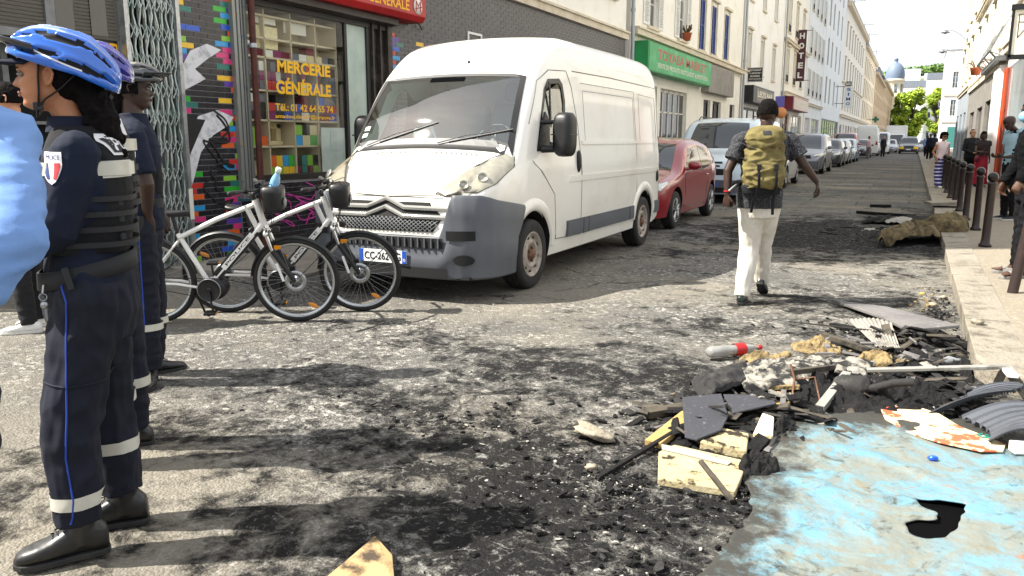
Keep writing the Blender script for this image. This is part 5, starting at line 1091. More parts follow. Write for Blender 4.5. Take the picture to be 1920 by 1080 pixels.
# ---------------------------------------------------------------- generic cars
def make_car(name, label, cat, X, Y, col, kind='hatch', w_=1.75, H=1.47, L=4.0, back=False, group=None, txt=None, rails=False, glass='car_glass', bumpermat=None, wr=.31, lowres=False, rim='alloy'):
 root = empty(name, (X, Y, 0), R(90) if not back else R(-90), label, cat, group); hw = w_/2
 if back: root.location = (X, Y+L, 0)
 if kind == 'hatch':
  ca, cb, ra, rb, hz = .95*L/4, 1.72*L/4, 2.35*L/4, 3.35*L/4, .90; zt = [(0, .45), (.03, .62), (.10, .70), (.35, .80), (ca, .93), (cb-.05, H-.12), (cb+.25, H-.03), (ra, H), (rb-.2, H-.07), (rb+.15, H-.2), (L-.25, .98), (L-.1, .9), (L-.03, .75), (L, .5)]
 elif kind == 'mpv':
  ca, cb, ra, rb = .85*L/4.5, 1.85*L/4.5, 2.6*L/4.5, 4.2*L/4.5; zt = [(0, .5), (.03, .68), (.12, .78), (.4, .90), (ca, 1.03), (cb-.05, H-.10), (cb+.35, H-.02), (ra, H), (rb-.2, H-.03), (rb, H-.12), (L-.12, 1.1), (L-.05, .9), (L, .6)]
 elif kind == 'van':
  ca, cb, ra, rb = .9, 1.65, 2.2, L-.15; zt = [(0, .6), (.03, .82), (.12, .95), (.4, 1.06), (ca, 1.2), (cb-.05, H-.14), (cb+.35, H-.02), (ra, H), (L-.3, H), (L-.1, H-.06), (L, H-.35)]
 if kind != 'van': W = [(0, hw*.55), (.02, hw*.70), (.07, hw*.82), (.18, hw*.91), (.4, hw*.97), (.9, hw), (L-1, hw), (L-.4, hw*.96), (L-.15, hw*.88), (L-.04, hw*.74), (L, hw*.6)]
 else: W = [(0, hw*.62), (.02, hw*.76), (.07, hw*.86), (.2, hw*.94), (.5, hw*.99), (1, hw), (L-.2, hw), (L-.05, hw*.98), (L, hw*.95)]
 belt = .92 if kind == 'hatch' else 1.02 if kind == 'mpv' else 1.15; tk = .30 if kind == 'hatch' else .22 if kind == 'mpv' else .13
 S = Shell(L, W, zt, [(0, .24), (.2, .2), (L-.2, .22), (L, .3)], belt, tk, [(0, .1), (.4, .2), (ca, .2), (cb, .14), (ra, .16), (L, .12)], [(0, .08), (.4, .12), (ca, .16), (cb, .16), (ra, .14), (L, .12)], .03, .06)
 n = 30 if lowres else 56; xs = sorted({0, .01, .03, .07, .12, .18, .25, L-.2, L-.12, L-.05, L-.02, L}|{.25+(L-.5)*i/n for i in range(n+1)})
 pm = paint(col[0], col[1], *(col[2:] if len(col) > 2 else ())); S_b = S.body(xs).build('body', [pm], None); fixn(S_b.data)
 fx, rx_ = (.80, L-.78) if kind != 'van' else (.95, L-1.0)
 for x in (fx, rx_):
  for sd in (-1, 1):
   c = MB(); c.tube([(x, sd*(hw-.3), wr+.02), (x, sd*(hw+.2), wr+.02)], wr+.055, 24 if lowres else 36); o = c.build('cut', 'arch_black'); fixn(o.data); mo = S_b.modifiers.new('b', 'BOOLEAN'); mo.object = o; mo.operation = 'DIFFERENCE'; mo.solver = 'EXACT'; mo.material_mode = 'TRANSFER'; me = eval_mesh(S_b, 'body'); S_b.modifiers.clear(); S_b.data = me; bpy.data.objects.remove(o)
 S_b.parent = root; S_b.data.polygons.foreach_set('use_smooth', [True]*len(S_b.data.polygons)); bm = bmesh.new(); bm.from_mesh(S_b.data)
 for e in bm.edges: e.smooth = not (len(e.link_faces) == 2 and e.calc_face_angle(0) > .6)
 bm.to_mesh(S_b.data); bm.free()
 mg = 5 if lowres else 8
 # glass
 S.topp(ca+.04, cb-.02, hw*.78, hw*.64, .004, 10, 10).build('windscreen', glass, root)
 if kind != 'van': S.topp(rb+.04 if kind == 'hatch' else rb-.02, L-.30 if kind == 'hatch' else L-.13, hw*.58, hw*.66, .004, 8, 6).build('rear_window', glass, root)
 zt1 = H-.13 if kind != 'van' else 1.72
 if kind == 'hatch': polys = [[(ca+.33, belt+.02), (2.35*L/4, belt+.0), (2.33*L/4, zt1+.01), (cb+.06, zt1-.01)], [(2.41*L/4, belt+.0), (3.2*L/4, belt+.08), (3.1*L/4, belt+.26), (2.8*L/4, zt1-.02), (2.39*L/4, zt1+.01)]]
 elif kind == 'mpv': polys = [[(ca+.42, belt+.01), (2.45*L/4.5, belt), (2.43*L/4.5, zt1), (cb+.1, zt1-.01)], [(2.52*L/4.5, belt), (3.45*L/4.5, belt+.02), (3.42*L/4.5, zt1), (2.5*L/4.5, zt1)], [(3.52*L/4.5, belt+.02), (4.2*L/4.5, belt+.08), (4.05*L/4.5, zt1-.02), (3.5*L/4.5, zt1)]]
 else: polys = [[(ca+.42, belt+.03), (2.25, belt+.02), (2.22, zt1), (cb+.05, zt1)]]
 for sd in (-1, 1):
  for P_ in polys: S.side(P_, .003, sd, mg, mg).build('side_window', glass, root)
  if kind in ('hatch', 'mpv'):
   q = MB(); pts = [(ca+.3, belt-.01), (ca+.33, .35), (rx_-.55, .3), (rx_-.42, belt)]; P2 = []
   for i in range(3):
    for t in (0, .33, .66): x = pts[i][0]*(1-t)+pts[i+1][0]*t; z = pts[i][1]*(1-t)+pts[i+1][1]*t; P2.append((x, sd*(S.h(x, z)), z))
   q.tube(P2, .004, 4); mx_ = (pts[0][0]+pts[3][0])/2;
   q.tube([(mx_, sd*S.h(mx_, z), z) for z in (.3, .5, .7, .9)], .004, 4) if kind == 'mpv' else None; q.build('door_seam', 'black', root)
   q = MB(); x = rx_-.62; z = belt-.1; q.tube([(x, sd*(S.h(x, z)+.012), z), (x+.16, sd*(S.h(x, z)+.014), z+.005)], (.014, .012), 6); q.build('door_handle', pm, root)
  q = MB(); mxx = ca+.42; yy = S.h(mxx, belt+.03); q.T = Matrix.Translation((mxx, sd*(yy+.12), belt+.1)); q.ell((0, 0, 0), (.07, .11, .075), 12, 8); q.T = Matrix(); q.tube([(mxx, sd*(yy-.02), belt+.03), (mxx, sd*(yy+.08), belt+.05)], .02, 6); q.build('mirror', pm if kind != 'van' else 'black_plastic', root)
  lz = .62 if kind == 'hatch' else .74 if kind == 'mpv' else .88
  hl = [(sd*hw*.52, lz), (sd*hw*.88, lz+.03), (sd*hw*.94, lz+.14), (sd*hw*.90, lz+.17), (sd*hw*.62, lz+.10)]
  S.front(hl, .004, 8, 5).build('headlight', 'light_glass', root)
  tz = .85 if kind == 'hatch' else 1.0
  S.front([(sd*hw*.72, tz), (sd*hw*.93, tz), (sd*hw*.9, tz+.3), (sd*hw*.78, tz+.3)], .006, 4, 5, rear=True).build('tail_lamp', 'tail_red', root)
  for x in (fx, rx_): wheel(root, x, sd*(hw-.105), wr, .19, sd, rim)
  if rails: q = MB(); q.tube([(cb+.2, sd*hw*.68, H-.02), (cb+.35, sd*hw*.68, H+.05), (rb-.5, sd*hw*.68, H+.05), (rb-.3, sd*hw*.68, H-.02)], .014, 6); q.build('roof_rail', 'dark_metal', root)
 S.front([(-hw*.5, .52), (hw*.5, .52), (hw*.46, .62), (-hw*.46, .62)] if kind == 'hatch' else [(-hw*.46, .66), (hw*.46, .66), (hw*.42, .80), (-hw*.42, .80)], .005, 8, 3).build('grille', 'arch_black', root)
 S.front([(-hw*.55, .27), (hw*.55, .27), (hw*.6, .38), (-hw*.6, .38)], .006, 8, 3).build('lower_intake', 'arch_black', root)
 if bumpermat:
  S.front([(-hw*.86, .25), (hw*.86, .25), (hw*.88, .55), (-hw*.88, .55)], .005, 16, 5).build('lower_bumper', bumpermat, root)
 x = S.nose(0, .45); plate(root, x-.012, 0, .45, txt, 0)
 q = MB(); q.box((L/2, 0, .25), (L*.9, w_*.75, .06)); q.build('underbody', 'arch_black', root)
 q = MB(); q.b2(rx_+.2, L-.05, -.3, .3, .4, .41); return root, S
CG = 'cars parked nose to tail along the left side'
make_car('red_hatchback', 'dark red three door hatchback parked right behind the white van', 'car', -4.28, 12.25, ('red', '8c1420'), 'hatch', 1.72, 1.47, 4.15, group=CG, glass='car_glass')
v2, S2 = make_car('pale_van', 'pale blue white passenger van with dark bumper behind the red hatchback', 'van', -4.2, 18.5, ('paleblue', 'c9d8e2', .3, 1), 'van', 1.92, 1.96, 4.9, group=CG, bumpermat='bumper_grey', glass='car_glass', rails=True)
q = MB()
for i in range(3): S2.front([(-.34+.05*i, .92-.075*i), (.34-.05*i, .92-.075*i), (.33-.05*i, .955-.075*i), (-.33+.05*i, .955-.075*i)], .009, 8, 1, m=q)
q.build('grille', 'arch_black', v2)
make_car('white_hatchback', 'white hatchback half hidden behind the walking man', 'car', -4.3, 25.2, ('white', 'dfe0e0'), 'hatch', 1.74, 1.5, 4.2, group=CG)
make_car('grey_people_carrier', 'grey people carrier with dark roof rails parked ahead of the smaller cars', 'car', -4.3, 36.5, ('grey', '80848e', .3, .8, .4), 'mpv', 1.82, 1.72, 4.7, group=CG, rails=True, bumpermat='bumper_grey', glass='car_glass')
lo = dict(group=CG, lowres=True)
make_car('dark_green_hatchback', 'dark small car with a white licence panel just behind the grey people carrier', 'car', -4.3, 46.2, ('dgrey', '3b4144'), 'hatch', 1.72, 1.5, 4.1, **lo)
make_car('silver_hatchback', 'silver small car second behind the grey people carrier', 'car', -4.3, 51.6, ('silver', 'b9bcc0', .3, .8, .3), 'hatch', 1.72, 1.48, 4.1, **lo)
make_car('pale_blue_hatchback', 'pale blue car with a dark front in front of the red people carrier', 'car', -4.25, 57.0, ('pblue', 'a9bccb'), 'hatch', 1.75, 1.52, 4.2, bumpermat='arch_black', **lo)
make_car('red_people_carrier', 'red people carrier rising behind the pale blue car', 'car', -4.6, 63.0, ('red2', 'a8333c'), 'mpv', 1.85, 1.95, 4.6, **lo)
make_car('dark_parked_car', 'dark car parked beyond the red people carrier', 'car', -4.0, 70.0, ('dark', '25282c'), 'hatch', 1.75, 1.5, 4.2, **lo)
make_car('tall_white_van', 'tall white van seen from behind with red tail lamps', 'van', -3.85, 79.5, ('white2', 'dcdcd8'), 'van', 1.98, 2.72, 5.6, back=True, **lo)
make_car('white_delivery_van', 'second white van just beyond the tall white one', 'van', -3.2, 91.5, ('white2', 'dcdcd8'), 'van', 1.9, 2.2, 5.0, **lo)
make_car('far_silver_car', 'silver car stopped far away in front of the box truck', 'car', -2.6, 102, ('silver', 'b9bcc0'), 'hatch', 1.75, 1.5, 4.2, **lo)
cab, Sc = make_car('taxi', 'black taxi with bright yellow front corners driving towards us in mid street', 'car', -.5, 94, ('black', '141516'), 'mpv', 1.85, 1.74, 4.4, lowres=True)
for sd in (-1, 1): Sc.front([(sd*.45, .5), (sd*.86, .5), (sd*.88, .72), (sd*.5, .72)], .02, 6, 4).build('yellow_corner', M('taxi_yellow', 'f2c400', .3), cab)
make_car('grey_parked_car', 'grey car beside the taxi on the pavement side', 'car', 1.35-.1, 101, ('silver2', '9aa0a5'), 'hatch', 1.7, 1.5, 4.0, lowres=True)
bt = empty('box_truck', (-2.05, 108, 0), R(90), 'white box truck parked far down the left side', 'truck'); q = MB(); q.b2(1.6, 7, -1.15, 1.15, .9, 3.15); q.build('cargo_box', 'white_paint', bt, bevel=.05); q = MB(); q.rings([[(0, y, .4), (0.02, y, 1.1), (.45, y, 2.1), (1.5, y, 2.2), (1.55, y, .4)] for y in (-.95, .95)], True, False); q.build('cab', 'white_paint', bt, bevel=.06); q = MB(); q.quad((.045, -.8, 1.18), (.045, .8, 1.18), (.41, .74, 2.02), (.41, -.74, 2.02)); q.v = [(a-.03, b, c) for a, b, c in q.v]; q.build('windscreen', 'car_glass', bt); q = MB(); q.box((4, 0, .6), (6.5, .9, .25)); q.build('chassis', 'arch_black', bt)
for x in (.9, 5.5):
 for sd in (-1, 1): wheel(bt, x, sd*.85, .4, .22, sd, 'steel', 'steel_dirty')
# ================================================================ people. Each person's frame: x to the camera's right, y away, z up
from mathutils.bvhtree import BVHTree
M('skin_tan', 'b07a58', .55, 0, (9, '9c6546', .4, .7), None, .4); M('skin_brown', '50321f', .5, 0, (9, '3f2617', .4, .7), None, .5); M('skin_dark', '3b251a', .5, 0, (9, '2c1b13', .4, .7), None, .5); M('skin_pale', 'c99678', .55, 0, (9, 'b9805f', .4, .7), None, .4)
M('lips', '8a4a3c', .45); M('lips_dark', '4c2620', .45); M('eye_white', '77716a', .35); M('eye_dark', '16100c', .15); M('hair_black', '0b0909', .9, 0, (60, '171312', .4, .7), (90, .6, .01), .12); M('sole', 'c9c6be', .7)
M('navy', '111a2e', .85, 0, (3, '0c1322', .4, .7), (220, .25, .002), .3); M('navy_trousers', '0f1424', .8, 0, (4, '0b0e18', .4, .7), (220, .25, .002), .35); M('vest_black', '101114', .85, 0, (6, '1f2023', .4, .7), (260, .3, .002), .3); M('boot_leather', '121212', .42, 0, (12, '1e1d1c', .4, .7), None, .6)
M('reflective', 'c9c7bb', .4, .1, (7, 'b3b0a4', .45, .7)); M('piping_blue', '1a3f9e', .7); M('helmet_blue', '0b5fc4', .18, 0, (4, '2f9be6', .52, .66), None, .6, .9); M('helmet_purple', '2b2390', .2, 0, (5, 'c9ccd8', .6, .64), None, .6, .9); M('helmet_grey', '3f4144', .25, 0, (6, 'aaacad', .6, .66), None, .6, .8); M('foam', '0c0c0e', .9)
M('smoke_visor', '22252a', .12, 0, None, None, .8); M('shirt_blue', '7496cb', .85, 0, (5, '6689c0', .4, .7), (160, .2, .002), .3); M('cotton_black', '121316', .9, 0, (5, '1a1b1f', .4, .7)); M('cream_trousers', 'd3cec3', .85, 0, (4, 'b9af9b', .45, .75), (200, .2, .002), .3)
M('shoe_black', '151618', .4); M('shoe_green_black', '0f1a18', .28, 0, None, None, .6); M('shoe_white', 'd9d9d5', .6); M('tank_pink', 'e6cfd2', .8); M('red_skirt', 'a3122f', .8, 0, (6, '7f0d25', .4, .7)); M('brown_top', '2c2020', .85); M('jacket_black', '0b0c0e', .95, 0, (6, '101113', .45, .7), (120, .2, .002), .12); M('jeans_black', '0e0e11', .9, 0, (20, '1b1b1f', .5, .7), None, .2)
M('patch_white', 'd8d8da', .6); M('patch_red', 'b3232c', .6); M('patch_navy', '1a2c66', .6); M('mask_blue', '7fb6d8', .7); M('stubble', '2a1c16', .8)
def stripe_mat(name, c1, c2, n_):
 m = M(name, c1, .85); n = m.node_tree.nodes; L = m.node_tree.links; b = n['Principled BSDF']; tc = n.new('ShaderNodeTexCoord'); w_ = n.new('ShaderNodeTexWave'); w_.bands_direction = 'Z'; w_.inputs['Scale'].default_value = n_; w_.inputs['Distortion'].default_value = .8; w_.inputs['Detail'].default_value = 1; L.new(tc.outputs['Object'], w_.inputs[0]); r = n.new('ShaderNodeValToRGB'); r.color_ramp.interpolation = 'CONSTANT'; r.color_ramp.elements[0].color = (*lin(c1), 1); r.color_ramp.elements[1].color = (*lin(c2), 1); r.color_ramp.elements[1].position = .72; L.new(w_.outputs[0], r.inputs[0]); L.new(r.outputs[0], b.inputs[0]); return m
stripe_mat('striped_trousers', '2c2a6e', 'c9c7e0', 3.2)
def speckle(name, c1, c2, sc):
 m = M(name, c1, .85); n = m.node_tree.nodes; L = m.node_tree.links; b = n['Principled BSDF']; tc = n.new('ShaderNodeTexCoord'); v = n.new('ShaderNodeTexVoronoi'); v.inputs['Scale'].default_value = sc; L.new(tc.outputs['Object'], v.inputs[0]); r = n.new('ShaderNodeValToRGB'); r.color_ramp.elements[0].color = (*lin(c2), 1); r.color_ramp.elements[0].position = .22; r.color_ramp.elements[1].color = (*lin(c1), 1); r.color_ramp.elements[1].position = .38; L.new(v.outputs[0], r.inputs[0]); L.new(r.outputs[0], b.inputs[0]); return m
speckle('patterned_shirt', '1f2024', '6a6b70', 110)
def V(*a): return Vector(a)
def blob(name, mb, vox, mat, parent, smooth=3, wr=0, wf=9, ws=(1, 1, 1.9), seed=0, ridge=True, label=None):
 me = mb.mesh(name, 'black'); o = link(name, me); bm = bmesh.new(); bm.from_mesh(me); bmesh.ops.recalc_face_normals(bm, faces=bm.faces); bm.to_mesh(me); bm.free()
 r = o.modifiers.new('r', 'REMESH'); r.mode = 'VOXEL'; r.voxel_size = vox; r.adaptivity = 0
 s_ = o.modifiers.new('s', 'SMOOTH'); s_.factor = .5; s_.iterations = smooth
 me = eval_mesh(o, name); bpy.data.objects.remove(o)
 if wr:
  n_ = [v.normal.copy() for v in me.vertices]; off = Vector((seed*7.3, seed*3.1, seed*1.7))
  for v, nn in zip(me.vertices, n_):
   p = v.co; q = Vector((p.x*wf*ws[0], p.y*wf*ws[1], p.z*wf*ws[2]))+off; a = noise.noise(q); b = noise.noise(q*2.3+Vector((5, 5, 5)))
   d = (1-abs(a)*2.4)*.7+b*.5 if ridge else a+.5*b
   v.co = p+nn*(wr*(d-.35))
 mats = mat if isinstance(mat, (list, tuple)) else [mat]; me.materials.clear()
 for m in mats: me.materials.append(MATS[m] if isinstance(m, str) else m)
 me.polygons.foreach_set('use_smooth', [True]*len(me.polygons)); me.update()
 q = link(name, me, parent)
 if label: q['label'] = label
 return q
def head_mesh(mb, c, phi, pitch=0, sc=1.0, roll=0, nose=1.0):
 """closed head surface centred at c, looking along phi"""
 T = Matrix.Translation(c) @ Matrix.Rotation(phi, 4, 'Z') @ Matrix.Rotation(pitch, 4, 'Y') @ Matrix.Rotation(roll, 4, 'X') @ Matrix.Scale(sc, 4)
 f = tabf([(0, .045), (.03, .062), (.10, .080), (.17, .078), (.24, .084), (.30, .081), (.37, .082), (.46, .082), (.52, .079), (.58, .088), (.70, .090), (.82, .078), (.92, .052), (1, .0)])
 b = tabf([(0, -.01), (.06, .02), (.15, .035), (.25, .055), (.38, .082), (.55, .100), (.70, .102), (.84, .085), (.94, .05), (1, .0)])
 w_ = tabf([(0, .022), (.05, .040), (.15, .054), (.28, .064), (.42, .070), (.56, .074), (.72, .074), (.86, .058), (.95, .034), (1, .0)])
 n = 56; rg = []; g_ = lambda a, s_: math.exp(-(a/s_)**2)
 for i in range(47):
  t = i/46; t = min(max(t, .004), .992); z = (t-.5)*.225; row = []
  for k in range(n):
   a = 2*math.pi*k/n; ca, sa = math.cos(a), math.sin(a)
   x = (f(t) if ca > 0 else b(t))*math.copysign(abs(ca)**.92, ca); y = w_(t)*math.copysign(abs(sa)**.9, sa)
   if ca > 0:
    nz_ = 0
    if .33 < t < .56: nz_ = .027*nose*(1-((t-.365)/.19)**1.3 if t > .365 else max(0, 1-((.365-t)/.03)**2))
    x += max(0, nz_)*g_(y, .010+.006*(t < .42)); x += .006*g_(y, .022)*(g_(t-.245, .022)+.9*g_(t-.285, .018)) - .003*g_(y, .03)*g_(t-.265, .008)
    x -= .009*(g_(y-.031, .015)+g_(y+.031, .015))*g_(t-.515, .04); x += .004*g_(y, .045)*g_(t-.60, .03); x += .004*(g_(y-.045, .02)+g_(y+.045, .02))*g_(t-.42, .05); x += .004*g_(y, .02)*g_(t-.08, .05)
   row.append(T @ Vector((x, y, z)))
  rg.append(row)
 mb.rings(rg, True)
 for s_ in (-1, 1):
  E = T @ Matrix.Translation((-.012, s_*.074, -.005)) @ Matrix.Rotation(s_*R(-20), 4, 'Z') @ Matrix.Rotation(R(-8), 4, 'Y')
  o = mb.T; mb.T = E
  mb.tube([(.006, 0, -.03), (.012, s_*.004, -.012), (.014, s_*.007, .01), (.006, s_*.011, .027), (-.01, s_*.013, .03), (-.018, s_*.012, .012), (-.012, s_*.008, -.012), (.0, s_*.004, -.028)], .0055, 8); mb.ell((-.001, s_*.002, 0), (.014, .004, .026), 10, 8); mb.T = o
 return T
def head_extras(T, parent, skin_dark=False, brows=True):
 m = MB()
 for s_ in (-1, 1): m.T = T; m.ell((.0735, s_*.031, .0045), (.0125, .0145, .0085), 12, 8)
 e = m.build('eyes', 'eye_white', parent); m = MB()
 for s_ in (-1, 1): m.T = T; m.ell((.0822, s_*.031, .0045), (.0048, .0062, .0062), 10, 8)
 m.build('iris', 'eye_dark', e)
 if brows:
  m = MB(); m.T = T
  for s_ in (-1, 1): m.tube([(.092, s_*.014, .022), (.091, s_*.032, .027), (.078, s_*.052, .022)], [.0025, .0032, .0015], 6)
  for s_ in (-1, 1): m.tube([(.086, s_*.017, .0115), (.0885, s_*.031, .014), (.080, s_*.046, .009)], [.0012, .0018, .001], 5)
  m.build('eyebrows', 'hair_black', parent)
 m = MB(); m.T = T
 m.tube([(.0825, -.022, -.0555), (.0895, -.010, -.0535), (.0905, 0, -.0545), (.0895, .010, -.0535), (.0825, .022, -.0555)], [.0012, .0042, .0038, .0042, .0012], 8); m.tube([(.082, -.020, -.0565), (.0885, 0, -.0625), (.082, .020, -.0565)], [.001, .0048, .001], 8); m.build('lips', 'lips_dark' if skin_dark else 'lips', parent)
def hand(mb, W, d, n, side, curl=.5, sc=1.0):
 """W wrist, d finger direction, n palm normal (fingers curl towards n); side=+1/-1 picks where the thumb is"""
 d = Vector(d).normalized(); n = Vector(n); n = (n-d*n.dot(d)).normalized(); t = d.cross(n)*side; L = .088*sc; W = Vector(W)
 def flat(c, a, b): return [c+t*(a*math.cos(k*math.pi/8))+n*(b*math.sin(k*math.pi/8)) for k in range(16)]
 mb.rings([flat(W-d*.03, .026*sc, .020*sc), flat(W, .028*sc, .019*sc), flat(W+d*L*.3, .037*sc, .018*sc), flat(W+d*L*.7, .042*sc, .016*sc), flat(W+d*L, .040*sc, .012*sc), flat(W+d*(L+.008), .034*sc, .007*sc)], True)
 for i, (o, ln, r_) in enumerate(((.030, .070, .0088), (.0105, .078, .0092), (-.010, .072, .0088), (-.029, .057, .0078))):
  p = W+d*(L-.012)+t*o*sc; a = 0; pts = [p]; ln *= sc; dirv = (d+t*(.12*(o/.03))).normalized(); c_ = curl*(1+.12*i)
  for k, (fr, da) in enumerate(((.44, .7), (.31, 1.1), (.25, .75))):
   a += c_*da; v = dirv*math.cos(a)+n*math.sin(a); p = p+v*ln*fr; pts.append(p)
  mb.tube(pts, [r_*1.05*sc, r_*sc, r_*.92*sc, r_*.75*sc], 8, round_=True)
 p = W+d*L*.22+t*.028*sc; v = (d*.62+t*.75+n*.25).normalized(); q = p+v*.035*sc; v2 = (d*.85+t*.25+n*(.25+.6*curl)).normalized(); mb.tube([p-v*.02, p, q, q+v2*.028*sc, q+v2*.028*sc+(d*.8+n*(.4+curl)).normalized()*.022*sc], [.013*sc, .015*sc, .0115*sc, .0105*sc, .008*sc], 8, round_=True)
def figure(base, z0, H, phi, J=None):
 """default standing skeleton in the frame, facing phi; J overrides"""
 k = H/1.75; f = V(math.cos(phi), math.sin(phi), 0); l = V(-f.y, f.x, 0); D = dict(
  pel=V(0, 0, .95)*k, chest=V(0, 0, 1.28)*k, neck=V(0, 0, 1.48)*k, head=V(0, 0, 1.635)*k+f*.02)
 for n_, s_ in (('L', 1), ('R', -1)):
  D['sh'+n_] = V(0, 0, 1.415)*k+l*.175*k*s_; D['el'+n_] = V(0, 0, 1.12)*k+l*.23*k*s_-f*.02; D['wr'+n_] = V(0, 0, .87)*k+l*.24*k*s_+f*.05
  D['hip'+n_] = V(0, 0, .92)*k+l*.09*k*s_; D['kn'+n_] = V(0, 0, .50)*k+l*.10*k*s_+f*.015; D['an'+n_] = V(0, 0, .09)*k+l*.11*k*s_-f*.02; D['toe'+n_] = f+l*.15*s_
  D['hd'+n_] = V(0, 0, -1)*1.0+f*.15; D['hn'+n_] = -l*s_
 for a, b in (J or {}).items(): D[a] = V(*b)
 D.update(f=f, l=l, k=k, phi=phi); return D
def oval(c, l, f, a, b, n=24, p=.9):
 return [c+l*(a*math.copysign(abs(math.cos(t))**p, math.cos(t)))+f*(b*math.copysign(abs(math.sin(t))**p, math.sin(t))) for t in [2*math.pi*i/n for i in range(n)]]
def torso(mb, D, g=1.0, zlo=None, gut=0, wid=1.0, top=True, collar=1.0):
 k, f, l = D['k'], D['f'], D['l']; P, C, N = D['pel'], D['chest'], D['neck']
 def ax(t): return P.lerp(C, t) if t <= 1 else C.lerp(N, t-1)
 rows = [(-.32, .150, .105), (-.12, .168, .118), (.1, .170, .120), (.4, .148, .110+gut), (.7, .155, .115+gut*.6), (1.0, .172, .125), (1.35, .182, .118), (1.68, .168, .098), (1.85, .12, .08), (2.0, .072*collar, .066*collar), (2.1, .060*collar, .062*collar)]
 if not top: rows = [r for r in rows if r[0] <= 1.0]
 if zlo is not None: rows = [(zlo, rows[1][1], rows[1][2])]+[r for r in rows if r[0] > zlo+.02]
 rg = []
 for t, a, b in rows:
  c = ax(t) if t > 0 else P+(P-C)*(-t)
  if t <= 0: c = P+V(0, 0, 1)*(t*(C-P).length)
  rg.append(oval(c, l, f, a*k*wid+g*.01, b*k+g*.01))
 mb.rings(rg, True)
 for s_ in 'LR': mb.tube([D['neck']-V(0, 0, .05*k), D['sh'+s_]+V(0, 0, .0)], [.06*k+g*.008, .058*k+g*.01], 12, round_=True)
def arm(mb, D, s_, g=0, upto='wr', r=(.056, .050, .044, .036, .028), half=.55, cap=False):
 k = D['k']; S, E, W = D['sh'+s_], D['el'+s_], D['wr'+s_]; r = [x*k+g for x in r]
 if upto == 'half': mb.tube([S, S.lerp(E, .3), S.lerp(E, half)], [r[0]+.012, r[1]+.014, r[1]+.016], 14)
 else: mb.tube([S, S.lerp(E, .5), E, E.lerp(W, .4), W], [r[0], r[1], r[2], r[3]+.004, r[4]], 14)
 mb.ell(S, r[0]+.002, 12, 8)
def leg(mb, D, s_, g=0, r=(.092, .080, .058, .055, .036), end=None, lo=0, up=True):
 k = D['k']; H_, K, A = D['hip'+s_], D['kn'+s_], D['an'+s_]; r = [x*k+g for x in r]; pts = [H_, H_.lerp(K, .45), K, K.lerp(A, .35), A-V(0, 0, lo)]
 mb.tube(pts, r, 16); mb.ell(H_, r[0], 12, 8)
def shoe(D, s_, parent, mat, L=.28, h=.08, w_=.098, sole='sole', boot=0, pitch=0, name='shoe', laces=True):
 A = D['an'+s_]; t = D['toe'+s_].copy(); tz = t.z; t.z = 0; t.normalize(); sd = V(-t.y, t.x, 0); k = D['k']; L *= k
 base = A-V(0, 0, .09*k); M4 = Matrix((( t.x, sd.x, 0, base.x), (t.y, sd.y, 0, base.y), (0, 0, 1, base.z), (0, 0, 0, 1)))
 if tz: M4 = Matrix.Translation(A) @ Matrix.Rotation(math.atan(-tz), 4, sd) @ Matrix.Translation(-A) @ M4
 hl = -.30*L; m = MB(); m.T = M4; rg = []
 for x, hw, hh in ((0, .020, .05), (.02, .030, .072), (.08, .036, .085), (.2, .038, .098), (.32, .037, .098), (.45, .040, .078), (.6, .046, .062), (.75, .048, .052), (.88, .042, .045), (.96, .028, .036), (1, .010, .022)):
  hh = hh*h/.08; xx = hl+x*L; z0_ = .014; row = []
  for i in range(16):
   a = math.pi*2*i/16; y = hw*w_/.098*math.copysign(abs(math.cos(a))**.8, math.cos(a)); z = z0_+(hh-z0_)*(.5+.5*math.copysign(abs(math.sin(a))**.75, math.sin(a))); row.append((xx, y, z))
  rg.append(row)
 m.rings(rg, True)
 if boot: m.tube([(-.005, 0, .05), (-.01, 0, .09), (-.012, 0, .09+boot)], [.044, .047, .052], 16)
 o = blob(name, m, .007, mat, parent, 2, .0012, 30, seed=ord(s_))
 m = MB(); m.T = M4; out = [(hl+x*L, y*w_/.098) for x, y in ((-.01, 0), (.0, .024), (.06, .036), (.2, .040), (.4, .040), (.6, .049), (.78, .050), (.92, .038), (1.0, .014), (1.01, 0))]; pl2 = [(x, y) for x, y in out]+[(x, -y) for x, y in reversed(out[1:-1])]
 m.prism([(x, y, 0) for x, y in pl2], (0, 0, .022)); so_ = m.mesh('sole', sole); bevel_mesh(so_, .004); link('sole', so_, o)
 if laces:
  m = MB(); m.T = M4
  for i in range(6 if boot else 4): x = hl+(.58-.045*i)*L; z = (.066+.0085*i)*h/.08; m.tube([(x, -.022, z-.004), (x+.006, 0, z+.006), (x, .022, z-.004)], .0026, 5)
  if boot:
   for i in range(4): z = .10+.02*i; m.tube([(.040, -.02, z), (.048, 0, z+.004), (.040, .02, z)], .0026, 5)
  m.build('laces', 'black', o)
 return o
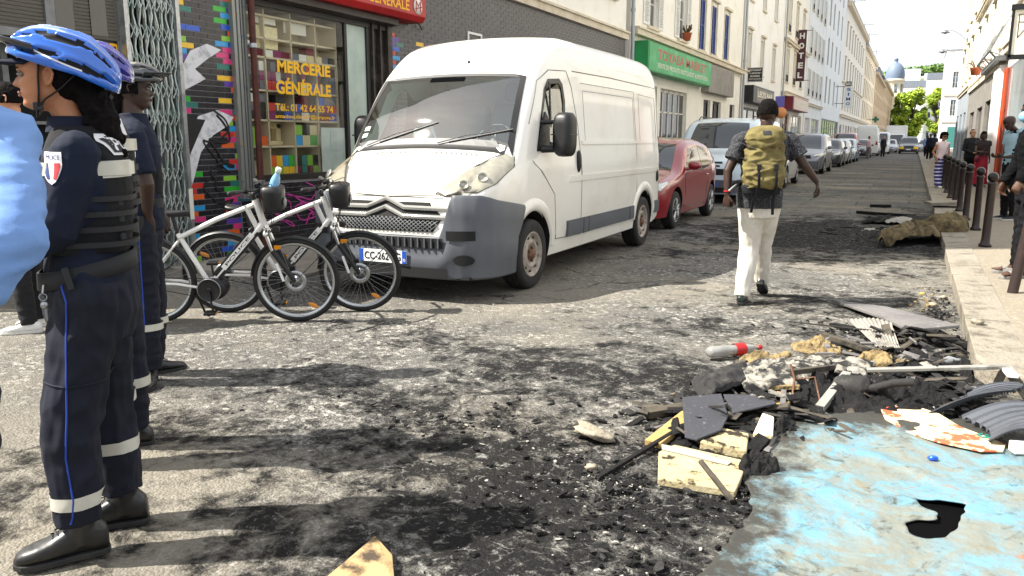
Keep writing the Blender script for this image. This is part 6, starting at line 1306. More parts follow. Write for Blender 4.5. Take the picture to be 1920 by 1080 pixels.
def body(D, parent, skin, vox=.006, hands=('L', 'R'), curl=(.5, .5), hsc=1.0, pitch=0, hphi=None, legs=True, nose=1.0, extras=True, dark=False, hroll=0, fem=0):
 m = MB(); k = D['k']; hp = D['phi'] if hphi is None else hphi; T = head_mesh(m, D['head'], hp, pitch, k**.5, hroll, nose); N = D['neck']
 hd = D['head']-V(math.cos(hp), math.sin(hp), 0)*.022-V(0, 0, .06)
 m.tube([N-V(0, 0, .06), N+V(0, 0, .01), hd], [.07*k, (.054-fem*.006)*k, (.052-fem*.004)*k], 16); torso(m, D, -.8)
 for i, s_ in enumerate('LR'):
  arm(m, D, s_, -.004)
  if s_ in hands: hand(m, D['wr'+s_], D['hd'+s_], D['hn'+s_], 1 if s_ == 'L' else -1, curl[i], k**.5)
  if legs: leg(m, D, s_, -.012); m.ell(D['an'+s_], .034*k, 10, 8)
 o = blob('body', m, vox, skin, parent, 1)
 if extras: head_extras(T, parent, dark)
 return o, T
def hair_cap(T, parent, mat='hair_black', th=.012, front=.30, low=-.03, rough=.004, vox=.006, nm='hair', extra=None, wf=45):
 m = MB(); m.T = T; n = 40; rg = []
 f = tabf([(0, .088), (.5, .094), (.8, .078), (1, .0)]);
 for i in range(22):
  u = i/21; z = low+(.118+th-low)*math.sin(u*math.pi/2); t = (z+.1125)/.225; row = []
  for k in range(n):
   a = 2*math.pi*k/n; ca, sa = math.cos(a), math.sin(a); s_ = math.sqrt(max(0, 1-((z+.0)/(.1125+th))**2)) if z > 0 else 1
   x = (.088 if ca > 0 else .103)*ca*s_*1.0; y = .076*sa*s_; r_ = math.hypot(x, y)+1e-6; x += th*x/r_; y += th*y/r_
   fr = .045+front*.0
   if x > front*.1+.0 and z < .045: x = front*.1
   row.append((x, y, z))
  rg.append(row)
 m.rings(rg, True)
 if extra: extra(m)
 return blob(nm, m, vox, mat, parent, 1, rough, wf, (1, 1, 1), 3, False)
def decal(name, tgt, fn, nu, nv, off, mat, parent, dirv=V(0, 1, 0)):
 """surface-following patch: fn(u,v)->(x,z); rays go along dirv in the figure's frame"""
 me = tgt.data; bvh = BVHTree.FromPolygons([v.co for v in me.vertices], [p.vertices for p in me.polygons]); m = MB(); dirv = dirv.normalized(); sd = V(0, 0, 1).cross(dirv).normalized(); last = [0]
 def P(u, v):
  x, z = fn(u, v); o = sd*-x*1.0-dirv*2+V(0, 0, z); h_ = bvh.ray_cast(o, dirv)
  if h_[0] is None: return o+dirv*(last[0] or 2)
  last[0] = (h_[0]-o).dot(dirv); return h_[0]-dirv*off
 m.grid(nu, nv, P); return m.build(name, mat, parent)
def hits(tgt, pts, off, dirv=V(0, 1, 0)):
 me = tgt.data; bvh = BVHTree.FromPolygons([v.co for v in me.vertices], [p.vertices for p in me.polygons]); sd = V(0, 0, 1).cross(dirv).normalized(); out = []
 for x, z in pts:
  o = sd*-x-dirv*2+V(0, 0, z); h_ = bvh.ray_cast(o, dirv)
  if h_[0] is not None: out.append(h_[0]-dirv*off)
 return out
def decal_text(body_, tgt, x0, x1, z0, z1, off, mat, parent, bold=.02, dirv=V(0, 1, 0)):
 q = fit_text(body_, x0, x1, z0, z1, 0, mat, parent, 1, 0, bold); me = tgt.data; bvh = BVHTree.FromPolygons([v.co for v in me.vertices], [p.vertices for p in me.polygons]); sd = V(0, 0, 1).cross(dirv).normalized()
 for v in q.data.vertices:
  x, z = v.co.y, v.co.z; o = sd*-x-dirv*2+V(0, 0, z); h_ = bvh.ray_cast(o, dirv); v.co = (h_[0] if h_[0] is not None else o+dirv*2)-dirv*off
 return q
def shieldfn(cx, cz, w_, h):
 def fn(u, v):
  hw = w_/2*(1 if v > .55 else max(.02, (v/.55)**.55)); return (cx+(-1+2*u)*hw, cz-h/2+h*v)
 return fn
def shield(tgt, cx, cz, w_, h, parent, dirv=V(0, 1, 0), tilt=0):
 f = shieldfn(cx, cz, w_, h); s_ = decal('arm_patch', tgt, f, 10, 14, .004, 'patch_white', parent, dirv)
 for a, b, mt in ((.08, .36, 'patch_navy'), (.64, .92, 'patch_red')): decal('patch_stripe', tgt, lambda u, v: f(a+(b-a)*u, .16+.5*v), 3, 8, .0055, mt, s_, dirv)
 decal_text('POLICE', tgt, cx-w_*.40, cx+w_*.40, cz+h*.27, cz+h*.41, .006, 'patch_navy', s_, .01, dirv); return s_
def helmet(c, phi, parent, mat, L=.165, W_=.112, H_=.125, tilt=0, visor=True, seed=0):
 T = Matrix.Translation(c) @ Matrix.Rotation(phi, 4, 'Z') @ Matrix.Rotation(tilt, 4, 'Y'); nu, nv = 120, 60
 vents = [(.62, .0, .34, .085), (.10, .0, .30, .075), (-.45, .0, .26, .08), (.45, .42, .32, .085), (-.02, .46, .34, .09), (-.50, .44, .22, .08), (.30, .80, .30, .07), (-.25, .84, .34, .075), (-.66, .74, .18, .07)]
 def sh(a, b):   # a -1..1 front(+1) to back, b -1..1 across
  th = a*math.pi/2*.98; ps = b*math.pi/2*1.08
  x = math.sin(th); cr = math.cos(th); y = math.sin(ps)*cr**.75; z = math.cos(ps)*cr**.75
  dep = 0; bb = abs(b)
  for va, vb, la, lb in vents:
   bend = vb+.10*(a-va)*(1 if vb else 0); d = ((a-va)/la)**2+((bb-bend)/lb)**2
   if d < 1: dep = max(dep, (1-d)**.35)
  rid = .035*math.cos(bb*math.pi*4.6)*cr
  r_ = 1+rid-.13*dep
  if b*b > 1: pass
  low = min(0, z); z = max(z, -.30-.18*max(0, -x))
  p = Vector((x*L*r_, y*W_*r_, z*H_*r_));
  if x < -.3: p.z -= .035*(-x-.3);
  return p, dep
 m = MB(); vs = []; dp = []
 for i in range(nu+1):
  for j in range(nv+1): p, d = sh(-1+2*i/nu, -1+2*j/nv); vs.append(T @ p); dp.append(d)
 ix = lambda i, j: i*(nv+1)+j
 for i in range(nu):
  for j in range(nv):
   q = (ix(i, j), ix(i+1, j), ix(i+1, j+1), ix(i, j+1)); m.f.append(q); m.mi.append(1 if sum(dp[k] for k in q)/4 > .55 else 0); m.sm.append(True)
 m.v = [tuple(v) for v in vs]; sh_ = m.build('helmet', [mat, 'foam'], parent)
 so2 = sh_.modifiers.new('s', 'SOLIDIFY'); so2.thickness = .018; so2.offset = 1 if False else -1
 me = eval_mesh(sh_, 'helmet'); sh_.modifiers.clear(); sh_.data = me
 if visor:
  m = MB(); m.T = T; n = 16; rg = []
  for i in range(n+1):
   a = R(-62+124*i/n); rg.append([(L*.92*math.cos(a)*.98, W_*1.02*math.sin(a), .012), ((L*.98+.065*math.cos(a)**1.2)*math.cos(a)*.98, (W_+.012)*math.sin(a)*1.02, .040), ((L*.98+.062*math.cos(a)**1.2)*math.cos(a)*.98, (W_+.01)*math.sin(a)*1.02, .034), (L*.90*math.cos(a)*.98, W_*1.0*math.sin(a), .002)])
  m.rings(rg, True); m.build('visor', 'smoke_visor', sh_)
 return sh_, T
def person(base, label, z0=0, group=None):
 return empty('person', (base[0], base[1], z0), YAW, label, 'person', group)
# ------------------------------------------------ policewoman in the foreground
def police_woman():
 r = person((-2.6, 1.75), 'police officer in a blue bicycle helmet and black vest standing nearest, facing left'); PI = math.pi; r.rotation_euler = (0, 0, YAW+R(21))
 D = figure((0, 0), 0, 1.72, PI, dict(pel=(.085, 0, .95), chest=(.105, 0, 1.25), neck=(.085, 0, 1.475), head=(.022, -.0, 1.655), shL=(.10, -.155, 1.405), elL=(.03, -.185, 1.165), wrL=(-.16, -.09, 1.06), shR=(.105, .165, 1.405), elR=(.02, .22, 1.165), wrR=(-.20, .06, 1.04),
  hipL=(.085, -.095, .92), knL=(-.005, -.115, .47), anL=(-.005, -.13, .10), hipR=(.095, .09, .92), knR=(.085, .12, .49), anR=(.11, .10, .09), toeL=(-1, -.12, 0), toeR=(-1, .05, 0), hdL=(-1, .35, -.2), hdR=(-1, -.3, -.2), hnL=(0, 1, 0), hnR=(0, -1, 0)))
 b_, T = body(D, r, 'skin_tan', .0052, curl=(.6, .6), fem=1)
 m = MB(); torso(m, D, 1.2, zlo=-.2, collar=.98)
 for s_ in 'LR':
  arm(m, D, s_, .014, r=(.060, .058, .054, .046, .036)); m.ell(D['sh'+s_], .068, 12, 8)
 top = blob('jacket', m, .0065, 'navy', r, 3, .006, 8, (1, 1, 1.3), 2)
 m = MB(); P = D['pel']; m.rings([oval(P+V(.0, 0, dz), D['l'], D['f'], a, b) for dz, a, b in ((-.18, .155, .125), (-.08, .172, .150), (.0, .168, .148), (.08, .155, .135), (.13, .148, .125))], True)
 for s_ in 'LR': leg(m, D, s_, .0, r=(.112, .104, .098, .092, .078), lo=-.045)
 tr = blob('trousers', m, .0065, 'navy_trousers', r, 3, .011, 8, (1.5, 1.5, 1.0), 5)
 # armoured vest
 m = MB(); C = D['chest']; rg = []
 for z, a, b, dx in ((1.075, .165, .130, -.012), (1.12, .172, .138, -.01), (1.22, .175, .140, 0), (1.32, .178, .140, .003), (1.40, .160, .128, .006), (1.455, .125, .105, .004), (1.495, .085, .080, -.008)):
  rg.append(oval(V(C.x+dx-.0, 0, z), D['l'], D['f'], a*.96, b, p=.75))
 m.rings(rg, True); vest = blob('vest', m, .0065, 'vest_black', r, 2, .003, 9, (1, 1, 1.6), 9)
 decal('reflective_band', vest, lambda u, v: (.132+.118*u+(.012*(v < .5) if False else 0), 1.325+.055*v+.004*u), 10, 4, .005, 'reflective', vest)
 m = MB(); m.rings([oval(V(C.x+.004, 0, z), D['l'], D['f'], .176, .147, 40, .75) for z in (1.335, 1.378)], False); bd = m.build('reflective_band', 'reflective', vest)
 for z in (1.10, 1.15, 1.20, 1.25):
  m = MB(); m.rings([oval(V(C.x+.004, 0, zz), D['l'], D['f'], .178, .1455, 40, .75) for zz in (z, z+.018)], False, False); m.build('webbing', 'belt_black' if 'belt_black' in MATS else M('belt_black', '1a1b1e', .75), vest)
 for z in (1.13, 1.19, 1.245):
  m = MB(); m.box((.205, -.115, z), (.035, .02, .022), (0, 0, R(-48))); m.build('webbing_loop', M('webbing_grey', '26282b', .8), vest, bevel=.003)
 # POLICE patch on the shoulder blade and lettering
 f = lambda u, v: (-.12+.24*u, 1.40+.07*v); BK = V(-1, 0, 0)
 pch = decal('back_patch', vest, f, 12, 6, .005, 'patch_white', vest, BK); decal('patch_field', vest, lambda u, v: f(.03+.94*u, .12+.76*v), 12, 6, .0065, 'webbing_grey', pch, BK); decal_text('POLICE', vest, -.10, .10, 1.415, 1.458, .008, 'patch_white', pch, .02, BK)
 shield(top, .035, 1.362, .066, .10, top)
 # belt, loop, keys
 m = MB(); m.rings([oval(V(.085-.0, 0, 1.015)+V(x_, 0, 0)+V(0, 0, dz), D['l'], D['f'], a, b, 44, .85) for dz, a, b, x_ in ((-.032, .166, .152, 0), (-.030, .172, .158, 0), (.026, .170, .155, 0), (.028, .160, .148, 0))], False)
 for i, v in enumerate(m.v): m.v[i] = (v[0], v[1], v[2]+(v[0]-.085)*.22)
 be = m.build('belt', 'belt_black', r); m = MB(); m.box((.045, -.182, 1.004), (.02, .012, .075), (0, R(-12), R(8))); m.build('belt_loop', 'webbing_grey', be, bevel=.003)
 m = MB(); m.tube([(-.035, -.13, .98), (-.038, -.14, .955)], .004, 6)
 for i in range(8): a = i*PI/4; m.tube([(-.038+.012*math.cos(a), -.142, .942+.012*math.sin(a)), (-.038+.012*math.cos(a+PI/4), -.142, .942+.012*math.sin(a+PI/4))], .0018, 5)
 m.lathe([(0, 0), (.013, 0), (.013, .003), (0, .003)], 12, Matrix.Translation((-.036, -.142, .915)) @ Matrix.Rotation(R(90), 4, 'X')); m.box((-.034, -.143, .886), (.007, .002, .045)); m.build('keys', 'steel', be)
 # blue piping on the near trouser leg, reflective bands, pocket
 pts = [(.02, .985), (.035, .93), (.028, .86), (.02, .75), (.012, .65), (.005, .55), (-.004, .47), (-.012, .40), (-.008, .33), (-.002, .25), (-.01, .19), (-.022, .155)]
 pp_ = []
 for i in range(len(pts)-1):
  for t in (0, .34, .67): pp_.append((pts[i][0]*(1-t)+pts[i+1][0]*t, pts[i][1]*(1-t)+pts[i+1][1]*t))
 hp_ = hits(tr, pp_, .002); m = MB(); m.tube(hp_, .0032, 6); m.build('piping', 'piping_blue', tr)
 m = MB(); hp_ = hits(tr, [(-.08+.27*i/24, .655-.01*math.sin(i/24*3.1)) for i in range(25)], .001); m.tube(hp_, .004, 5); m.build('pocket_flap', 'navy_trousers', tr)
 for s_, zz in (('L', .235), ('R', .33)):
  K, A = D['kn'+s_], D['an'+s_]; t = (K.z-zz)/(K.z-A.z); c = K.lerp(A, t); m = MB(); me = tr.data; bvh = BVHTree.FromPolygons([v.co for v in me.vertices], [p.vertices for p in me.polygons]); rg = []
  for dz in (-.023, -.012, 0, .012, .023):
   row = []
   for i in range(40):
    a = 2*PI*i/40; o = c+V(math.cos(a)*.15, math.sin(a)*.15, dz); h_ = bvh.ray_cast(o, V(-math.cos(a), -math.sin(a), 0), .15); q = h_[0] if h_[0] is not None and (h_[0]-c).length < .125 else c+V(math.cos(a)*.09, math.sin(a)*.09, dz); row.append(q+V(math.cos(a), math.sin(a), 0)*.003)
   rg.append(row)
  m.rings(rg, False); m.build('reflective_band', 'reflective', tr)
 for s_ in 'LR': shoe(D, s_, r, 'boot_leather', .30, .118, .108, 'rubber', .13, name='boot')
 # hair, cap, helmet, straps
 m = MB(); hc = D['head']
 m.ell(hc+V(.045, 0, .015), (.092, .082, .105), 20, 14); m.tube([hc+V(.10, 0, -.02), hc+V(.135, -.02, -.09), hc+V(.158, -.04, -.15), hc+V(.165, -.045, -.20), hc+V(.15, -.045, -.235)], [.050, .054, .054, .046, .028], 12, round_=True)
 for i in range(16): a = i*2.4; m.ell(hc+V(.13+.045*math.sin(a)+i*.003, -.04+.040*math.cos(a), -.05-.014*i), .019, 8, 6)
 blob('hair', m, .006, 'hair_black', r, 0, .006, 34, (1, 1, 1), 4, False)
 hl, TH = helmet(hc+V(.052, 0, .028), PI, r, 'helmet_blue', .172, .118, .128, R(-17))
 # white marking along the side of the helmet
 f = lambda u, v: (-.0+.135*u, 1.728-.062*u+.006*v-.004*math.sin(u*3)); decal('helmet_marking', hl, f, 20, 1, .002, 'patch_white', hl)
 m = MB(); n = 14; rg = []
 for i in range(n+1):
  a = R(-65+130*i/n); rg.append([(hc.x-.082*math.cos(a)-.0, -.078*math.sin(a), hc.z+.055), (hc.x-.082*math.cos(a)-.085*math.cos(a)**1.5, -.08*math.sin(a), hc.z+.047-.012*math.sin(a)**2), (hc.x-.082*math.cos(a)-.083*math.cos(a)**1.5, -.078*math.sin(a), hc.z+.041-.012*math.sin(a)**2), (hc.x-.078*math.cos(a), -.075*math.sin(a), hc.z+.045)])
 m.rings(rg, True); m.build('cap_peak', 'navy', r)
 for sy in (-1, 1):
  m = MB(); y = sy*.083; m.tube([hc+V(-.012, y*1.0, .045), hc+V(-.018, y*.98, 0), hc+V(-.022, y*.84, -.05), hc+V(-.03, y*.66, -.10)], [(.010, .003)]*4, 8); m.tube([hc+V(.085, y*.9, .0), hc+V(.045, y*.92, -.04), hc+V(-.005, y*.85, -.075), hc+V(-.03, y*.66, -.10), hc+V(-.042, 0, -.128)], [(.009, .003)]*5, 8); m.build('chin_strap', 'black', hl)
 m = MB(); m.box(hc+V(-.03, -.058, -.098), (.03, .012, .026)); m.build('buckle', 'black_plastic', hl, bevel=.003)
 m = MB(); m.rings([oval(V(.075, 0, z), D['l'], D['f'], a, b, 28) for z, a, b in ((1.475, .075, .078), (1.525, .066, .068), (1.527, .060, .062), (1.47, .066, .066))], False); m.build('collar', 'navy', r)
police_woman()
def officer_two():
 PI = math.pi; r = person((-3.1, 2.45), 'police officer with a purple helmet half hidden behind the nearest one'); r.rotation_euler = (0, 0, YAW+R(18))
 D = figure((0, 0), 0, 1.80, PI, dict(pel=(-.13, 0, 1.0), chest=(-.115, 0, 1.33), neck=(-.12, 0, 1.55), head=(-.14, 0, 1.70), shL=(-.115, -.17, 1.47), elL=(-.18, -.24, 1.19), wrL=(-.33, -.10, 1.10), shR=(-.115, .17, 1.47), elR=(-.18, .24, 1.19), wrR=(-.33, .08, 1.08), hipL=(-.13, -.09, .96), hipR=(-.12, .09, .96), knL=(-.13, -.1, .52), knR=(-.1, .12, .52), anL=(-.14, -.12, .09), anR=(-.10, .14, .09), hdL=(-1, .3, -.2), hdR=(-1, -.3, -.2), hnL=(0, 1, 0), hnR=(0, -1, 0)))
 b_, T = body(D, r, 'skin_brown', .008, dark=True); m = MB(); torso(m, D, 1.2, zlo=-.2)
 for s_ in 'LR': arm(m, D, s_, .012)
 blob('jacket', m, .008, 'navy', r, 3, .006, 8, seed=4); m = MB(); P = D['pel']; m.rings([oval(P+V(0, 0, dz), D['l'], D['f'], a, b) for dz, a, b in ((-.18, .155, .12), (-.05, .172, .140), (.08, .16, .135))], True)
 for s_ in 'LR': leg(m, D, s_, 0, r=(.108, .10, .09, .088, .075))
 tr = blob('trousers', m, .008, 'navy_trousers', r, 3, .009, 7, seed=6); C = D['chest']; m = MB(); m.rings([oval(V(C.x, 0, z), D['l'], D['f'], a*.96, b, p=.75) for z, a, b in ((1.14, .165, .135), (1.25, .175, .145), (1.4, .175, .14), (1.5, .14, .115), (1.56, .09, .085))], True); vs_ = blob('vest', m, .008, 'vest_black', r, 2, .003, 9, seed=8)
 m = MB(); m.rings([oval(V(C.x, 0, z), D['l'], D['f'], .178, .151, 36, .75) for z in (1.405, 1.455)], False); m.build('reflective_band', 'reflective', vs_)
 decal('back_patch', vs_, lambda u, v: (-.06+.05*u+.02*(1-v), 1.47+.07*v), 5, 6, .006, 'patch_white', vs_)
 for z in (1.17, 1.22, 1.27, 1.32): m = MB(); m.rings([oval(V(C.x, 0, zz), D['l'], D['f'], .178, .150, 36, .75) for zz in (z, z+.026)], False, False); m.build('webbing', 'belt_black', vs_)
 m = MB(); m.rings([oval(D['pel']+V(0, 0, z), D['l'], D['f'], .172, .148, 36, .85) for z in (.03, .09)], False); m.build('belt', 'belt_black', r)
 for s_ in 'LR':
  shoe(D, s_, r, 'boot_leather', .29, .09, .10, 'rubber', .12, name='boot'); K, A = D['kn'+s_], D['an'+s_]; c = K.lerp(A, .5); m = MB(); m.rings([oval(V(c.x, c.y, z), D['l'], D['f'], .096, .098, 30) for z in (c.z, c.z+.045)], False); m.build('reflective_band', 'reflective', tr)
 hair_cap(T, r); helmet(D['head']+V(.03, 0, .05), PI, r, 'helmet_purple', .165, .115, .118, R(-10)); return r
officer_two()
def officer_three():
 PI = math.pi; phi = R(28); r = person((-4.11, 3.21), 'police officer in short sleeves and grey helmet holding a black baton beside the bicycles');
 D = figure((0, 0), 0, 1.82, phi, dict(pel=(.06, .02, 1.0), chest=(.065, .02, 1.34), neck=(.07, .02, 1.575), head=(.085, .03, 1.735), shR=(.13, -.14, 1.47), elR=(.205, -.17, 1.20), wrR=(.165, -.10, 1.02), shL=(-.01, .17, 1.47), elL=(-.02, .24, 1.2), wrL=(.10, .22, 1.0), hipR=(.09, -.07, .96), hipL=(.02, .10, .96), knR=(.09, -.07, .52), knL=(.05, .12, .52), anR=(.075, -.05, .10), anL=(0, .16, .09), toeR=(.3, -1, 0), toeL=(.6, .6, 0), hdR=(-.1, .1, -1), hnR=(-.3, 1, .1)))
 b_, T = body(D, r, 'skin_dark', .0065, curl=(.5, 1.3), dark=True, hphi=R(20)); m = MB(); torso(m, D, 1.2, zlo=-.2, wid=.92)
 for s_ in 'LR': arm(m, D, s_, .006, 'half', half=.80)
 tp = blob('shirt', m, .007, 'navy', r, 3, .005, 8, seed=14); m = MB(); P = D['pel']; m.rings([oval(P+V(0, 0, dz), D['l'], D['f'], a, b) for dz, a, b in ((-.18, .15, .12), (-.05, .165, .130), (.08, .155, .125))], True)
 for s_ in 'LR': leg(m, D, s_, 0, r=(.10, .095, .085, .082, .07))
 tr = blob('trousers', m, .0075, 'navy_trousers', r, 3, .009, 7, seed=16); C = D['chest']; m = MB(); m.rings([oval(V(C.x, C.y, z), D['l'], D['f'], a*.90, b, p=.8) for z, a, b in ((1.14, .155, .135), (1.25, .165, .14), (1.4, .160, .135), (1.5, .12, .105), (1.58, .085, .08))], True); vs_ = blob('vest', m, .0075, 'vest_black', r, 2, .003, 9, seed=18)
 shield(tp, .145, 1.335, .072, .10, tp); decal('sleeve_tag', tp, lambda u, v: (.175+.02*u, 1.215+.03*v), 2, 2, .004, 'patch_white', tp)
 m = MB(); m.rings([oval(D['pel']+V(0, 0, z), D['l'], D['f'], .160, .138, 36, .85) for z in (.06, .115)], False); be = m.build('belt', 'belt_black', r)
 for x, y, z in ((.10, -.13, .98), (.02, -.13, .96), (.16, -.08, .95)): m = MB(); m.box((x, y, z), (.06, .05, .15), (0, 0, .2)); m.build('belt_pouch', 'belt_black', be, bevel=.01)
 for s_ in 'LR': shoe(D, s_, r, 'boot_leather', .29, .09, .10, 'rubber', .12, name='boot'); K, A = D['kn'+s_], D['an'+s_]; c = K.lerp(A, .42); m = MB(); m.rings([oval(V(c.x, c.y, z), D['l'], D['f'], .093, .095, 30) for z in (c.z, c.z+.04)], False); m.build('reflective_band', 'reflective', tr)
 pts = hits(tr, [(.135, .93), (.13, .8), (.125, .65), (.12, .5), (.115, .4), (.10, .33)], .002); m = MB(); m.tube(pts, .004, 5); m.build('piping', 'piping_blue', tr)
 def ex(m): m.tube([(-.07, 0, -.03), (-.10, 0, -.10)], [.05, .045], 10, round_=True)
 hair_cap(T, r, extra=ex); helmet(D['head']+V(-.0, 0, .048), R(14), r, 'helmet_grey', .158, .112, .105, R(-2))
 W = D['wrR']; e = empty('baton', (-4.11, 3.21, 0), YAW, 'long black baton held upright by the short sleeved officer', 'baton'); m = MB(); m.cyl(V(.135, -.135, 1.0), V(.105, -.15, .60), .017, 14); m.build('shaft', 'black_plastic', e); m = MB(); m.cyl(V(.137, -.134, 1.02), V(.131, -.137, .93), .020, 14); m.build('grip', 'rubber', e)
officer_three()
def simple_person(base, label, z0, H, phi, J, skin, tops, legs_, shoes, vox=.010, sleeve='wr', hairf=None, curl=(.5, .5), hphi=None, pitch=0, dark=True, seed=1, legr=(.10, .09, .075, .07, .055), gut=0, topz=-.2, wr=.006, wid=1, half=.55, armr=None, nose=1, shmat=None, rt=None, fem=0, tws=(1, 1, 1.9), wf=8, tws2=(1, 1, 1.9), tg=1.0):
 r = rt or person(base, label, z0); D = figure(base, z0, H, phi, J); b_, T = body(D, r, skin, vox*.75, curl=curl, hphi=hphi, pitch=pitch, dark=dark, nose=nose, fem=fem)
 m = MB(); torso(m, D, tg, zlo=topz, gut=gut, wid=wid)
 if sleeve:
  for s_ in 'LR': arm(m, D, s_, .010, sleeve, half=half, **(dict(r=armr) if armr else {}))
 tp = blob(tops[0], m, vox, tops[1], r, 3, wr, wf, tws2, seed=seed)
 tr = None
 if legs_:
  m = MB(); P = D['pel']; m.rings([oval(P+V(0, 0, dz)*D['k'], D['l'], D['f'], a*D['k']*wid, b*D['k']) for dz, a, b in ((-.18, .15, .12), (-.05, .168, .132), (.06, .155, .122), (.12, .15, .118))], True)
  for s_ in 'LR': leg(m, D, s_, 0, r=legr, lo=.03)
  tr = blob(legs_[0], m, vox, legs_[1], r, 3, wr*1.3, 7, tws, seed=seed+3)
 if shoes:
  for s_ in 'LR': shoe(D, s_, r, shoes, name='shoe', sole=shmat or 'sole', laces=vox < .0095)
 if hairf: hairf(T, r)
 return r, D, T, tp, tr
# man in black at the far left with white trainers
simple_person((-6.02, 3.78), 'man in black clothes and white trainers standing at the far left edge', 0.0, 1.84, math.pi*1.05, dict(head=(-.0, 0, 1.745), neck=(.02, 0, 1.59)), 'skin_pale', ('jacket', 'cotton_black'), ('trousers', 'cotton_black'), 'shoe_white', vox=.009, hairf=lambda T, r: hair_cap(T, r), dark=False, seed=21)
# man in the pale blue shirt, cut by the left edge
PB = dict(pel=(.02, .05, 1.0), chest=(.03, .08, 1.28), neck=(.03, .1, 1.50), head=(.0, .08, 1.65), shR=(.215, .10, 1.45), elR=(.298, -.04, 1.27), wrR=(.17, -.14, 1.10), shL=(-.2, .0, 1.35), elL=(-.28, .0, 1.1), wrL=(-.2, -.2, 1.0), hdR=(-.6, -.6, -.1), hnR=(0, .5, 1))
simple_person((-1.745, .80), 'man in a pale blue shirt cut off by the left edge, elbow bent', 0, 1.80, R(215), PB, 'skin_pale', ('shirt', 'shirt_blue'), ('trousers', 'navy_trousers'), 'shoe_black', vox=.008, hairf=lambda T, r: hair_cap(T, r), dark=False, seed=31, wr=.007, wf=10, tws2=(.5, .9, 2.6), armr=(.046, .050, .048, .045, .040))
# ------------------------------------------------ the walking man with the backpack
JB = dict(pel=(.10, .02, .955), chest=(.115, .0, 1.27), neck=(.125, .0, 1.51), head=(.135, .025, 1.675), shL=(-.085, .01, 1.435), elL=(-.20, -.02, 1.18), wrL=(-.205, -.06, .97), shR=(.325, -.01, 1.435), elR=(.455, -.06, 1.225), wrR=(.585, -.02, 1.085), hipL=(.03, .02, .93), hipR=(.18, .03, .93),
 knL=(.05, .06, .51), anL=(-.03, -.05, .10), knR=(.205, .20, .50), anR=(.275, .36, .165), toeL=(.35, 1, 0), toeR=(.5, 1, -.55), hdL=(-.05, .1, -1), hdR=(.35, .1, -1), hnL=(.8, .5, 0), hnR=(-.7, .3, -.2))
def crop(T, r): hair_cap(T, r, th=.013, low=-.012, rough=.003, front=.45)
bpk, D, T, tp, tr = simple_person((-1.27, 7.27), 'man with a mustard backpack and cream trousers walking away up the street', 0, 1.78, R(84), JB, 'skin_dark', ('shirt', 'patterned_shirt'), ('trousers', 'cream_trousers'), 'shoe_green_black', vox=.007, sleeve='half', half=.62, hairf=crop, curl=(1.15, .55), hphi=R(62), seed=41, legr=(.118, .108, .086, .082, .066), topz=-.30, wr=.007, tg=2.6, tws=(1.7, 1.7, .7), shmat='rubber', armr=(.062, .056, .044, .036, .028))
m = MB(); m.tube([D['wrL']+V(0, 0, .035), D['wrL']+V(0, 0, .045)], .034, 14); m.build('wristband', 'red_paint', bpk)
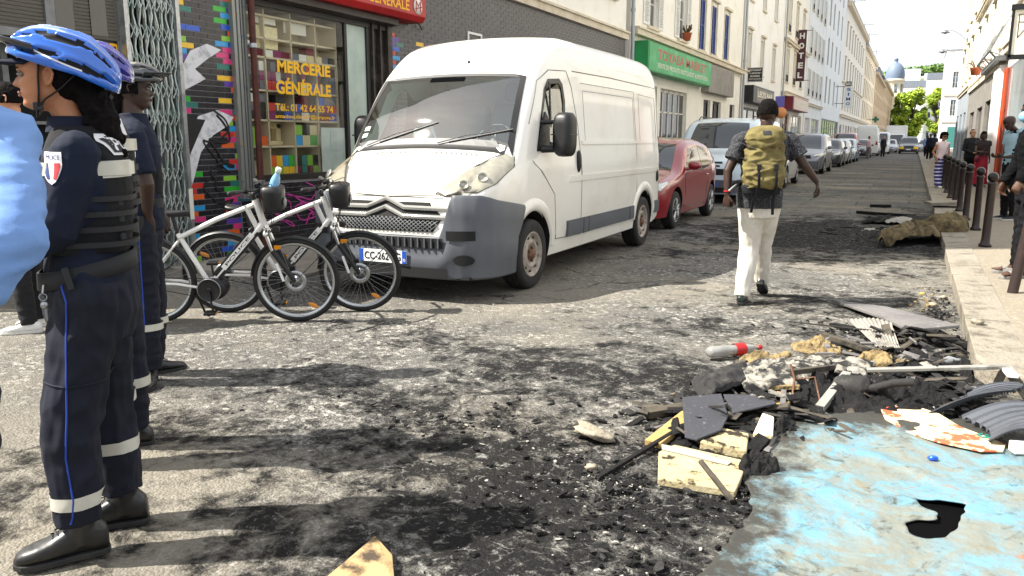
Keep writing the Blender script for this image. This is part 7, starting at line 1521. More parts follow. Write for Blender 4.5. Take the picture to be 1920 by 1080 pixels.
def backpack():
 e = empty('backpack', (-1.27, 7.27, 0), YAW, 'mustard yellow hiking backpack with black straps on the walking man', 'backpack'); m = MB(); f = V(0, 1, 0); l = V(-1, 0, 0)
 def ov(x, y, z, a, b, p=.6): return oval(V(x, y, z), l, f, a, b, 28, p)
 m.rings([ov(.045, -.20, 1.02, .12, .06), ov(.045, -.215, 1.05, .155, .085), ov(.045, -.225, 1.15, .170, .105), ov(.05, -.22, 1.28, .166, .10), ov(.055, -.21, 1.40, .158, .095), ov(.055, -.20, 1.46, .150, .09)], True)
 m.ell((.045, -.31, 1.14), (.13, .055, .105), 18, 12)
 b_ = blob('pack_body', m, .007, 'mustard' if 'mustard' in MATS else M('mustard', '776d42', .85, 0, (5, '5e5232', .45, .7), (200, .2, .002), .35), e, 2, .022, 6.5, (1, 1, 2.2), 51)
 m = MB(); m.rings([ov(.05, -.19, 1.44, .135, .09), ov(.05, -.20, 1.455, .165, .11), ov(.055, -.20, 1.50, .160, .105), ov(.06, -.19, 1.545, .125, .085), ov(.06, -.18, 1.565, .07, .05)], True); m.ell((.05, -.28, 1.47), (.12, .05, .06), 16, 10); m.tube([(-.09, -.24, 1.45), (.0, -.29, 1.40), (.1, -.29, 1.42), (.19, -.24, 1.46)], [.03, .04, .04, .03], 10, round_=True)
 lid = blob('lid', m, .007, 'mustard', e, 2, .010, 8, (1, 1, 1.6), 52)
 decal('label_patch', lid, lambda u, v: (.0+.07*u, 1.49+.035*v), 4, 3, .004, 'webbing_grey', lid)
 m = MB(); m.rings([ov(.045, -.19, .985, .13, .07), ov(.045, -.2, 1.0, .155, .09), ov(.045, -.2, 1.06, .168, .10), ov(.045, -.2, 1.08, .15, .09)], True); blob('base', m, .008, 'vest_black', e, 2, .005, 8, seed=53)
 # straps: over the shoulders, compression straps, dangling webbing
 for sx in (-1, 1):
  cx = .115+sx*.115; m = MB(); m.tube([(cx, -.14, 1.40), (cx+.02*sx, -.10, 1.485), (cx+.03*sx, -.02, 1.51), (cx+.03*sx, .06, 1.49), (cx+.02*sx, .115, 1.38), (cx+.01*sx, .12, 1.2), (cx+.03*sx, .04, 1.08), (cx+.03*sx, -.10, 1.04)], [(.028, .009)]*8, 8, up=V(0, 0, 1)); m.build('shoulder_strap', 'black_plastic', e)
  x = .045+sx*.072; m = MB(); pts = [(x, -.33, 1.235), (x-.005, -.37, 1.16), (x-.0, -.365, 1.07), (x+.004, -.31, 1.0), (x+.012*sx, -.26, .93), (x+.02*sx, -.25, .82 if sx > 0 else .84)]; m.tube(pts, [(.0125, .003)]*6, 8, up=V(0, 1, 0)); m.build('webbing_strap', 'vest_black', e)
  m = MB(); m.box((x, -.345, 1.225), (.035, .02, .05)); m.build('buckle', 'black_plastic', e, bevel=.004)
  m = MB(); m.tube([(.045+sx*.175, -.16, 1.30), (.045+sx*.165, -.27, 1.29), (.045+sx*.10, -.325, 1.27)], [(.009, .003)]*3, 6); m.tube([(.045+sx*.165, -.15, 1.42), (.045+sx*.155, -.25, 1.40), (.045+sx*.10, -.3, 1.38)], [(.009, .003)]*3, 6); m.build('compression_strap', 'black_plastic', e)
 m = MB(); m.tube([(.22, -.15, 1.1), (.27, -.05, 1.06), (.24, .06, 1.05)], [(.04, .012)]*3, 8, up=V(0, 0, 1)); m.tube([(-.13, -.15, 1.1), (-.10, .08, 1.05)], [(.04, .012)]*2, 8); m.build('hip_belt', 'vest_black', e)
 m = MB(); m.tube([(-.10, -.1, 1.10), (-.17, -.12, 1.05), (-.21, -.14, 1.02)], .010, 8, round_=True); m.tube([(.27, -.08, 1.20), (.24, -.1, 1.05), (.25, -.08, .96)], [(.008, .004)]*3, 6); m.build('loose_strap', 'alu', e)
backpack()
# ------------------------------------------------ people on the right pavement
ZP = .126
def curly(T, r): hair_cap(T, r, th=.045, low=-.06, rough=.012, front=.2, wf=60, vox=.009)
def shades(T, r): m = MB(); m.T = T; m.b2(.07, .096, -.058, -.006, -.008, .024) if False else m.ell((.086, -.032, .006), (.012, .028, .02), 12, 8); m.ell((.086, .032, .006), (.012, .028, .02), 12, 8); m.tube([(.09, -.06, .01), (-.01, -.08, .01)], .003, 5); m.tube([(.09, .06, .01), (-.01, .08, .01)], .003, 5); m.build('sunglasses', 'eye_dark', r)
def h1(T, r): curly(T, r); shades(T, r)
r1, D1, T1, tp1, tr1 = simple_person((.72, 25.6), 'woman in white tank top and blue striped wide trousers walking towards us by the kerb', ZP, 1.50, R(-85), dict(elL=(.19, .03, .98), wrL=(.20, -.05, .78), elR=(-.24, .03, .98), wrR=(-.20, -.12, .80), anL=(.06, -.0, .08), anR=(-.08, -.12, .08)), 'skin_tan', ('tank_top', 'tank_pink'), ('trousers', 'striped_trousers'), 'shoe_white', sleeve=None, hairf=h1, legr=(.115, .11, .12, .12, .125), dark=True, seed=61, topz=-.1, fem=1)
m = MB(); m.ell((.02, -.15, .86), (.07, .04, .05), 12, 8); m.tube([(.12, -.1, 1.2), (.05, -.13, 1.0), (.0, -.14, .88)], .006, 5); m.build('waist_bag', 'cotton_black', r1)
simple_person((1.50, 27.2), 'smiling man in a black jacket holding a phone beside the woman in red', ZP, 1.62, R(-95), dict(elL=(.24, -.02, 1.04), wrL=(.10, -.24, .97), elR=(-.24, -.02, 1.04), wrR=(-.05, -.22, .95), hdL=(-1, -.4, 0), hdR=(1, -.4, 0), hnL=(0, .2, 1), hnR=(0, .2, 1)), 'skin_pale', ('jacket', 'cotton_black'), ('trousers', 'jeans_black'), 'shoe_black', hairf=lambda T, r: hair_cap(T, r, th=.006), dark=False, seed=63, gut=.03, wid=1.1)
q = MB(); q.box((0, 0, 0), (.07, .012, .13), (R(30), 0, 0)); solo('phone', q, 'black_plastic', 'dark phone held by the smiling man in the black jacket', 'phone', loc=(1.63, 27.0, ZP+.99), bevel=.003)
def braids(T, r): hair_cap(T, r, th=.018, low=-.09, rough=.006, front=.1)
r3, D3, T3, tp3, _ = simple_person((1.72, 26.2), 'woman in a long red skirt and dark top carrying a shoulder bag', ZP, 1.54, R(-110), dict(elL=(.18, -.02, .98), wrL=(.22, -.02, .76), elR=(-.21, -.05, 1.0), wrR=(-.05, -.2, .98), hdR=(1, -.1, 0), hnR=(0, .2, 1)), 'skin_brown', ('top', 'brown_top'), None, 'shoe_black', sleeve='half', half=.35, hairf=braids, seed=65, topz=-.05, fem=1)
m = MB(); m.rings([oval(V(.0, 0, z), D3['l'], D3['f'], a, b) for z, a, b in ((.10, .20, .15), (.3, .18, .145), (.6, .17, .14), (.85, .155, .12), (.92, .13, .105))], True); blob('skirt', m, .009, 'red_skirt', r3, 2, .016, 9, (1.6, 1.6, .25), 66)
m = MB(); m.ell((-.20, -.12, .80), (.07, .05, .10), 12, 8); m.tube([(.14, -.02, 1.27), (-.0, -.14, 1.1), (-.16, -.12, .88)], .008, 5); m.build('shoulder_bag', 'maroon_paint', r3)
def bald(T, r): pass
# bald man looking down at his phone
r4, D4, T4, tp4, _ = simple_person((1.50, 15.8), 'bald man in a pale blue tee shirt looking down, behind the man in sandals', ZP, 1.80, R(182), dict(head=(-.13, 0, 1.60), neck=(-.01, 0, 1.45), elL=(-.02, -.2, 1.07), wrL=(-.20, -.12, 1.04), elR=(-.02, .2, 1.07), wrR=(-.20, .1, 1.04), hdL=(-1, .2, .1), hdR=(-1, -.2, .1), hnL=(0, .2, 1), hnR=(0, .2, 1)), 'skin_dark', ('tee_shirt', M('tee_blue', '9fc0cc', .85)), ('trousers', 'jeans_black'), 'shoe_black', sleeve='half', hairf=bald, seed=71, pitch=R(22))
m = MB(); m.rings([oval(D4['chest']+V(.03, 0, z), D4['l'], D4['f'], a, b) for z, a, b in ((-.30, .19, .15), (0, .19, .15), (.12, .18, .13), (.17, .14, .09))], True); blob('open_jacket', m, .01, 'jacket_black', r4, 2, .01, 8, seed=72)
# near man at the right edge: dark jacket with a white zip line, torn black jeans, grey sandals, blue mask
JR = dict(pel=(.11, .0, .92), chest=(.10, .0, 1.22), neck=(.09, 0, 1.43), head=(.03, 0, 1.585), shL=(.06, -.17, 1.36), elL=(-.02, -.19, 1.10), wrL=(-.115, -.16, .935), hdL=(-.38, .0, -.9), hnL=(.7, .6, 0), shR=(.12, .17, 1.36), elR=(.1, .24, 1.1), wrR=(-.05, .2, .9), hipL=(.10, -.08, .89), hipR=(.12, .08, .89), knL=(.03, -.09, .50), knR=(.13, .12, .49), anL=(.0, -.11, .085), anR=(.14, .17, .085), toeL=(-1, -.2, 0), toeR=(-1, .3, 0))
r5, D5, T5, tp5, tr5 = simple_person((.955, 9.15), 'man in a dark jacket, white stripe and grey sandals at the right edge', ZP, 1.70, R(180), JR, 'skin_brown', ('jacket', 'jacket_black'), ('jeans', 'jeans_black'), None, vox=.0075, hairf=lambda T, r: hair_cap(T, r), seed=81, curl=(.75, .6), topz=-.18, wr=.010, armr=(.068, .062, .056, .048, .040), legr=(.10, .09, .074, .066, .05))
hp_ = hits(tp5, [(.045, 1.36), (.04, 1.25), (.032, 1.15), (.022, 1.05), (.015, .97), (.01, .90)], .003); m = MB(); m.tube(hp_, .006, 6); m.build('white_stripe', 'patch_white', tp5)
m = MB(); m.T = T5; m.ell((.072, 0, -.045), (.045, .062, .050), 16, 10); m.build('face_mask', 'mask_blue', r5)
for s_ in 'LR':
 A = D5['an'+s_]; t = D5['toe'+s_].copy(); t.normalize(); sd = V(-t.y, t.x, 0); b0 = V(A.x, A.y, 0); m = MB(); out = [(-.085, 0), (-.075, .03), (0, .038), (.08, .045), (.15, .05), (.19, .035), (.2, 0)]; ps_ = out+[(x, -y) for x, y in reversed(out[1:-1])]
 m.prism([b0+t*x+sd*y for x, y in ps_], V(0, 0, .028)); sn = m.mesh('sandal', 'sandal_grey' if 'sandal_grey' in MATS else M('sandal_grey', '7f7c78', .7)); bevel_mesh(sn, .004); so_ = link('sandal', sn, r5)
 m = MB(); rg = []
 for i in range(9): a = math.pi*i/8; rg.append([b0+t*x+sd*(.052*math.cos(a))+V(0, 0, .018+.062*math.sin(a)*(1 if x < .09 else .85)) for x in (.03, .055, .08, .115)])
 m.rings(rg, False, True, False); m.build('strap', 'sandal_grey', so_)
 m = MB(); m.rings([oval(b0+t*x+V(0, 0, z), sd, V(0, 0, 1), a, b, 16) for x, z, a, b in ((-.075, .05, .022, .02), (-.05, .06, .033, .032), (0, .068, .034, .042), (.05, .056, .038, .028), (.11, .046, .044, .018), (.135, .044, .044, .015))], True)
 for i in range(5): o = -.034+.017*i*(1); m.tube([b0+t*.125+sd*o+V(0, 0, .044), b0+t*(.19-.012*i if s_ == 'R' else .142+.012*i)+sd*o*1.1+V(0, 0, .040)], [.0095, .008 if 0 < i < 4 else .009], 8, round_=True)
 m.tube([b0+V(0, 0, .06), A+V(0, 0, .03)], [.034, .036], 12); blob('foot', m, .0055, 'skin_brown', r5, 1)
m = MB(); m.T = Matrix.Translation(D5['knL']+V(-.0, -.066, .0));
# far pedestrians
def walker(x, y, H, phi, top, low, lb, skin='skin_brown', z0=ZP, seed=90):
 r = person((x, y), lb, z0); D = figure((x, y), z0, H, phi); m = MB(); head_mesh(m, D['head'], phi); m.tube([D['neck']-V(0, 0, .05), D['head']-V(0, 0, .06)], .05, 8); torso(m, D, -.8)
 for s_ in 'LR': arm(m, D, s_); m.ell(D['wr'+s_]-V(0, 0, .06), (.03, .04, .08), 8, 6); leg(m, D, s_)
 blob('body', m, .02, skin, r, 1); m = MB(); torso(m, D, 1.5)
 for s_ in 'LR': arm(m, D, s_, .012)
 blob('jacket', m, .02, top, r, 2); m = MB()
 for s_ in 'LR': leg(m, D, s_, .004, r=(.12, .1, .085, .075, .06), lo=.05)
 blob('trousers', m, .02, low, r, 2); m = MB(); m.ell(D['head']+V(0, 0, .03)-D['f']*.02, (.085, .085, .10), 10, 8); m.build('hair', 'hair_black', r)
for a in ((-2.35, 76, 1.75, -1.5, 'cotton_black', 'cotton_black', 'distant man in black standing by the parked vans', 'skin_pale', 0), (.95, 62, 1.72, -1.6, 'navy', 'jeans_black', 'distant pedestrian in navy on the right pavement'), (1.3, 66, 1.7, 1.6, 'cotton_black', 'jeans_black', 'distant pedestrian in black walking away on the right pavement'), (.9, 72, 1.65, -1.4, 'shirt_blue', 'jeans_black', 'distant pedestrian in a pale blue top'),
    (1.5, 78, 1.75, -1.5, 'wine_cloth', 'jeans_black', 'distant pedestrian in a wine red top'), (1.0, 86, 1.7, 1.5, 'grey_cloth', 'navy_trousers', 'distant pedestrian in grey near the grey car'), (-3.05, 66.5, 1.7, .2, 'tank_pink', 'grey_cloth', 'distant person in a pale pink top beside the parked cars', 'skin_pale', 0)): walker(*a)
# ================================================================ bicycles: local +X forward, z up
M('bike_white', 'e4e3df', .3, 0, (3, 'd2d0c8', .5, .75), None, .5, .5); M('rim_alu', 'b9bcbd', .25, .8); M('spoke', '9a9c9e', .3, .8); M('bag_black', '141517', .45, 0, (4, '1d1e20', .4, .7)); M('bottle_blue', '7fb4dd', .3, 0, None, None, .5, .4)
def bicycle():
 b = empty('bicycle', (0, 0, 0)); r = .345; WB = 1.13; F_ = V(WB, 0, r); Rr = V(0, 0, r); Y90 = Matrix.Rotation(R(90), 4, 'X')
 tm = MB(); tm.lathe([(r-.022+.024*math.cos(t), .022*math.sin(t)) for t in [2*math.pi*i/10 for i in range(11)]], 56, Y90); tyre = tm.mesh('tyre', 'tyre_rubber')
 rm = MB(); rm.lathe([(r-.046, -.012), (r-.040, -.014), (r-.030, -.013), (r-.030, .013), (r-.040, .014), (r-.046, .012), (r-.062, .006), (r-.062, -.006), (r-.046, -.012)], 56, Y90); rim = rm.mesh('rim', 'rim_alu')
 sp = MB()
 for i in range(32):
  a = 2*math.pi*i/32; s_ = 1 if i % 2 else -1; a2 = a+s_*(.5 if (i//2) % 2 else -.5); sp.tube([(.028*math.sin(a2), s_*.025, .028*math.cos(a2)), ((r-.06)*math.sin(a), 0, (r-.06)*math.cos(a))], .0013, 4, False)
 spk = sp.mesh('spokes', 'spoke'); hb = MB(); hb.lathe([(0, -.05), (.012, -.05), (.012, -.035), (.03, -.033), (.03, -.026), (.018, -.022), (.018, .022), (.03, .026), (.03, .033), (.012, .035), (.012, .05), (0, .05)], 18, Y90); hub = hb.mesh('hub', 'steel')
 dm = MB(); dm.lathe([(.05, .038), (.088, .038), (.088, .0405), (.05, .0405), (.05, .038)], 28, Y90)
 for i in range(6): a = i*1.047; dm.tube([(.02*math.sin(a), .039, .02*math.cos(a)), (.055*math.sin(a+.4), .039, .055*math.cos(a+.4))], .003, 4)
 disc = dm.mesh('brake_disc', 'steel')
 for c in (F_, Rr):
  w_ = link('wheel', tyre, b, c)
  for me in (rim, spk, hub, disc): link(me.name.split('.')[0], me, w_)
  m = MB(); m.ell((.12, .0, -.21) if c == F_ else (-.16, 0, .16), (.045, .007, .018), 10, 6, Matrix.Rotation(R(25), 4, 'Y')); m.build('spoke_reflector', 'amber', w_)
 # key points
 BB = V(.46, 0, .29); ST = V(.22, 0, .80); SL = V(.245, 0, .70); HT = V(.85, 0, .985); HB = V(.91, 0, .79)
 m = MB(); m.tube([SL, SL.lerp(HT, .5), HT-V(.01, 0, .03)], [(.028, .019)]*3, 12); m.tube([BB+V(.0, 0, .03), HB+V(-.01, 0, .02)], [(.036, .026), (.038, .027)], 12); m.tube([BB, SL+V(-.01, 0, .03)], .019, 12); m.tube([HT+V(.005, 0, .01), HB], .026, 14); m.ell(BB+V(.03, 0, .02), (.075, .05, .07), 14, 10)
 for s_ in (-1, 1): m.tube([BB+V(-.03, s_*.035, -.0), Rr+V(.2, s_*.05, -.01), Rr+V(0, s_*.062, 0)], [(.016, .011)]*3, 8); m.tube([SL+V(0, s_*.018, -.02), Rr+V(.06, s_*.055, .12), Rr+V(0, s_*.062, 0)], [(.012, .009)]*3, 8)
 # belt-shaped gusset at head tube
 m.tube([HT.lerp(SL, .12), HB.lerp(BB, .1)], [(.03, .02), (.03, .02)], 8); m.build('frame', 'bike_white', b)
 m = MB(); d = (HB-BB).normalized(); p0, p1 = BB+d*.10, HB-d*.07; m.box((p0+p1)/2+V(-.016, 0, .022), ((p1-p0).length, .068, .075), (0, -math.atan2(d.z, d.x), 0)); bt = m.build('battery', 'black_plastic', b, bevel=.006)
 n_ = V(-d.z, 0, d.x); ang = math.atan2(d.z, d.x)
 for s_ in (-1, 1):
  m = MB(); q0, q1 = p0.lerp(p1, .18), p0.lerp(p1, .92); c0 = n_*.006
  c0 = V(-.016, 0, .022)-n_*.022
  m._add([q0+c0+V(0, s_*.0352, 0), q1+c0+V(0, s_*.0352, 0), q1+c0+V(0, s_*.0352, 0)+n_*.044, q0+c0+V(0, s_*.0352, 0)+n_*.044], [(0, 1, 2, 3)]); m.build('battery_label', 'white_paint', bt)
  q = fit_text('POLICE', 0, 1, 0, 1, 0, 'black', bt, 1, 0, .02);
  for v in q.data.vertices:
   u, t = v.co.y, v.co.z; u = u if s_ < 0 else 1-u; v.co = q0.lerp(q1, .1+.8*u)+c0+n_*(.010+.024*t)+V(0, s_*.0362, 0)
 # motor + crank set
 m = MB(); m.lathe([(0, -.075), (.06, -.075), (.085, -.06), (.09, .0), (.085, .05), (.05, .07), (0, .07)], 28, Matrix.Translation(BB+V(.04, 0, -.0)) @ Y90); mo = m.build('motor', 'black_plastic', b)
 m = MB(); m.lathe([(.0, .076), (.03, .076), (.045, .079), (.078, .080), (.082, .083), (.094, .084), (.096, .079), (.096, .074), (.0, .074)], 36, Matrix.Translation(BB) @ Y90); m.lathe([(.0, .086), (.016, .088), (.022, .080)], 16, Matrix.Translation(BB) @ Y90); m.build('chain_guard', 'black_plastic', mo)
 m = MB(); m.lathe([(.088, .0855), (.0935, .0855), (.0935, .083), (.088, .083)], 36, Matrix.Translation(BB) @ Y90); m.build('guard_ring', 'steel', mo)
 for s_, a in ((-1, R(-82)), (1, R(98))):
  m = MB(); e_ = BB+V(.165*math.cos(a), s_*.105, .165*math.sin(a)); m.tube([BB+V(0, s_*.088, 0), e_], [(.015, .008), (.011, .008)], 8); cr = m.build('crank', 'black_plastic', b); m = MB(); m.box(e_+V(0, s_*.055, 0), (.09, .09, .02)); m.build('pedal', 'dark_metal', cr, bevel=.004); m = MB(); m.box(e_+V(.047, s_*.055, 0), (.004, .05, .014)); m.build('pedal_reflector', 'amber', cr)
 m = MB()
 for z in (.085, -.085): m.tube([BB+V(0, -.045, z), Rr+V(0, -.045, z*.5)], .0035, 5)
 m.lathe([(.0, .048), (.045, .048), (.045, .040), (0, .040)], 20, Matrix.Translation(Rr) @ Y90); m.build('chain', 'dark_metal', b)
 m = MB(); m.tube([ST.lerp(SL, .9), V(.205, 0, .885)], .0145, 10); m.build('seat_post', 'black_plastic', b)
 m = MB(); rg = []
 for x, w_, z in ((.06, .05, .93), (.09, .075, .925), (.16, .07, .915), (.23, .035, .912), (.32, .02, .915), (.345, .008, .908)): rg.append([V(x, w_*math.copysign(abs(math.cos(t))**.8, math.cos(t)), z-.02+(.022 if math.sin(t) > 0 else .03)*math.sin(t)) for t in [2*math.pi*i/16 for i in range(16)]])
 m.rings(rg, True); m.build('saddle', 'black_plastic', b)
 # fork
 m = MB(); m.tube([HB, HB+V(.02, 0, -.05)], .028, 12)
 for s_ in (-1, 1): m.tube([HB+V(.02, s_*.062, -.06), HB+V(.065, s_*.062, -.20)], .0155, 10)
 m.tube([HB+V(.02, -.07, -.055), HB+V(.015, 0, -.03), HB+V(.02, .07, -.055)], .024, 10, round_=True); fk = m.build('fork', 'chrome', b); m = MB()
 for s_ in (-1, 1): m.tube([HB+V(.062, s_*.062, -.19), F_+V(-.015, s_*.062, .03), F_+V(0, s_*.06, 0)], [.021, .019, .014], 10)
 m.tube([HB+V(.05, -.07, -.24)+V(.0, .02, 0), V(WB+.0, 0, r+.385), HB+V(.05, .07, -.24)+V(0, -.02, 0)], .012, 8) if False else None; m.build('fork_lowers', 'bag_black', fk)
 m = MB(); m.box(HB+V(.115, -.083, -.36), (.02, .004, .15), (0, R(-18), 0)); m.build('fork_sticker', 'white_paint', fk)
 m = MB(); m.box(F_+V(-.04, .055, .07), (.05, .03, .07)); m.build('brake_caliper', 'black_plastic', fk, bevel=.006)
 # mudguards
 for c, a0, a1 in ((F_, 25, 175), (Rr, 10, 190)):
  m = MB(); rg = []
  for i in range(21): a = R(a0+(a1-a0)*i/20); rg.append([c+V((r+.014)*math.cos(a), y, (r+.014)*math.sin(a))+V(math.cos(a), 0, math.sin(a))*(dz) for y, dz in ((-.026, -.012), (-.016, .0), (0, .004), (.016, 0), (.026, -.012))])
  m.rings(rg, False, True, False)
  for s_ in (-1, 1): a = R(a0+30 if c == Rr else a0+20); m.tube([c+V(0, s_*.065, 0), c+V((r+.01)*math.cos(a), s_*.03, (r+.01)*math.sin(a))], .002, 4)
  m.build('mudguard', 'bag_black', b)
 # stem, bars, bag
 m = MB(); top = HT+V(-.015, 0, .05); m.tube([HT, top], .018, 10); st = top+V(.06, 0, .04); m.tube([top, st], .017, 10); m.tube([st+V(-.10, -.33, .02), st+V(-.07, -.26, .02), st+V(-.01, -.12, .01), st, st+V(-.01, .12, .01), st+V(-.07, .26, .02), st+V(-.10, .33, .02)], .0125, 10); hbar = m.build('handlebar', 'black_plastic', b)
 for s_ in (-1, 1):
  m = MB(); m.tube([st+V(-.125, s_*.36, .022), st+V(-.08, s_*.27, .02)], [.019, .016], 10, round_=True); m.build('grip', 'rubber', hbar); m = MB(); m.tube([st+V(-.05, s_*.22, .015), st+V(.01, s_*.235, .0), st+V(-.0, s_*.31, -.01)], .006, 6); m.box(st+V(-.05, s_*.215, .015), (.03, .03, .03)); m.build('brake_lever', 'dark_metal', hbar)
  m = MB(); m.tube([st+V(-.03, s_*.2, .0), st+V(.12, s_*.12, .06), st+V(.13, s_*.04, -.06), HB+V(.05, s_*.03, -.02)], .0035, 6); m.build('cable', 'black', hbar)
 m = MB(); m.box(st+V(.0, 0, .04), (.06, .09, .03), (0, R(-20), 0)); m.build('display', 'dark_glass', hbar, bevel=.004)
 m = MB(); m.rings([oval(st+V(.10, 0, -.17+dz), V(0, 1, 0), V(1, 0, 0), a, c_, 24, .6) for dz, a, c_ in ((0, .08, .05), (.01, .105, .07), (.06, .115, .08), (.15, .12, .085), (.19, .115, .08), (.2, .09, .06))], True); m.build('handlebar_bag', 'bag_black', b)
 m = MB(); m.ell(st+V(.188, 0, -.10), (.006, .05, .04), 14, 8); m.build('bag_badge', 'grey_metal', b)
 m = MB(); m.box(HB+V(.09, 0, -.03), (.05, .06, .045)); m.build('head_lamp', 'black_plastic', b, bevel=.01); m = MB(); m.box(HB+V(.105, -.07, -.16), (.05, .02, .03)); m.build('side_reflector', 'amber', b, bevel=.004)
 m = MB(); m.tube([V(.30, .06, .26), V(.34, .14, .03)], .009, 8); m.tube([V(.34, .14, .03), V(.36, .17, .005)], .014, 8); m.build('kickstand', 'black_plastic', b)
 return b
bk = bicycle()
def place_bike(o, front, rear, lb, lean):
 f = Vector(front); r_ = Vector(rear); d = f-r_; o.location = (r_.x, r_.y, .0); o.rotation_euler = (lean, 0, math.atan2(d.y, d.x)); o.scale = (1, 1, 1); tag(o, lb, 'bicycle', 'white police electric bicycles standing by the van')
bk2 = copy_tree(bk)
place_bike(bk, (-4.31, 4.95), (-5.35, 4.37), 'nearer white police bicycle with a blue bottle in its bag', R(5)); place_bike(bk2, (-4.10, 5.50), (-5.14, 4.93), 'farther white police bicycle standing against the front of the van', R(5))
b_ = empty('bottle', (0, 0, 0), 0, 'pale blue drinks bottle with a white cap in the nearer handlebar bag', 'bottle'); Mx = bk.matrix_basis; p = Mx @ V(.98, -.02, 1.02); b_.location = p; b_.rotation_euler = (R(5), R(20), R(30))
m = MB(); m.lathe([(0, 0), (.033, 0), (.036, .01), (.036, .13), (.030, .16), (.018, .19), (.017, .20), (0, .2)], 24); m.build('flask', 'bottle_blue', b_); m = MB(); m.lathe([(0, .198), (.021, .198), (.022, .235), (.018, .24), (0, .24)], 20); m.build('cap', 'white_paint', b_)
# ================================================================ burnt debris, painted sheet, far trees and tower
M('char', '0d0d0e', .85, 0, (14, '1c1b1a', .45, .7), (40, .8, .02), .3); M('char_grey', '2b2a2a', .8, 0, (9, '454340', .5, .7), (40, .6, .01), .3); M('ash_white', '99958c', .9); M('ash_tan', '8f7c55', .9, 0, (12, '4a3c26', .45, .65), (50, .8, .02)); M('panel_grey', '6f6c6b', .75, 0, (2.5, '4a4847', .4, .75), (60, .3, .005), .4, var2=(20, '8d8a88', .55, .75))
M('pleat_white', '8c8880', .7, 0, (9, '5e5a54', .5, .7)); M('crumple_white', '8f8a80', .75, 0, (11, '161514', .43, .54)); M('wood_raw', 'a88c58', .75, 0, (6, 'a5824a', .45, .7), var2=(11, '3b2f22', .62, .68)); M('foam_cream', 'ada282', .8, 0, (9, 'a5946a', .4, .7), (50, .6, .01), .3, var2=(9, '2e2820', .54, .60)); M('slate_mat', '35363c', .75, 0, (40, '6d6e74', .6, .7), (90, .4, .004)); M('plank_burnt', '4a4338', .8, 0, (7, '171512', .45, .62)); M('alu_strip', 'a9a79f', .4, .5, (5, '5f5b54', .5, .7))
M('rib_grey', '4c5057', .6, 0, (5, '35383d', .45, .7)); M('clear_plastic', 'c8cdd0', .12, 0, None, None, .6, 0, None, None, .6); M('label_red', 'b3161a', .4); M('cloth_brown', '6f6144', .9, 0, (7, '3b3223', .42, .62), (60, .5, .01), .3, var2=(15, 'a08f68', .6, .75)); M('stone_tan', '9a917f', .85, 0, (12, '5e584d', .45, .7), (40, .7, .015)); M('card_tan', 'a98d62', .8, 0, (8, '3d3122', .52, .64)); M('poly_black', '060607', 1, 0, None, None, .05)
def sheet_material():
 m = bpy.data.materials.new('painted_sheet'); m.use_nodes = True; n = m.node_tree.nodes; L = m.node_tree.links; b = n['Principled BSDF']; tc = n.new('ShaderNodeTexCoord'); P = tc.outputs['Object']
 def nz(s_, d, lo, hi, dist=0, rough=.65):
  t = n.new('ShaderNodeTexNoise'); t.inputs['Scale'].default_value = s_; t.inputs['Detail'].default_value = d; t.inputs['Distortion'].default_value = dist; t.inputs['Roughness'].default_value = rough; L.new(P, t.inputs['Vector']); r = n.new('ShaderNodeMapRange'); r.inputs[1].default_value = lo; r.inputs[2].default_value = hi; L.new(t.outputs[0], r.inputs[0]); return r.outputs[0]
 def mix(f, a, c):
  x = n.new('ShaderNodeMix'); x.data_type = 'RGBA'; L.new(f, x.inputs[0])
  for i, v in ((6, a), (7, c)):
   if isinstance(v, str): x.inputs[i].default_value = (*lin(v), 1)
   else: L.new(v, x.inputs[i])
  return x.outputs[2]
 c = mix(nz(6, 6, .35, .65), '66919f', '598597'); c = mix(nz(2.6, 10, .42, .55, 1.2, .74), c, '74776e'); c = mix(nz(13, 9, .50, .62, .5, .8), c, '6f7d80'); c = mix(nz(5, 10, .54, .63, 1.0, .78), c, '45473f'); c = mix(nz(9, 10, .57, .64, .6, .78), c, '77725f'); c = mix(nz(7, 10, .635, .68, .8, .78), c, '1d1c1b'); c = mix(nz(38, 6, .66, .72), c, '262523'); c = mix(nz(3.3, 8, .64, .70, 2), c, '8a6650')
 sp = n.new('ShaderNodeSeparateXYZ'); L.new(P, sp.inputs[0]); mt = lambda *a: node_math(n, L, *a)
 ed = mt('MAXIMUM', mt('SUBTRACT', -.30, sp.outputs[0]), mt('SUBTRACT', mt('MULTIPLY', sp.outputs[1], 1), 4.12)); tn = n.new('ShaderNodeTexNoise'); tn.inputs['Scale'].default_value = 6; tn.inputs['Detail'].default_value = 9; tn.inputs['Roughness'].default_value = .75; L.new(P, tn.inputs['Vector'])
 r2 = n.new('ShaderNodeMapRange'); r2.inputs[1].default_value = .0; r2.inputs[2].default_value = .16; L.new(mt('ADD', ed, mt('MULTIPLY', mt('SUBTRACT', tn.outputs[0], .5), .9)), r2.inputs[0]); c = mix(r2.outputs[0], c, '35342f')
 L.new(c, b.inputs['Base Color']); b.inputs['Roughness'].default_value = .6; t = n.new('ShaderNodeTexNoise'); t.inputs['Scale'].default_value = 22; t.inputs['Detail'].default_value = 9; L.new(P, t.inputs['Vector']); bp = n.new('ShaderNodeBump'); bp.inputs['Strength'].default_value = .8; bp.inputs['Distance'].default_value = .012; L.new(t.outputs[0], bp.inputs['Height']); L.new(bp.outputs[0], b.inputs['Normal']); MATS['painted_sheet'] = m
sheet_material()
def inside(p, poly):
 x, y = p; c = False; n = len(poly)
 for i in range(n):
  x1, y1 = poly[i]; x2, y2 = poly[(i+1) % n]
  if (y1 > y) != (y2 > y) and x < (x2-x1)*(y-y1)/(y2-y1)+x1: c = not c
 return c
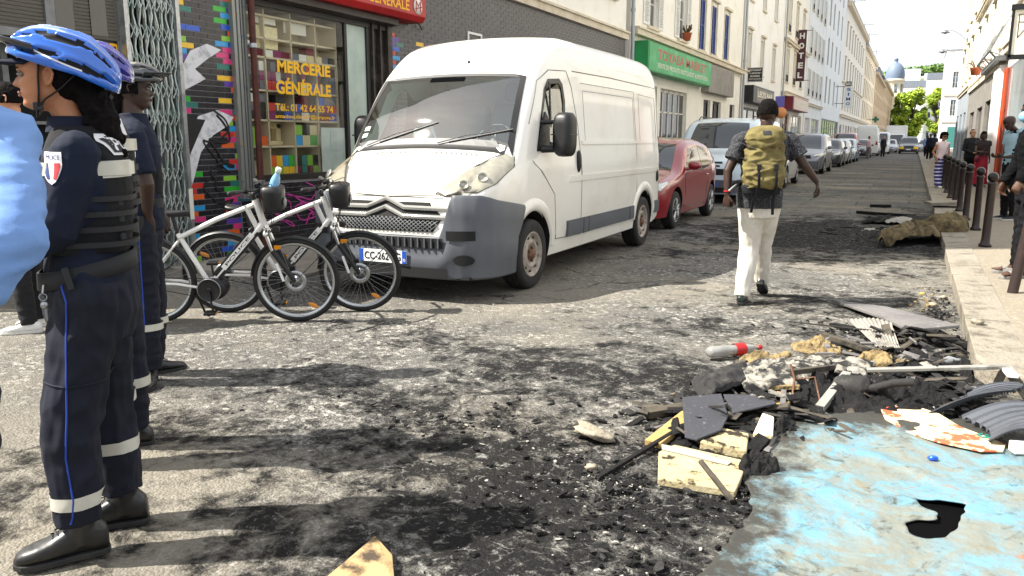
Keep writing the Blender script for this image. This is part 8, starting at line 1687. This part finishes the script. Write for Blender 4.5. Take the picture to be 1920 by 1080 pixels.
HOLE = [(0.08, 3.19), (0.13, 3.24), (0.19, 3.25), (0.20, 3.32), (0.14, 3.34), (0.11, 3.44), (0.17, 3.43), (0.24, 3.45), (0.30, 3.44), (0.29, 3.37), (0.27, 3.28), (0.26, 3.21), (0.21, 3.11), (0.15, 3.07), (0.10, 3.09)]
SHEET = [(-.45, 4.15), (-.3, 4.33), (-.12, 4.46), (.03, 4.6), (.18, 4.45), (.42, 4.7), (1.2, 4.75), (1.2, 1.5), (-.62, 1.5), (-.56, 2.2), (-.5, 2.6), (-.44, 3.0), (-.53, 3.3), (-.50, 3.75)]
def sheet():
 m = MB(); st = .0105; nx, ny = 172, 314; x0, y0 = -.64, 1.48
 def jit(x, y): return x+.022*noise.noise((x*14, y*14, 3))+.008*noise.noise((x*50, y*50, 1)), y+.022*noise.noise((x*14, y*14, 9))+.008*noise.noise((x*50, y*50, 5))
 ids = {}
 def vid(i, j):
  if (i, j) not in ids:
   x, y = x0+i*st, y0+j*st; z = .026+.020*fbm((x*3, y*3, 0), 4)+.006*noise.noise((x*11, y*11, 2))+.012*max(0, 1-4*abs(noise.noise((x*2.1, y*2.1, 7)))); ids[(i, j)] = len(m.v); m.v.append((x, y, z))
  return ids[(i, j)]
 for i in range(nx):
  for j in range(ny):
   p = (x0+(i+.5)*st, y0+(j+.5)*st); q = jit(*p); h_ = (p[0]+.008*noise.noise((p[0]*40, p[1]*40, 1)), p[1]+.008*noise.noise((p[0]*40, p[1]*40, 4)))
   if inside(q, SHEET) and not inside(h_, HOLE): m.f.append((vid(i, j), vid(i+1, j), vid(i+1, j+1), vid(i, j+1))); m.mi.append(0); m.sm.append(True)
 from collections import Counter
 ec = Counter()
 for f in m.f:
  for i in range(4): a, b = f[i], f[(i+1) % 4]; ec[(min(a, b), max(a, b))] += 1
 nb = {}
 for (a, b), c in ec.items():
  if c == 1: nb.setdefault(a, []).append(b); nb.setdefault(b, []).append(a)
 for _ in range(5):
  new = {i: tuple(.5*m.v[i][c]+.5*sum(m.v[j][c] for j in js)/len(js) for c in range(3)) for i, js in nb.items()}
  for i, v in new.items(): m.v[i] = v
 o = m.build('painted_sheet', 'painted_sheet'); s_ = o.modifiers.new('s', 'SOLIDIFY'); s_.thickness = .006; me = eval_mesh(o, 'painted_sheet'); o.modifiers.clear(); o.data = me; tag(o, 'pale blue painted sheet with a burnt hole, smeared with soot, lying by the kerb', 'painted sheet')
 q = MB(); xs = [p[0] for p in HOLE]; ys = [p[1] for p in HOLE]; q.b2(min(xs)-.05, max(xs)+.05, min(ys)-.05, max(ys)+.05, -.005, .010); solo('burnt_patch', q, 'poly_black', 'black burnt patch showing through the hole in the blue sheet', 'burnt patch')
sheet()
def slab(name, pts, zs, th, mat, label, cat, bev=.004, sub=0, group=None):
 m = MB(); n = len(pts); top = [(p[0], p[1], z+th) for p, z in zip(pts, zs)]; bot = [(p[0], p[1], z) for p, z in zip(pts, zs)]; m._add(top+bot, [tuple(range(n)), tuple(reversed(range(n, 2*n)))]+[(i, i+n, (i+1) % n+n, (i+1) % n) for i in range(n)])
 me = m.mesh(name, mat); fixn(me)
 if bev: bevel_mesh(me, bev)
 return tag(link(name, me), label, cat, group)
def bar(name, a, b, w_, h, mat, label, cat, rot=0, group=None, bev=.003):
 a, b = Vector(a), Vector(b); d = b-a; L_ = d.length; m = MB(); m.box((0, 0, 0), (L_, w_, h)); o = m.build(name, mat, None, (a+b)/2, bevel=bev); o.rotation_euler = d.to_track_quat('X', 'Z').to_euler(); o.rotation_euler.rotate_axis('X', rot); return tag(o, label, cat, group)
def rock(m, c, r, rr, n=7, mm=5, sq=(1, 1, .6)):
 c = Vector(c); s_ = rr.random()*99; R3 = Matrix.Rotation(rr.uniform(0, 6), 3, 'Z') @ Matrix.Rotation(rr.uniform(-.5, .5), 3, 'X'); base = len(m.v); m.ell((0, 0, 0), 1, n, mm)
 for i in range(base, len(m.v)): v = Vector(m.v[i]); k = 1+.55*noise.noise(v*1.3+Vector((s_, s_, 0)))+.3*noise.noise(v*3.1+Vector((0, s_, s_))); v = Vector((v.x*sq[0], v.y*sq[1], v.z*sq[2]))*k*r; m.v[i] = tuple(R3 @ v+c)
def chips(name, mat, n, spots, rmin, rmax, label, cat, seed, flat=.5, z=0):
 rr = random.Random(seed); m = MB()
 for _ in range(n):
  s_ = rr.choices(spots, [q[4] for q in spots])[0]; a = rr.uniform(0, 6.283); d = abs(rr.gauss(0, .55)); x = s_[0]+s_[2]*d*math.cos(a); y = s_[1]+s_[3]*d*math.sin(a)
  if x > .43 and y > 5.1: x = .43-abs(x-.43)*.5
  r = rmin+(rmax-rmin)*rr.random()**4.5; b0 = len(m.v); zz = roadz(x, y)+z*max(0, 1-d)+r*.25
  el = rr.uniform(.6, 2.2); m.ell((0, 0, 0), 1, 5, 3); R3 = Matrix.Rotation(rr.uniform(0, 6), 3, 'Z') @ Matrix.Rotation(rr.uniform(-.4, .4), 3, 'Y')
  for i in range(b0, len(m.v)): v = Vector(m.v[i]); v = Vector((v.x*el, v.y, v.z*flat))*(r*rr.uniform(.65, 1.3)); m.v[i] = tuple(R3 @ v+Vector((x, y, zz)))
 m.sm = [False]*len(m.f); return tag(m.build(name, mat), label, cat, None, 'stuff')
SP = [(-.15, 4.95, .75, .5, 5), (.25, 5.6, .3, .8, 4), (-.7, 3.9, .7, .6, 4), (-1.0, 3.0, 1.0, .8, 4), (-.7, 2.3, .7, .6, 2), (.3, 7.5, .2, 1.5, 2), (-2.0, 3.4, 1.4, .9, 1.6), (-.4, 13.4, .9, 1.4, 1.5), (-.3, 6.4, .8, .8, 1.5), (-.55, 3.5, .22, .5, 3)]
chips('charred_debris', 'char', 4200, SP, .003, .020, 'scattered black charred crumbs over the burnt road surface', 'charred debris', 1, z=.015)
chips('grey_debris', 'char_grey', 1700, SP, .003, .020, 'scattered grey burnt fragments over the road', 'burnt fragments', 2, z=.02)
chips('ash_flecks', 'ash_white', 1100, SP+[(-2.5, 5.8, 2, 1, 1.2), (.2, 8.5, .25, 1.5, 2)], .0025, .010, 'small pale ash flecks scattered on the road', 'ash', 3, .35, z=.02)
chips('tan_debris', 'ash_tan', 800, [(-.35, 5.25, .45, .3, 4), (.1, 5.7, .35, .4, 2), (-.6, 4.2, .4, .4, 2), (.2, 8, .2, 1.2, 1)], .004, .018, 'singed tan crumbs around the rubbish heap', 'singed debris', 4, z=.03)
# lumpy heap bodies
def heap(name, mat, c, rx_, ry_, h, label, cat, seed, n=40, rough=1):
 m = MB()
 def fn(u, v):
  a = 2*math.pi*u; d = v; x = c[0]+rx_*d*math.cos(a)*(1+.3*noise.noise((math.cos(a)*1.5, math.sin(a)*1.5, seed))); y = c[1]+ry_*d*math.sin(a)*(1+.3*noise.noise((math.cos(a)*1.5+4, math.sin(a)*1.5, seed))); e = max(0, 1-d*d)
  z = h*e**.7*(.65+.6*rough*noise.noise((x*9, y*9, seed)))+.35*h*min(1, e*3)*noise.noise((x*28, y*28, seed))+.15*h*min(1, e*3)*noise.noise((x*70, y*70, seed)); return (min(x, .435) if y > 5 else x, y, roadz(x, y)+.004+max(-.006, z)-.012*(d > .97))
 m.grid(n*2, n, fn); return tag(m.build(name, mat), label, cat)
heap('ash_heap', 'char', (-.18, 4.83), .62, .34, .13, 'black lumpy ash heap under the burnt rubbish', 'ash heap', 1, 60); heap('ash_heap', 'char', (.24, 5.55), .24, .62, .09, 'black ash heap against the kerb beside the long metal strip', 'ash heap', 2, 50); heap('ash_heap', 'char', (-.70, 3.95), .40, .42, .045, 'low black ash heap under the slate coloured mat', 'ash heap', 3, 50)
heap('char_lump', 'char', (-0.51, 3.48), .085, .19, .11, 'crumbly black charred lump at the end of the cream foam block', 'charred lump', 4, 44, 1.3); heap('char_lump', 'char', (-0.46, 4.01), .07, .14, .10, 'crumbly black charred lump beside the blue sheet edge', 'charred lump', 5, 36, 1.3)
heap('straw_tuft', 'ash_tan', (-0.71, 5.31), .22, .13, .085, 'singed straw coloured stuffing below the soft drink bottle', 'stuffing', 6, 50, 1.5); heap('straw_tuft', 'ash_tan', (-0.50, 5.84), .17, .16, .075, 'singed straw coloured stuffing right of the soft drink bottle', 'stuffing', 7, 44, 1.5); heap('straw_tuft', 'ash_tan', (-0.12, 5.65), .13, .13, .07, 'singed tan stuffing under the pleated piece', 'stuffing', 8, 36, 1.5)
# large grey board
slab('grey_board', [(-0.55, 7.58), (-0.09, 7.45), (.40, 6.45), (.07, 6.36), (-.12, 6.85)], [.02, .02, .12, .07, .05], .022, 'panel_grey', 'large scorched grey board lying against the kerb', 'board')
def pleated(name, pts, n, mat, label, zc, amp):
 a, b, c, d = [Vector((*p, 0)) for p in pts]; m = MB()
 def fn(u, v): p = a.lerp(b, u).lerp(d.lerp(c, u), v); w_ = abs(((u*n) % 1)-.5)*2; return (p.x, p.y, zc*(1-.6*v)*(.6+.4*math.sin(u*2.5))+amp*w_+.012*noise.noise((p.x*9, p.y*9, 3)))
 m.grid(n*6, 16, fn, False); o = m.build(name, mat); s_ = o.modifiers.new('s', 'SOLIDIFY'); s_.thickness = .003; me = eval_mesh(o, name); o.modifiers.clear(); o.data = me; return tag(o, label, 'pleated sheet')
pleated('pleated_sheet', [(-0.36, 6.69), (-0.05, 6.65), (0.04, 5.84), (-0.13, 6.02)], 10, 'pleat_white', 'pleated scorched white sheet leaning on the grey board', .08, .011)
bar('thin_rod', (*(-0.78, 6.53), .03), (*(-0.11, 6.36), .06), .014, .010, 'char_grey', 'thin grey rod lying beyond the soft drink bottle', 'rod'); bar('burnt_batten', (*(-0.48, 6.10), .05), (*(-0.15, 5.75), .05), .045, .035, 'plank_burnt', 'burnt brown batten below the pleated sheet', 'batten'); bar('burnt_batten', (*(-0.47, 6.64), .02), (*(-0.30, 6.52), .03), .06, .02, 'char', 'black burnt batten end left of the grey board', 'batten')
# soft drink bottle
e = empty('soft_drink_bottle', (*(-1.12, 5.21), .055), 0, 'empty crushed plastic bottle with a red label and red cap', 'bottle'); d = Vector((*(-0.83, 5.53), .05))-e.location; e.rotation_euler = d.to_track_quat('Z', 'Y').to_euler(); Ls = d.length
m = MB(); m.lathe([(0, 0), (.032, .0), (.040, .02), (.041, Ls*.32), (.035, Ls*.38), (.039, Ls*.44), (.041, Ls*.66), (.036, Ls*.74), (.022, Ls*.86), (.014, Ls*.9), (.014, Ls*.93)], 28); m.v = [(x*(1+.12*noise.noise((z*20, 0, 0))), y*(.92+.15*noise.noise((0, z*17, 1))), z) for x, y, z in m.v]; m.build('plastic_body', M('milky_plastic', 'b4b4b0', .2, 0, (9, '97978f', .4, .7), None, .6, 0, None, None, .45), e); m = MB(); m.lathe([(.0425, Ls*.48), (.0432, Ls*.49), (.0435, Ls*.66), (.0425, Ls*.67)], 28); lb_ = m.build('label', 'label_red', e); m = MB(); m.lathe([(0, Ls), (.017, Ls), (.017, Ls*.93), (0, Ls*.93)], 18); m.build('cap', 'label_red', e)
m = MB()
for i in range(4): m.tube([(-.02+.010*i, -.041, Ls*.51+.012*(i % 2)), (-.016+.010*i, -.0425, Ls*.60), (-.012+.010*i, -.042, Ls*.63)], .0022, 4)
m.build('white_script', 'paper', lb_)
# crumpled white sheet metal and machine parts
def crumple(name, pts, zc, amp, mat, label, cat, seed, n=26, fr=9, th=.003):
 a, b, c, d = [Vector((*p, 0)) for p in pts]; m = MB()
 def fn(u, v):
  p = a.lerp(b, u).lerp(d.lerp(c, u), v); k = (1-abs(noise.noise((p.x*fr, p.y*fr, seed)))*2.2)*amp+amp*.6*noise.noise((p.x*fr*3, p.y*fr*3, seed)); e_ = (math.sin(u*math.pi)*math.sin(v*math.pi))**.4 if 0 < u < 1 and 0 < v < 1 else 0
  x = p.x+.03*noise.noise((p.x*7, p.y*7, seed+5)); y = p.y+.03*noise.noise((p.x*7, p.y*7, seed+9)); return (x, y, max(.004, zc*(.35+.65*e_)+k))
 m.grid(n, n, fn, False); o = m.build(name, mat); s_ = o.modifiers.new('s', 'SOLIDIFY'); s_.thickness = th; me = eval_mesh(o, name); o.modifiers.clear(); o.data = me; return tag(o, label, cat)
crumple('crumpled_sheet', [(-0.88, 5.00), (-0.36, 5.39), (-0.35, 4.73), (-0.76, 4.52)], .10, .030, 'crumple_white', 'crumpled scorched white sheet on top of the burnt heap', 'crumpled sheet', 3, 40, 8); crumple('crumpled_sheet', [(-0.40, 5.51), (-0.11, 5.51), (-0.15, 5.10), (-0.33, 5.08)], .07, .02, 'crumple_white', 'smaller crumpled white sheet right of the larger one', 'crumpled sheet', 13, 24)
crumple('torn_liner', [(-1.07, 4.48), (-0.83, 5.02), (-0.74, 4.70), (-0.92, 4.24)], .09, .035, 'char_grey', 'torn dark grey liner at the left end of the burnt heap', 'torn liner', 21, 30, 7)
e = empty('motor_part', (*(-0.19, 4.70), .09), 0, 'burnt ribbed drum shaped machine part in the heap', 'machine part', rot=(R(80), R(20), R(60))); m = MB(); m.lathe([(0, -.1), (.055, -.1), (.06, -.08)]+[(.06+.008*(i % 2), -.08+.012*i) for i in range(12)]+[(.05, .08), (.02, .085), (.02, .14), (0, .14)], 24); m.build('ribbed_drum', 'char_grey', e); m = MB(); m.tube([(0, 0, .1), (.0, .04, .22), (.05, .06, .3)], .022, 10); m.build('shaft', 'char_grey', e)
bar('machine_foot', (*(-0.34, 4.42), .03), (*(-0.24, 4.85), .12), .05, .035, 'alu_strip', 'scorched metal leg sticking out of the heap', 'metal leg'); bar('machine_foot', (*(-0.52, 4.64), .15), (*(-0.32, 4.93), .13), .03, .03, 'plank_burnt', 'brown bar lying across the crumpled white sheet', 'bar'); bar('machine_foot', (*(-0.65, 4.61), .05), (*(-0.47, 4.63), .07), .03, .025, 'ash_tan', 'tan scorched lever under the crumpled sheet', 'lever')
m = MB(); p = Vector((*(-0.49, 4.50), 0)); m.tube([p+Vector((-.03, .05, .22)), p+Vector((0, .02, .15)), p+Vector((-.0, -.02, .08)), p+Vector((.04, -.10, .02))], .007, 6); m.tube([p+Vector((.0, .03, .14)), p+Vector((.1, .06, .16)), p+Vector((.14, .0, .05))], .006, 6); solo('bent_wire', m, 'rust_hub', 'bent rusty wire standing out of the burnt heap', 'wire')
# long metal strip and its foot
bar('metal_strip', (*(-0.15, 5.21), .06), (.60, 5.30, .155), .05, .02, 'alu_strip', 'long pale metal strip reaching from the heap onto the kerb', 'metal strip'); bar('metal_strip', (*(0.08, 4.94), .04), (.50, 5.10, .06), .035, .02, 'alu_strip', 'shorter pale metal strip under the long one', 'metal strip'); bar('strip_bracket', (.585, 5.36, .135), (.60, 5.10, .15), .055, .02, 'white_paint', 'white end bracket of the long metal strip on the kerb', 'bracket')
# tangle of charred scraps
def scraps(name, mat, n, spots, seed, label, L0=.04, L1=.22, zmax=.13):
 rr = random.Random(seed); m = MB()
 for _ in range(n):
  c, sx, sy = rr.choice(spots); x = min(c[0]+rr.gauss(0, sx), .38); y = c[1]+rr.gauss(0, sy); d = math.hypot((x-c[0])/sx, (y-c[1])/sy)/2; z = .012+zmax*max(0, 1-d)*rr.random(); l = rr.uniform(L0, L1); m.box((x, y, z), (l, rr.uniform(.012, .07)*min(1, l/.1), rr.uniform(.004, .016)), (rr.uniform(-.6, .6), rr.uniform(-.35, .35), rr.uniform(0, 6.28)), rr.uniform(.7, 1))
 me = m.mesh(name, mat); tag(link(name, me), label, 'burnt scraps', None, 'stuff')
HS = [((-.2, 4.85), .28, .16), ((.2, 5.5), .10, .3), ((-.55, 4.25), .2, .15), ((-.75, 3.9), .22, .2), ((.1, 6.2), .25, .3), ((.3, 5.0), .1, .15)]
scraps('charred_scraps', 'char', 240, HS, 31, 'tangle of black charred slats and flakes in the burnt heap'); scraps('grey_scraps', 'char_grey', 130, HS, 32, 'grey burnt slats and flakes mixed into the heap'); scraps('pale_scraps', 'crumple_white', 46, HS[:3], 33, 'scorched pale flakes mixed into the heap', .03, .12, .15); scraps('brown_scraps', 'plank_burnt', 110, HS+[((-.5, 4.9), .3, .2)], 34, 'half burnt brown slats in the heap', .05, .3); scraps('panel_scraps', 'panel_grey', 60, HS+[((-.3, 5.6), .3, .3)], 36, 'broken grey panel pieces in the heap', .06, .22); scraps('road_scraps', 'char', 40, [((-.2, 13.8), .5, .9), ((-.3, 15.8), .4, .8)], 35, 'charred slats around the brown blankets', .1, .5, .06)
# timber, foam, mats
bar('burnt_plank', (*(-1.15, 3.92), .03), (*(-0.97, 4.12), .035), .07, .04, 'plank_burnt', 'short burnt plank left of the slate coloured mat', 'plank'); bar('yellow_plank', (*(-1.00, 3.53), .025), (*(-0.93, 3.95), .05), .085, .03, 'wood_raw', 'raw yellow plank under the left edge of the mat', 'plank'); bar('long_stick', (*(-1.11, 3.07), .012), (*(-0.91, 3.79), .05), .022, .018, 'char', 'long charred stick pointing towards the raw plank', 'stick')
slab('cream_foam_block', [(-0.86, 3.13), (-0.54, 3.15), (-0.55, 3.49), (-0.90, 3.54), (-0.94, 3.42)], [.004]*5, .036, 'foam_cream', 'cream foam block with burnt spots in front of the mat', 'foam block', .006); slab('foam_skin', [(-0.95, 3.50), (-0.79, 3.49), (-0.61, 3.43), (-0.62, 3.39), (-0.80, 3.42), (-0.93, 3.44)], [.041]*6, .006, 'ash_white', 'peeled white skin strip on the cream foam block', 'strip', .002)
slab('foam_fragment', [(-0.58, 3.77), (-0.49, 3.79), (-0.53, 4.10), (-0.59, 4.11)], [.01]*4, .06, M('foam_white', 'e6ddc4', .8, 0, (9, 'd9b55a', .55, .65)), 'small white and yellow foam fragment right of the mat', 'foam fragment', .008); slab('foam_fragment', [(-0.79, 3.58), (-0.57, 3.56), (-0.60, 3.79), (-0.77, 3.82)], [.01]*4, .05, 'foam_cream', 'singed foam fragment under the mat', 'foam fragment', .008)
slab('wood_block', [(-0.55, 4.20), (-0.48, 4.24), (-0.48, 4.42), (-0.57, 4.44)], [.03]*4, .06, 'wood_raw', 'raw wooden block standing in the heap', 'wood block', .004)
slab('slate_mat', [(-0.86, 3.58), (-0.80, 3.57), (-0.72, 3.72), (-0.73, 3.94), (-0.82, 4.19), (-1.00, 4.07)], [.06, .06, .07, .07, .10, .09], .012, 'slate_mat', 'flat slate coloured mat piece with a rounded corner', 'mat'); slab('slate_mat', [(-0.81, 4.19), (-0.71, 3.95), (-0.53, 4.16), (-0.55, 4.20), (-0.69, 4.24)], [.10, .085, .10, .10, .10], .010, 'slate_mat', 'pointed slate coloured mat piece beside the rounded one', 'mat')
bar('dark_stick', (*(-0.71, 3.25), .10), (*(-0.54, 3.09), .02), .022, .015, 'plank_burnt', 'short dark stick leaning on the cream foam block', 'stick')
rr = random.Random(8); m = MB(); rock(m, (*(-1.30, 3.54), .03), .11, rr, 16, 10, (1.0, .75, .3)); solo('stone_slab', m, 'stone_tan', 'flat tan stone chunk lying alone on the burnt road', 'stone', bevel=0); m = MB(); rock(m, (*(-1.17, 3.15), .02), .03, rr); solo('stone_chip', m, 'stone_tan', 'small ring shaped tan chip below the flat stone chunk', 'chip')
slab('card_piece', [(-1.64, 1.88), (-1.63, 1.99), (-1.60, 2.14), (-1.50, 2.10), (-1.40, 1.97)], [.004, .02, .06, .03, .004], .012, 'card_tan', 'torn tan card piece at the bottom edge of the picture', 'card', .003)
# painted orange panel and ribbed mats on the sheet
slab('painted_board', [(-0.05, 4.54), (0.08, 4.68), (0.23, 4.57), (0.32, 4.40), (0.50, 4.23), (0.48, 4.12), (0.39, 4.08), (0.22, 4.12), (0.08, 4.20), (-0.02, 4.36)], [.035]*10, .008, M('orange_painted', 'd9c9a0', .6, 0, (9, 'c25a3a', .52, .57), (40, .5, .006), .4, var2=(12, '3f8f86', .64, .68)), 'cream panel with red and green paint lying on the blue sheet', 'painted panel', .002)
m = MB(); q0 = (0.44, 4.30); m.tube([(q0[0]-.03, q0[1]+.02, .046), (q0[0]-.05, q0[1]-.0, .046), (q0[0]-.03, q0[1]-.03, .046), (q0[0]+.02, q0[1]-.02, .046), (q0[0]+.02, q0[1]+.01, .046), (q0[0]-.02, q0[1]+.0, .046)], .006, 5); solo('painted_mark', m, 't_teal', 'teal curled painted mark on the cream panel', 'painted mark')
def ribmat(pts, n, label, z0, z1):
 a, b, c, d = [Vector((*p, 0)) for p in pts]; m = MB(); nu = n*8
 def fn(u, v):
  p = a.lerp(b, u).lerp(d.lerp(c, u), v); bow = .06*math.sin(math.pi*v); dirn = (b-a).normalized(); p = p+dirn*bow; k = (v*n) % 1; rib = .012 if k < .6 else (.0 if k < .7 or k > .9 else -.002); hole = -.01 if .74 < k < .86 and (u*26) % 1 < .45 else 0
  return (p.x, p.y, z0+(z1-z0)*u+.03*math.sin(u*math.pi)+rib+hole)
 m.grid(90, n*10, fn, False); o = m.build('ribbed_mat', 'rib_grey'); s_ = o.modifiers.new('s', 'SOLIDIFY'); s_.thickness = .004; me = eval_mesh(o, 'ribbed_mat'); o.modifiers.clear(); o.data = me; tag(o, label, 'ribbed mat')
ribmat([(0.17, 4.54), (.56, 4.80), (.60, 4.98), (0.32, 4.92)], 5, 'curved ribbed grey plastic mat, the upper of the two at the right edge', .03, .14); ribmat([(0.42, 4.18), (.62, 4.18), (.62, 4.62), (0.33, 4.53)], 7, 'curved ribbed grey plastic mat, the lower of the two at the right edge', .05, .14)
q = MB(); q.box((*(0.56, 4.19), .05), (.09, .06, .05), (0, 0, .4)); solo('white_box', q, 'white_paint', 'small white box at the right edge of the blue sheet', 'box', bevel=.004); m = MB(); rock(m, (*(0.19, 3.89), .04), .02, rr); solo('blue_scrap', m, 't_blue', 'small blue plastic scrap on the sheet', 'scrap')
e = empty('clear_bottle', (*(0.18, 5.65), .04), 0, 'clear crushed bottle in the ashes by the kerb', 'bottle', rot=(R(85), 0, R(110))); m = MB(); m.lathe([(0, 0), (.03, 0), (.035, .02), (.032, .1), (.035, .14), (.014, .19), (.014, .21), (0, .21)], 20); m.build('bottle_body', 'clear_plastic', e)
m = MB(); rock(m, (*(0.18, 8.41), .012), .022, rr); solo('yellow_scrap', m, 't_yellow', 'yellow scrap lying on the road near the kerb', 'scrap')
rr = random.Random(12)
for x, y, s_, lb in ((0.42, 6.30, .06, 'dark ash clod at the corner of the grey board'), (0.52, 6.60, .045, 'tan dusty clod on the kerb stone beside the board'), (0.26, 7.85, .04, 'small stone in the gutter short of the grey board'), (0.36, 8.30, .03, 'tiny stone in the gutter close to the kerb')):
 m = MB(); p = (x, y); rock(m, (p[0], p[1], s_*.4+(.126 if p[0] > .44 else 0)), s_, rr, 12, 8); solo('clod', m, 'stone_tan' if 'tan' in lb or 'stone' in lb else 'char', lb, 'clod')
# burnt mattress cloth heap by the kerb further up
crumple('burnt_blanket', [(-.35, 11.75), (.42, 12.6), (.45, 13.5), (-.25, 12.9)], .22, .10, 'cloth_brown', 'brown burnt blanket heaped in the gutter', 'blanket', 33, 50, 3.2, .01); crumple('burnt_blanket', [(.15, 12.9), (.80, 13.3), (.85, 14.1), (.3, 14.0)], .30, .09, 'cloth_brown', 'brown burnt blanket draped over the kerb', 'blanket', 37, 44, 3.4, .01)
bar('kerb_plank', (.34, 18.2, .19), (1.0, 18.35, .22), .55, .06, M('plank_pale', '8b8375', .8, 0, (3, '6a6357', .4, .7)), 'pale plank lying across the kerb up the street', 'plank'); crumple('burnt_sheet', [(-.75, 15.2), (.3, 15.6), (.35, 16.6), (-.5, 16.4)], .06, .04, 'char', 'black burnt panel on the road beyond the blankets', 'burnt panel', 41, 26, 3); crumple('white_scrap', [(-.35, 15.2), (.15, 15.4), (.1, 15.8), (-.3, 15.6)], .10, .03, 'ash_white', 'white scrap on the black burnt panel', 'scrap', 43, 16, 6); crumple('white_scrap', [(-.65, 13.9), (-.15, 14.1), (-.2, 14.35), (-.6, 14.2)], .03, .02, 'ash_white', 'white scrap on the road left of the blankets', 'scrap', 45, 16, 6)
bar('burnt_batten', (-.9, 17.4, .03), (.1, 16.6, .06), .10, .05, 'char', 'charred batten on the road beyond the blankets', 'batten'); bar('burnt_batten', (-.75, 19.2, .03), (-.35, 19.3, .03), .12, .06, 'char', 'short black batten farthest up the road', 'batten'); heap('ash_heap', 'char', (-.15, 13.6), .55, 1.3, .06, 'flat black ash patch around the brown blankets', 'ash heap', 11, 40)
# ================================================================ far trees, domed tower, hill
M('leaf_lime', (.40, .52, .05), .6, 0, (.6, '4d6b14', .42, .62, 2), None, .3); M('leaf_dark', (.10, .19, .03), .6); M('bark', '4a4034', .9, 0, (3, '2e271f', .4, .7))
def tree(X, Y, H, Rx, Rz_, z0, label, seed, n=9000, ls=.42):
 rr = random.Random(seed); e = empty('tree', (X, Y, 0), 0, label, 'tree', 'green trees closing the street'); m = MB(); m.tube([(0, 0, 0), (.2, 0, H*.3), (-.1, .1, H*.6), (.1, 0, H*.85)], [.38, .3, .2, .06], 10); lob = []
 for i in range(44):
  a = rr.uniform(0, 6.28); zz = rr.uniform(z0+.5, H-Rz_*.15); k = math.sqrt(max(.05, 1-((zz-(z0+H)/2)/((H-z0)/2))**2)); d = Rx*k*rr.uniform(.35, .85); c = Vector((d*math.cos(a), d*math.sin(a), zz)); lob.append((c, rr.uniform(.9, 1.9)*Rx/5)); m.tube([(0, 0, zz*.6), tuple(c*.5+Vector((0, 0, zz*.25))), tuple(c)], [.12, .07, .03], 5)
 m.build('trunk', 'bark', e); m = MB(); vs = [];
 for _ in range(n):
  c, r_ = rr.choice(lob); v = Vector((rr.gauss(0, 1), rr.gauss(0, 1), rr.gauss(0, 1))).normalized()*r_*rr.uniform(.55, 1.05)+c; u = Vector((rr.gauss(0, 1), rr.gauss(0, 1), rr.gauss(0, .6))).normalized(); w_ = u.orthogonal().normalized(); s_ = ls*rr.uniform(.6, 1.25); b0 = len(m.v); m.v += [tuple(v-u*s_), tuple(v+w_*s_*.45), tuple(v+u*s_), tuple(v-w_*s_*.45)]; m.f.append((b0, b0+1, b0+2, b0+3)); m.mi.append(0); m.sm.append(False)
 m.build('crown', 'leaf_lime', e)
tree(-1.2, 262, 15.5, 4.6, 6, 1.5, 'larger bright green tree closing the street on the left', 3, 12000); tree(-4.6, 285, 16, 3.6, 6, 1.5, 'bright green tree against the far tan building', 7, 6000); tree(5.6, 295, 18, 3.8, 6, 3, 'smaller bright green tree closing the street on the right', 5, 7000)
dt = empty('domed_tower', (-7.8, 312, 0), 0, 'far corner tower with a dark dome above the green tree', 'tower'); m = MB(); dt.scale = (.85, .85, 1); m.lathe([(3.6, 0), (3.6, 15.5), (4.0, 15.6), (4.0, 16.2), (3.4, 16.3), (3.3, 21), (3.9, 21.2), (3.9, 21.8), (3.4, 21.9)], 16); m.build('drum', 'cream2', dt); m = MB(); m.lathe([(3.6, 21.9), (3.65, 23.0), (3.4, 24.6), (2.8, 25.9), (1.9, 26.9), (.7, 27.4), (.7, 28.2), (.9, 28.3), (.4, 28.9), (0, 29.1)], 20); m.build('dome', M('dome_slate', '6b7a90', .6), dt)
for i in range(8): a = i*math.pi/4+.2; m = MB(); m.T = Matrix.Rotation(a, 4, 'Z'); m.box((3.36, 0, 18.7), (.16, 1.1, 2.8)); m.build('window', 'win_glass', dt)
m = MB(); m.grid(40, 12, lambda u, v: (-160+330*u, 520+160*v, 44*math.sin(math.pi*min(1, v*1.1)/2)*math.exp(-((u-.5)/.3)**2)+3*noise.noise((u*9, v*5, 0)))); tag(m.build('hill', M('hill_green', '4a5c33', .9, 0, (.08, '77805c', .4, .7))), kind='structure')
rr = random.Random(9); m = MB()
for i in range(2600): a = rr.gauss(0, 1); x = 12+a*20; c = Vector((x, 625+rr.uniform(-10, 20), 46+rr.uniform(0, 5)-abs(a)*1.5)); u = Vector((rr.gauss(0, 1), rr.gauss(0, 1), rr.gauss(0, .6))).normalized(); w_ = u.orthogonal().normalized(); s_ = 1.3; b0 = len(m.v); m.v += [tuple(c-u*s_), tuple(c+w_*s_*.5), tuple(c+u*s_), tuple(c-w_*s_*.5)]; m.f.append((b0, b0+1, b0+2, b0+3)); m.mi.append(0); m.sm.append(False)
tag(m.build('hilltop_wood', 'leaf_dark'), 'far dark green wood on the hilltop above the white blocks', 'wood', None, 'stuff')
for x0, x1, y, H, lb in ((-12, 0, 480, 35, 'white hillside block left of the wood'), (2, 11, 500, 34, 'white hillside block under the wood'), (12.5, 24, 470, 30, 'white hillside block at the right below the wood')): front_building('hillside_block', x0, x1, y, H, 'white_wall', [DW([1.8+2.6*i for i in range(int((x1-x0)/2.8))], [14, 18, 22, 26], 1.1, 2.2, kind='dark')], lb, roof='zinc', roofh=3)
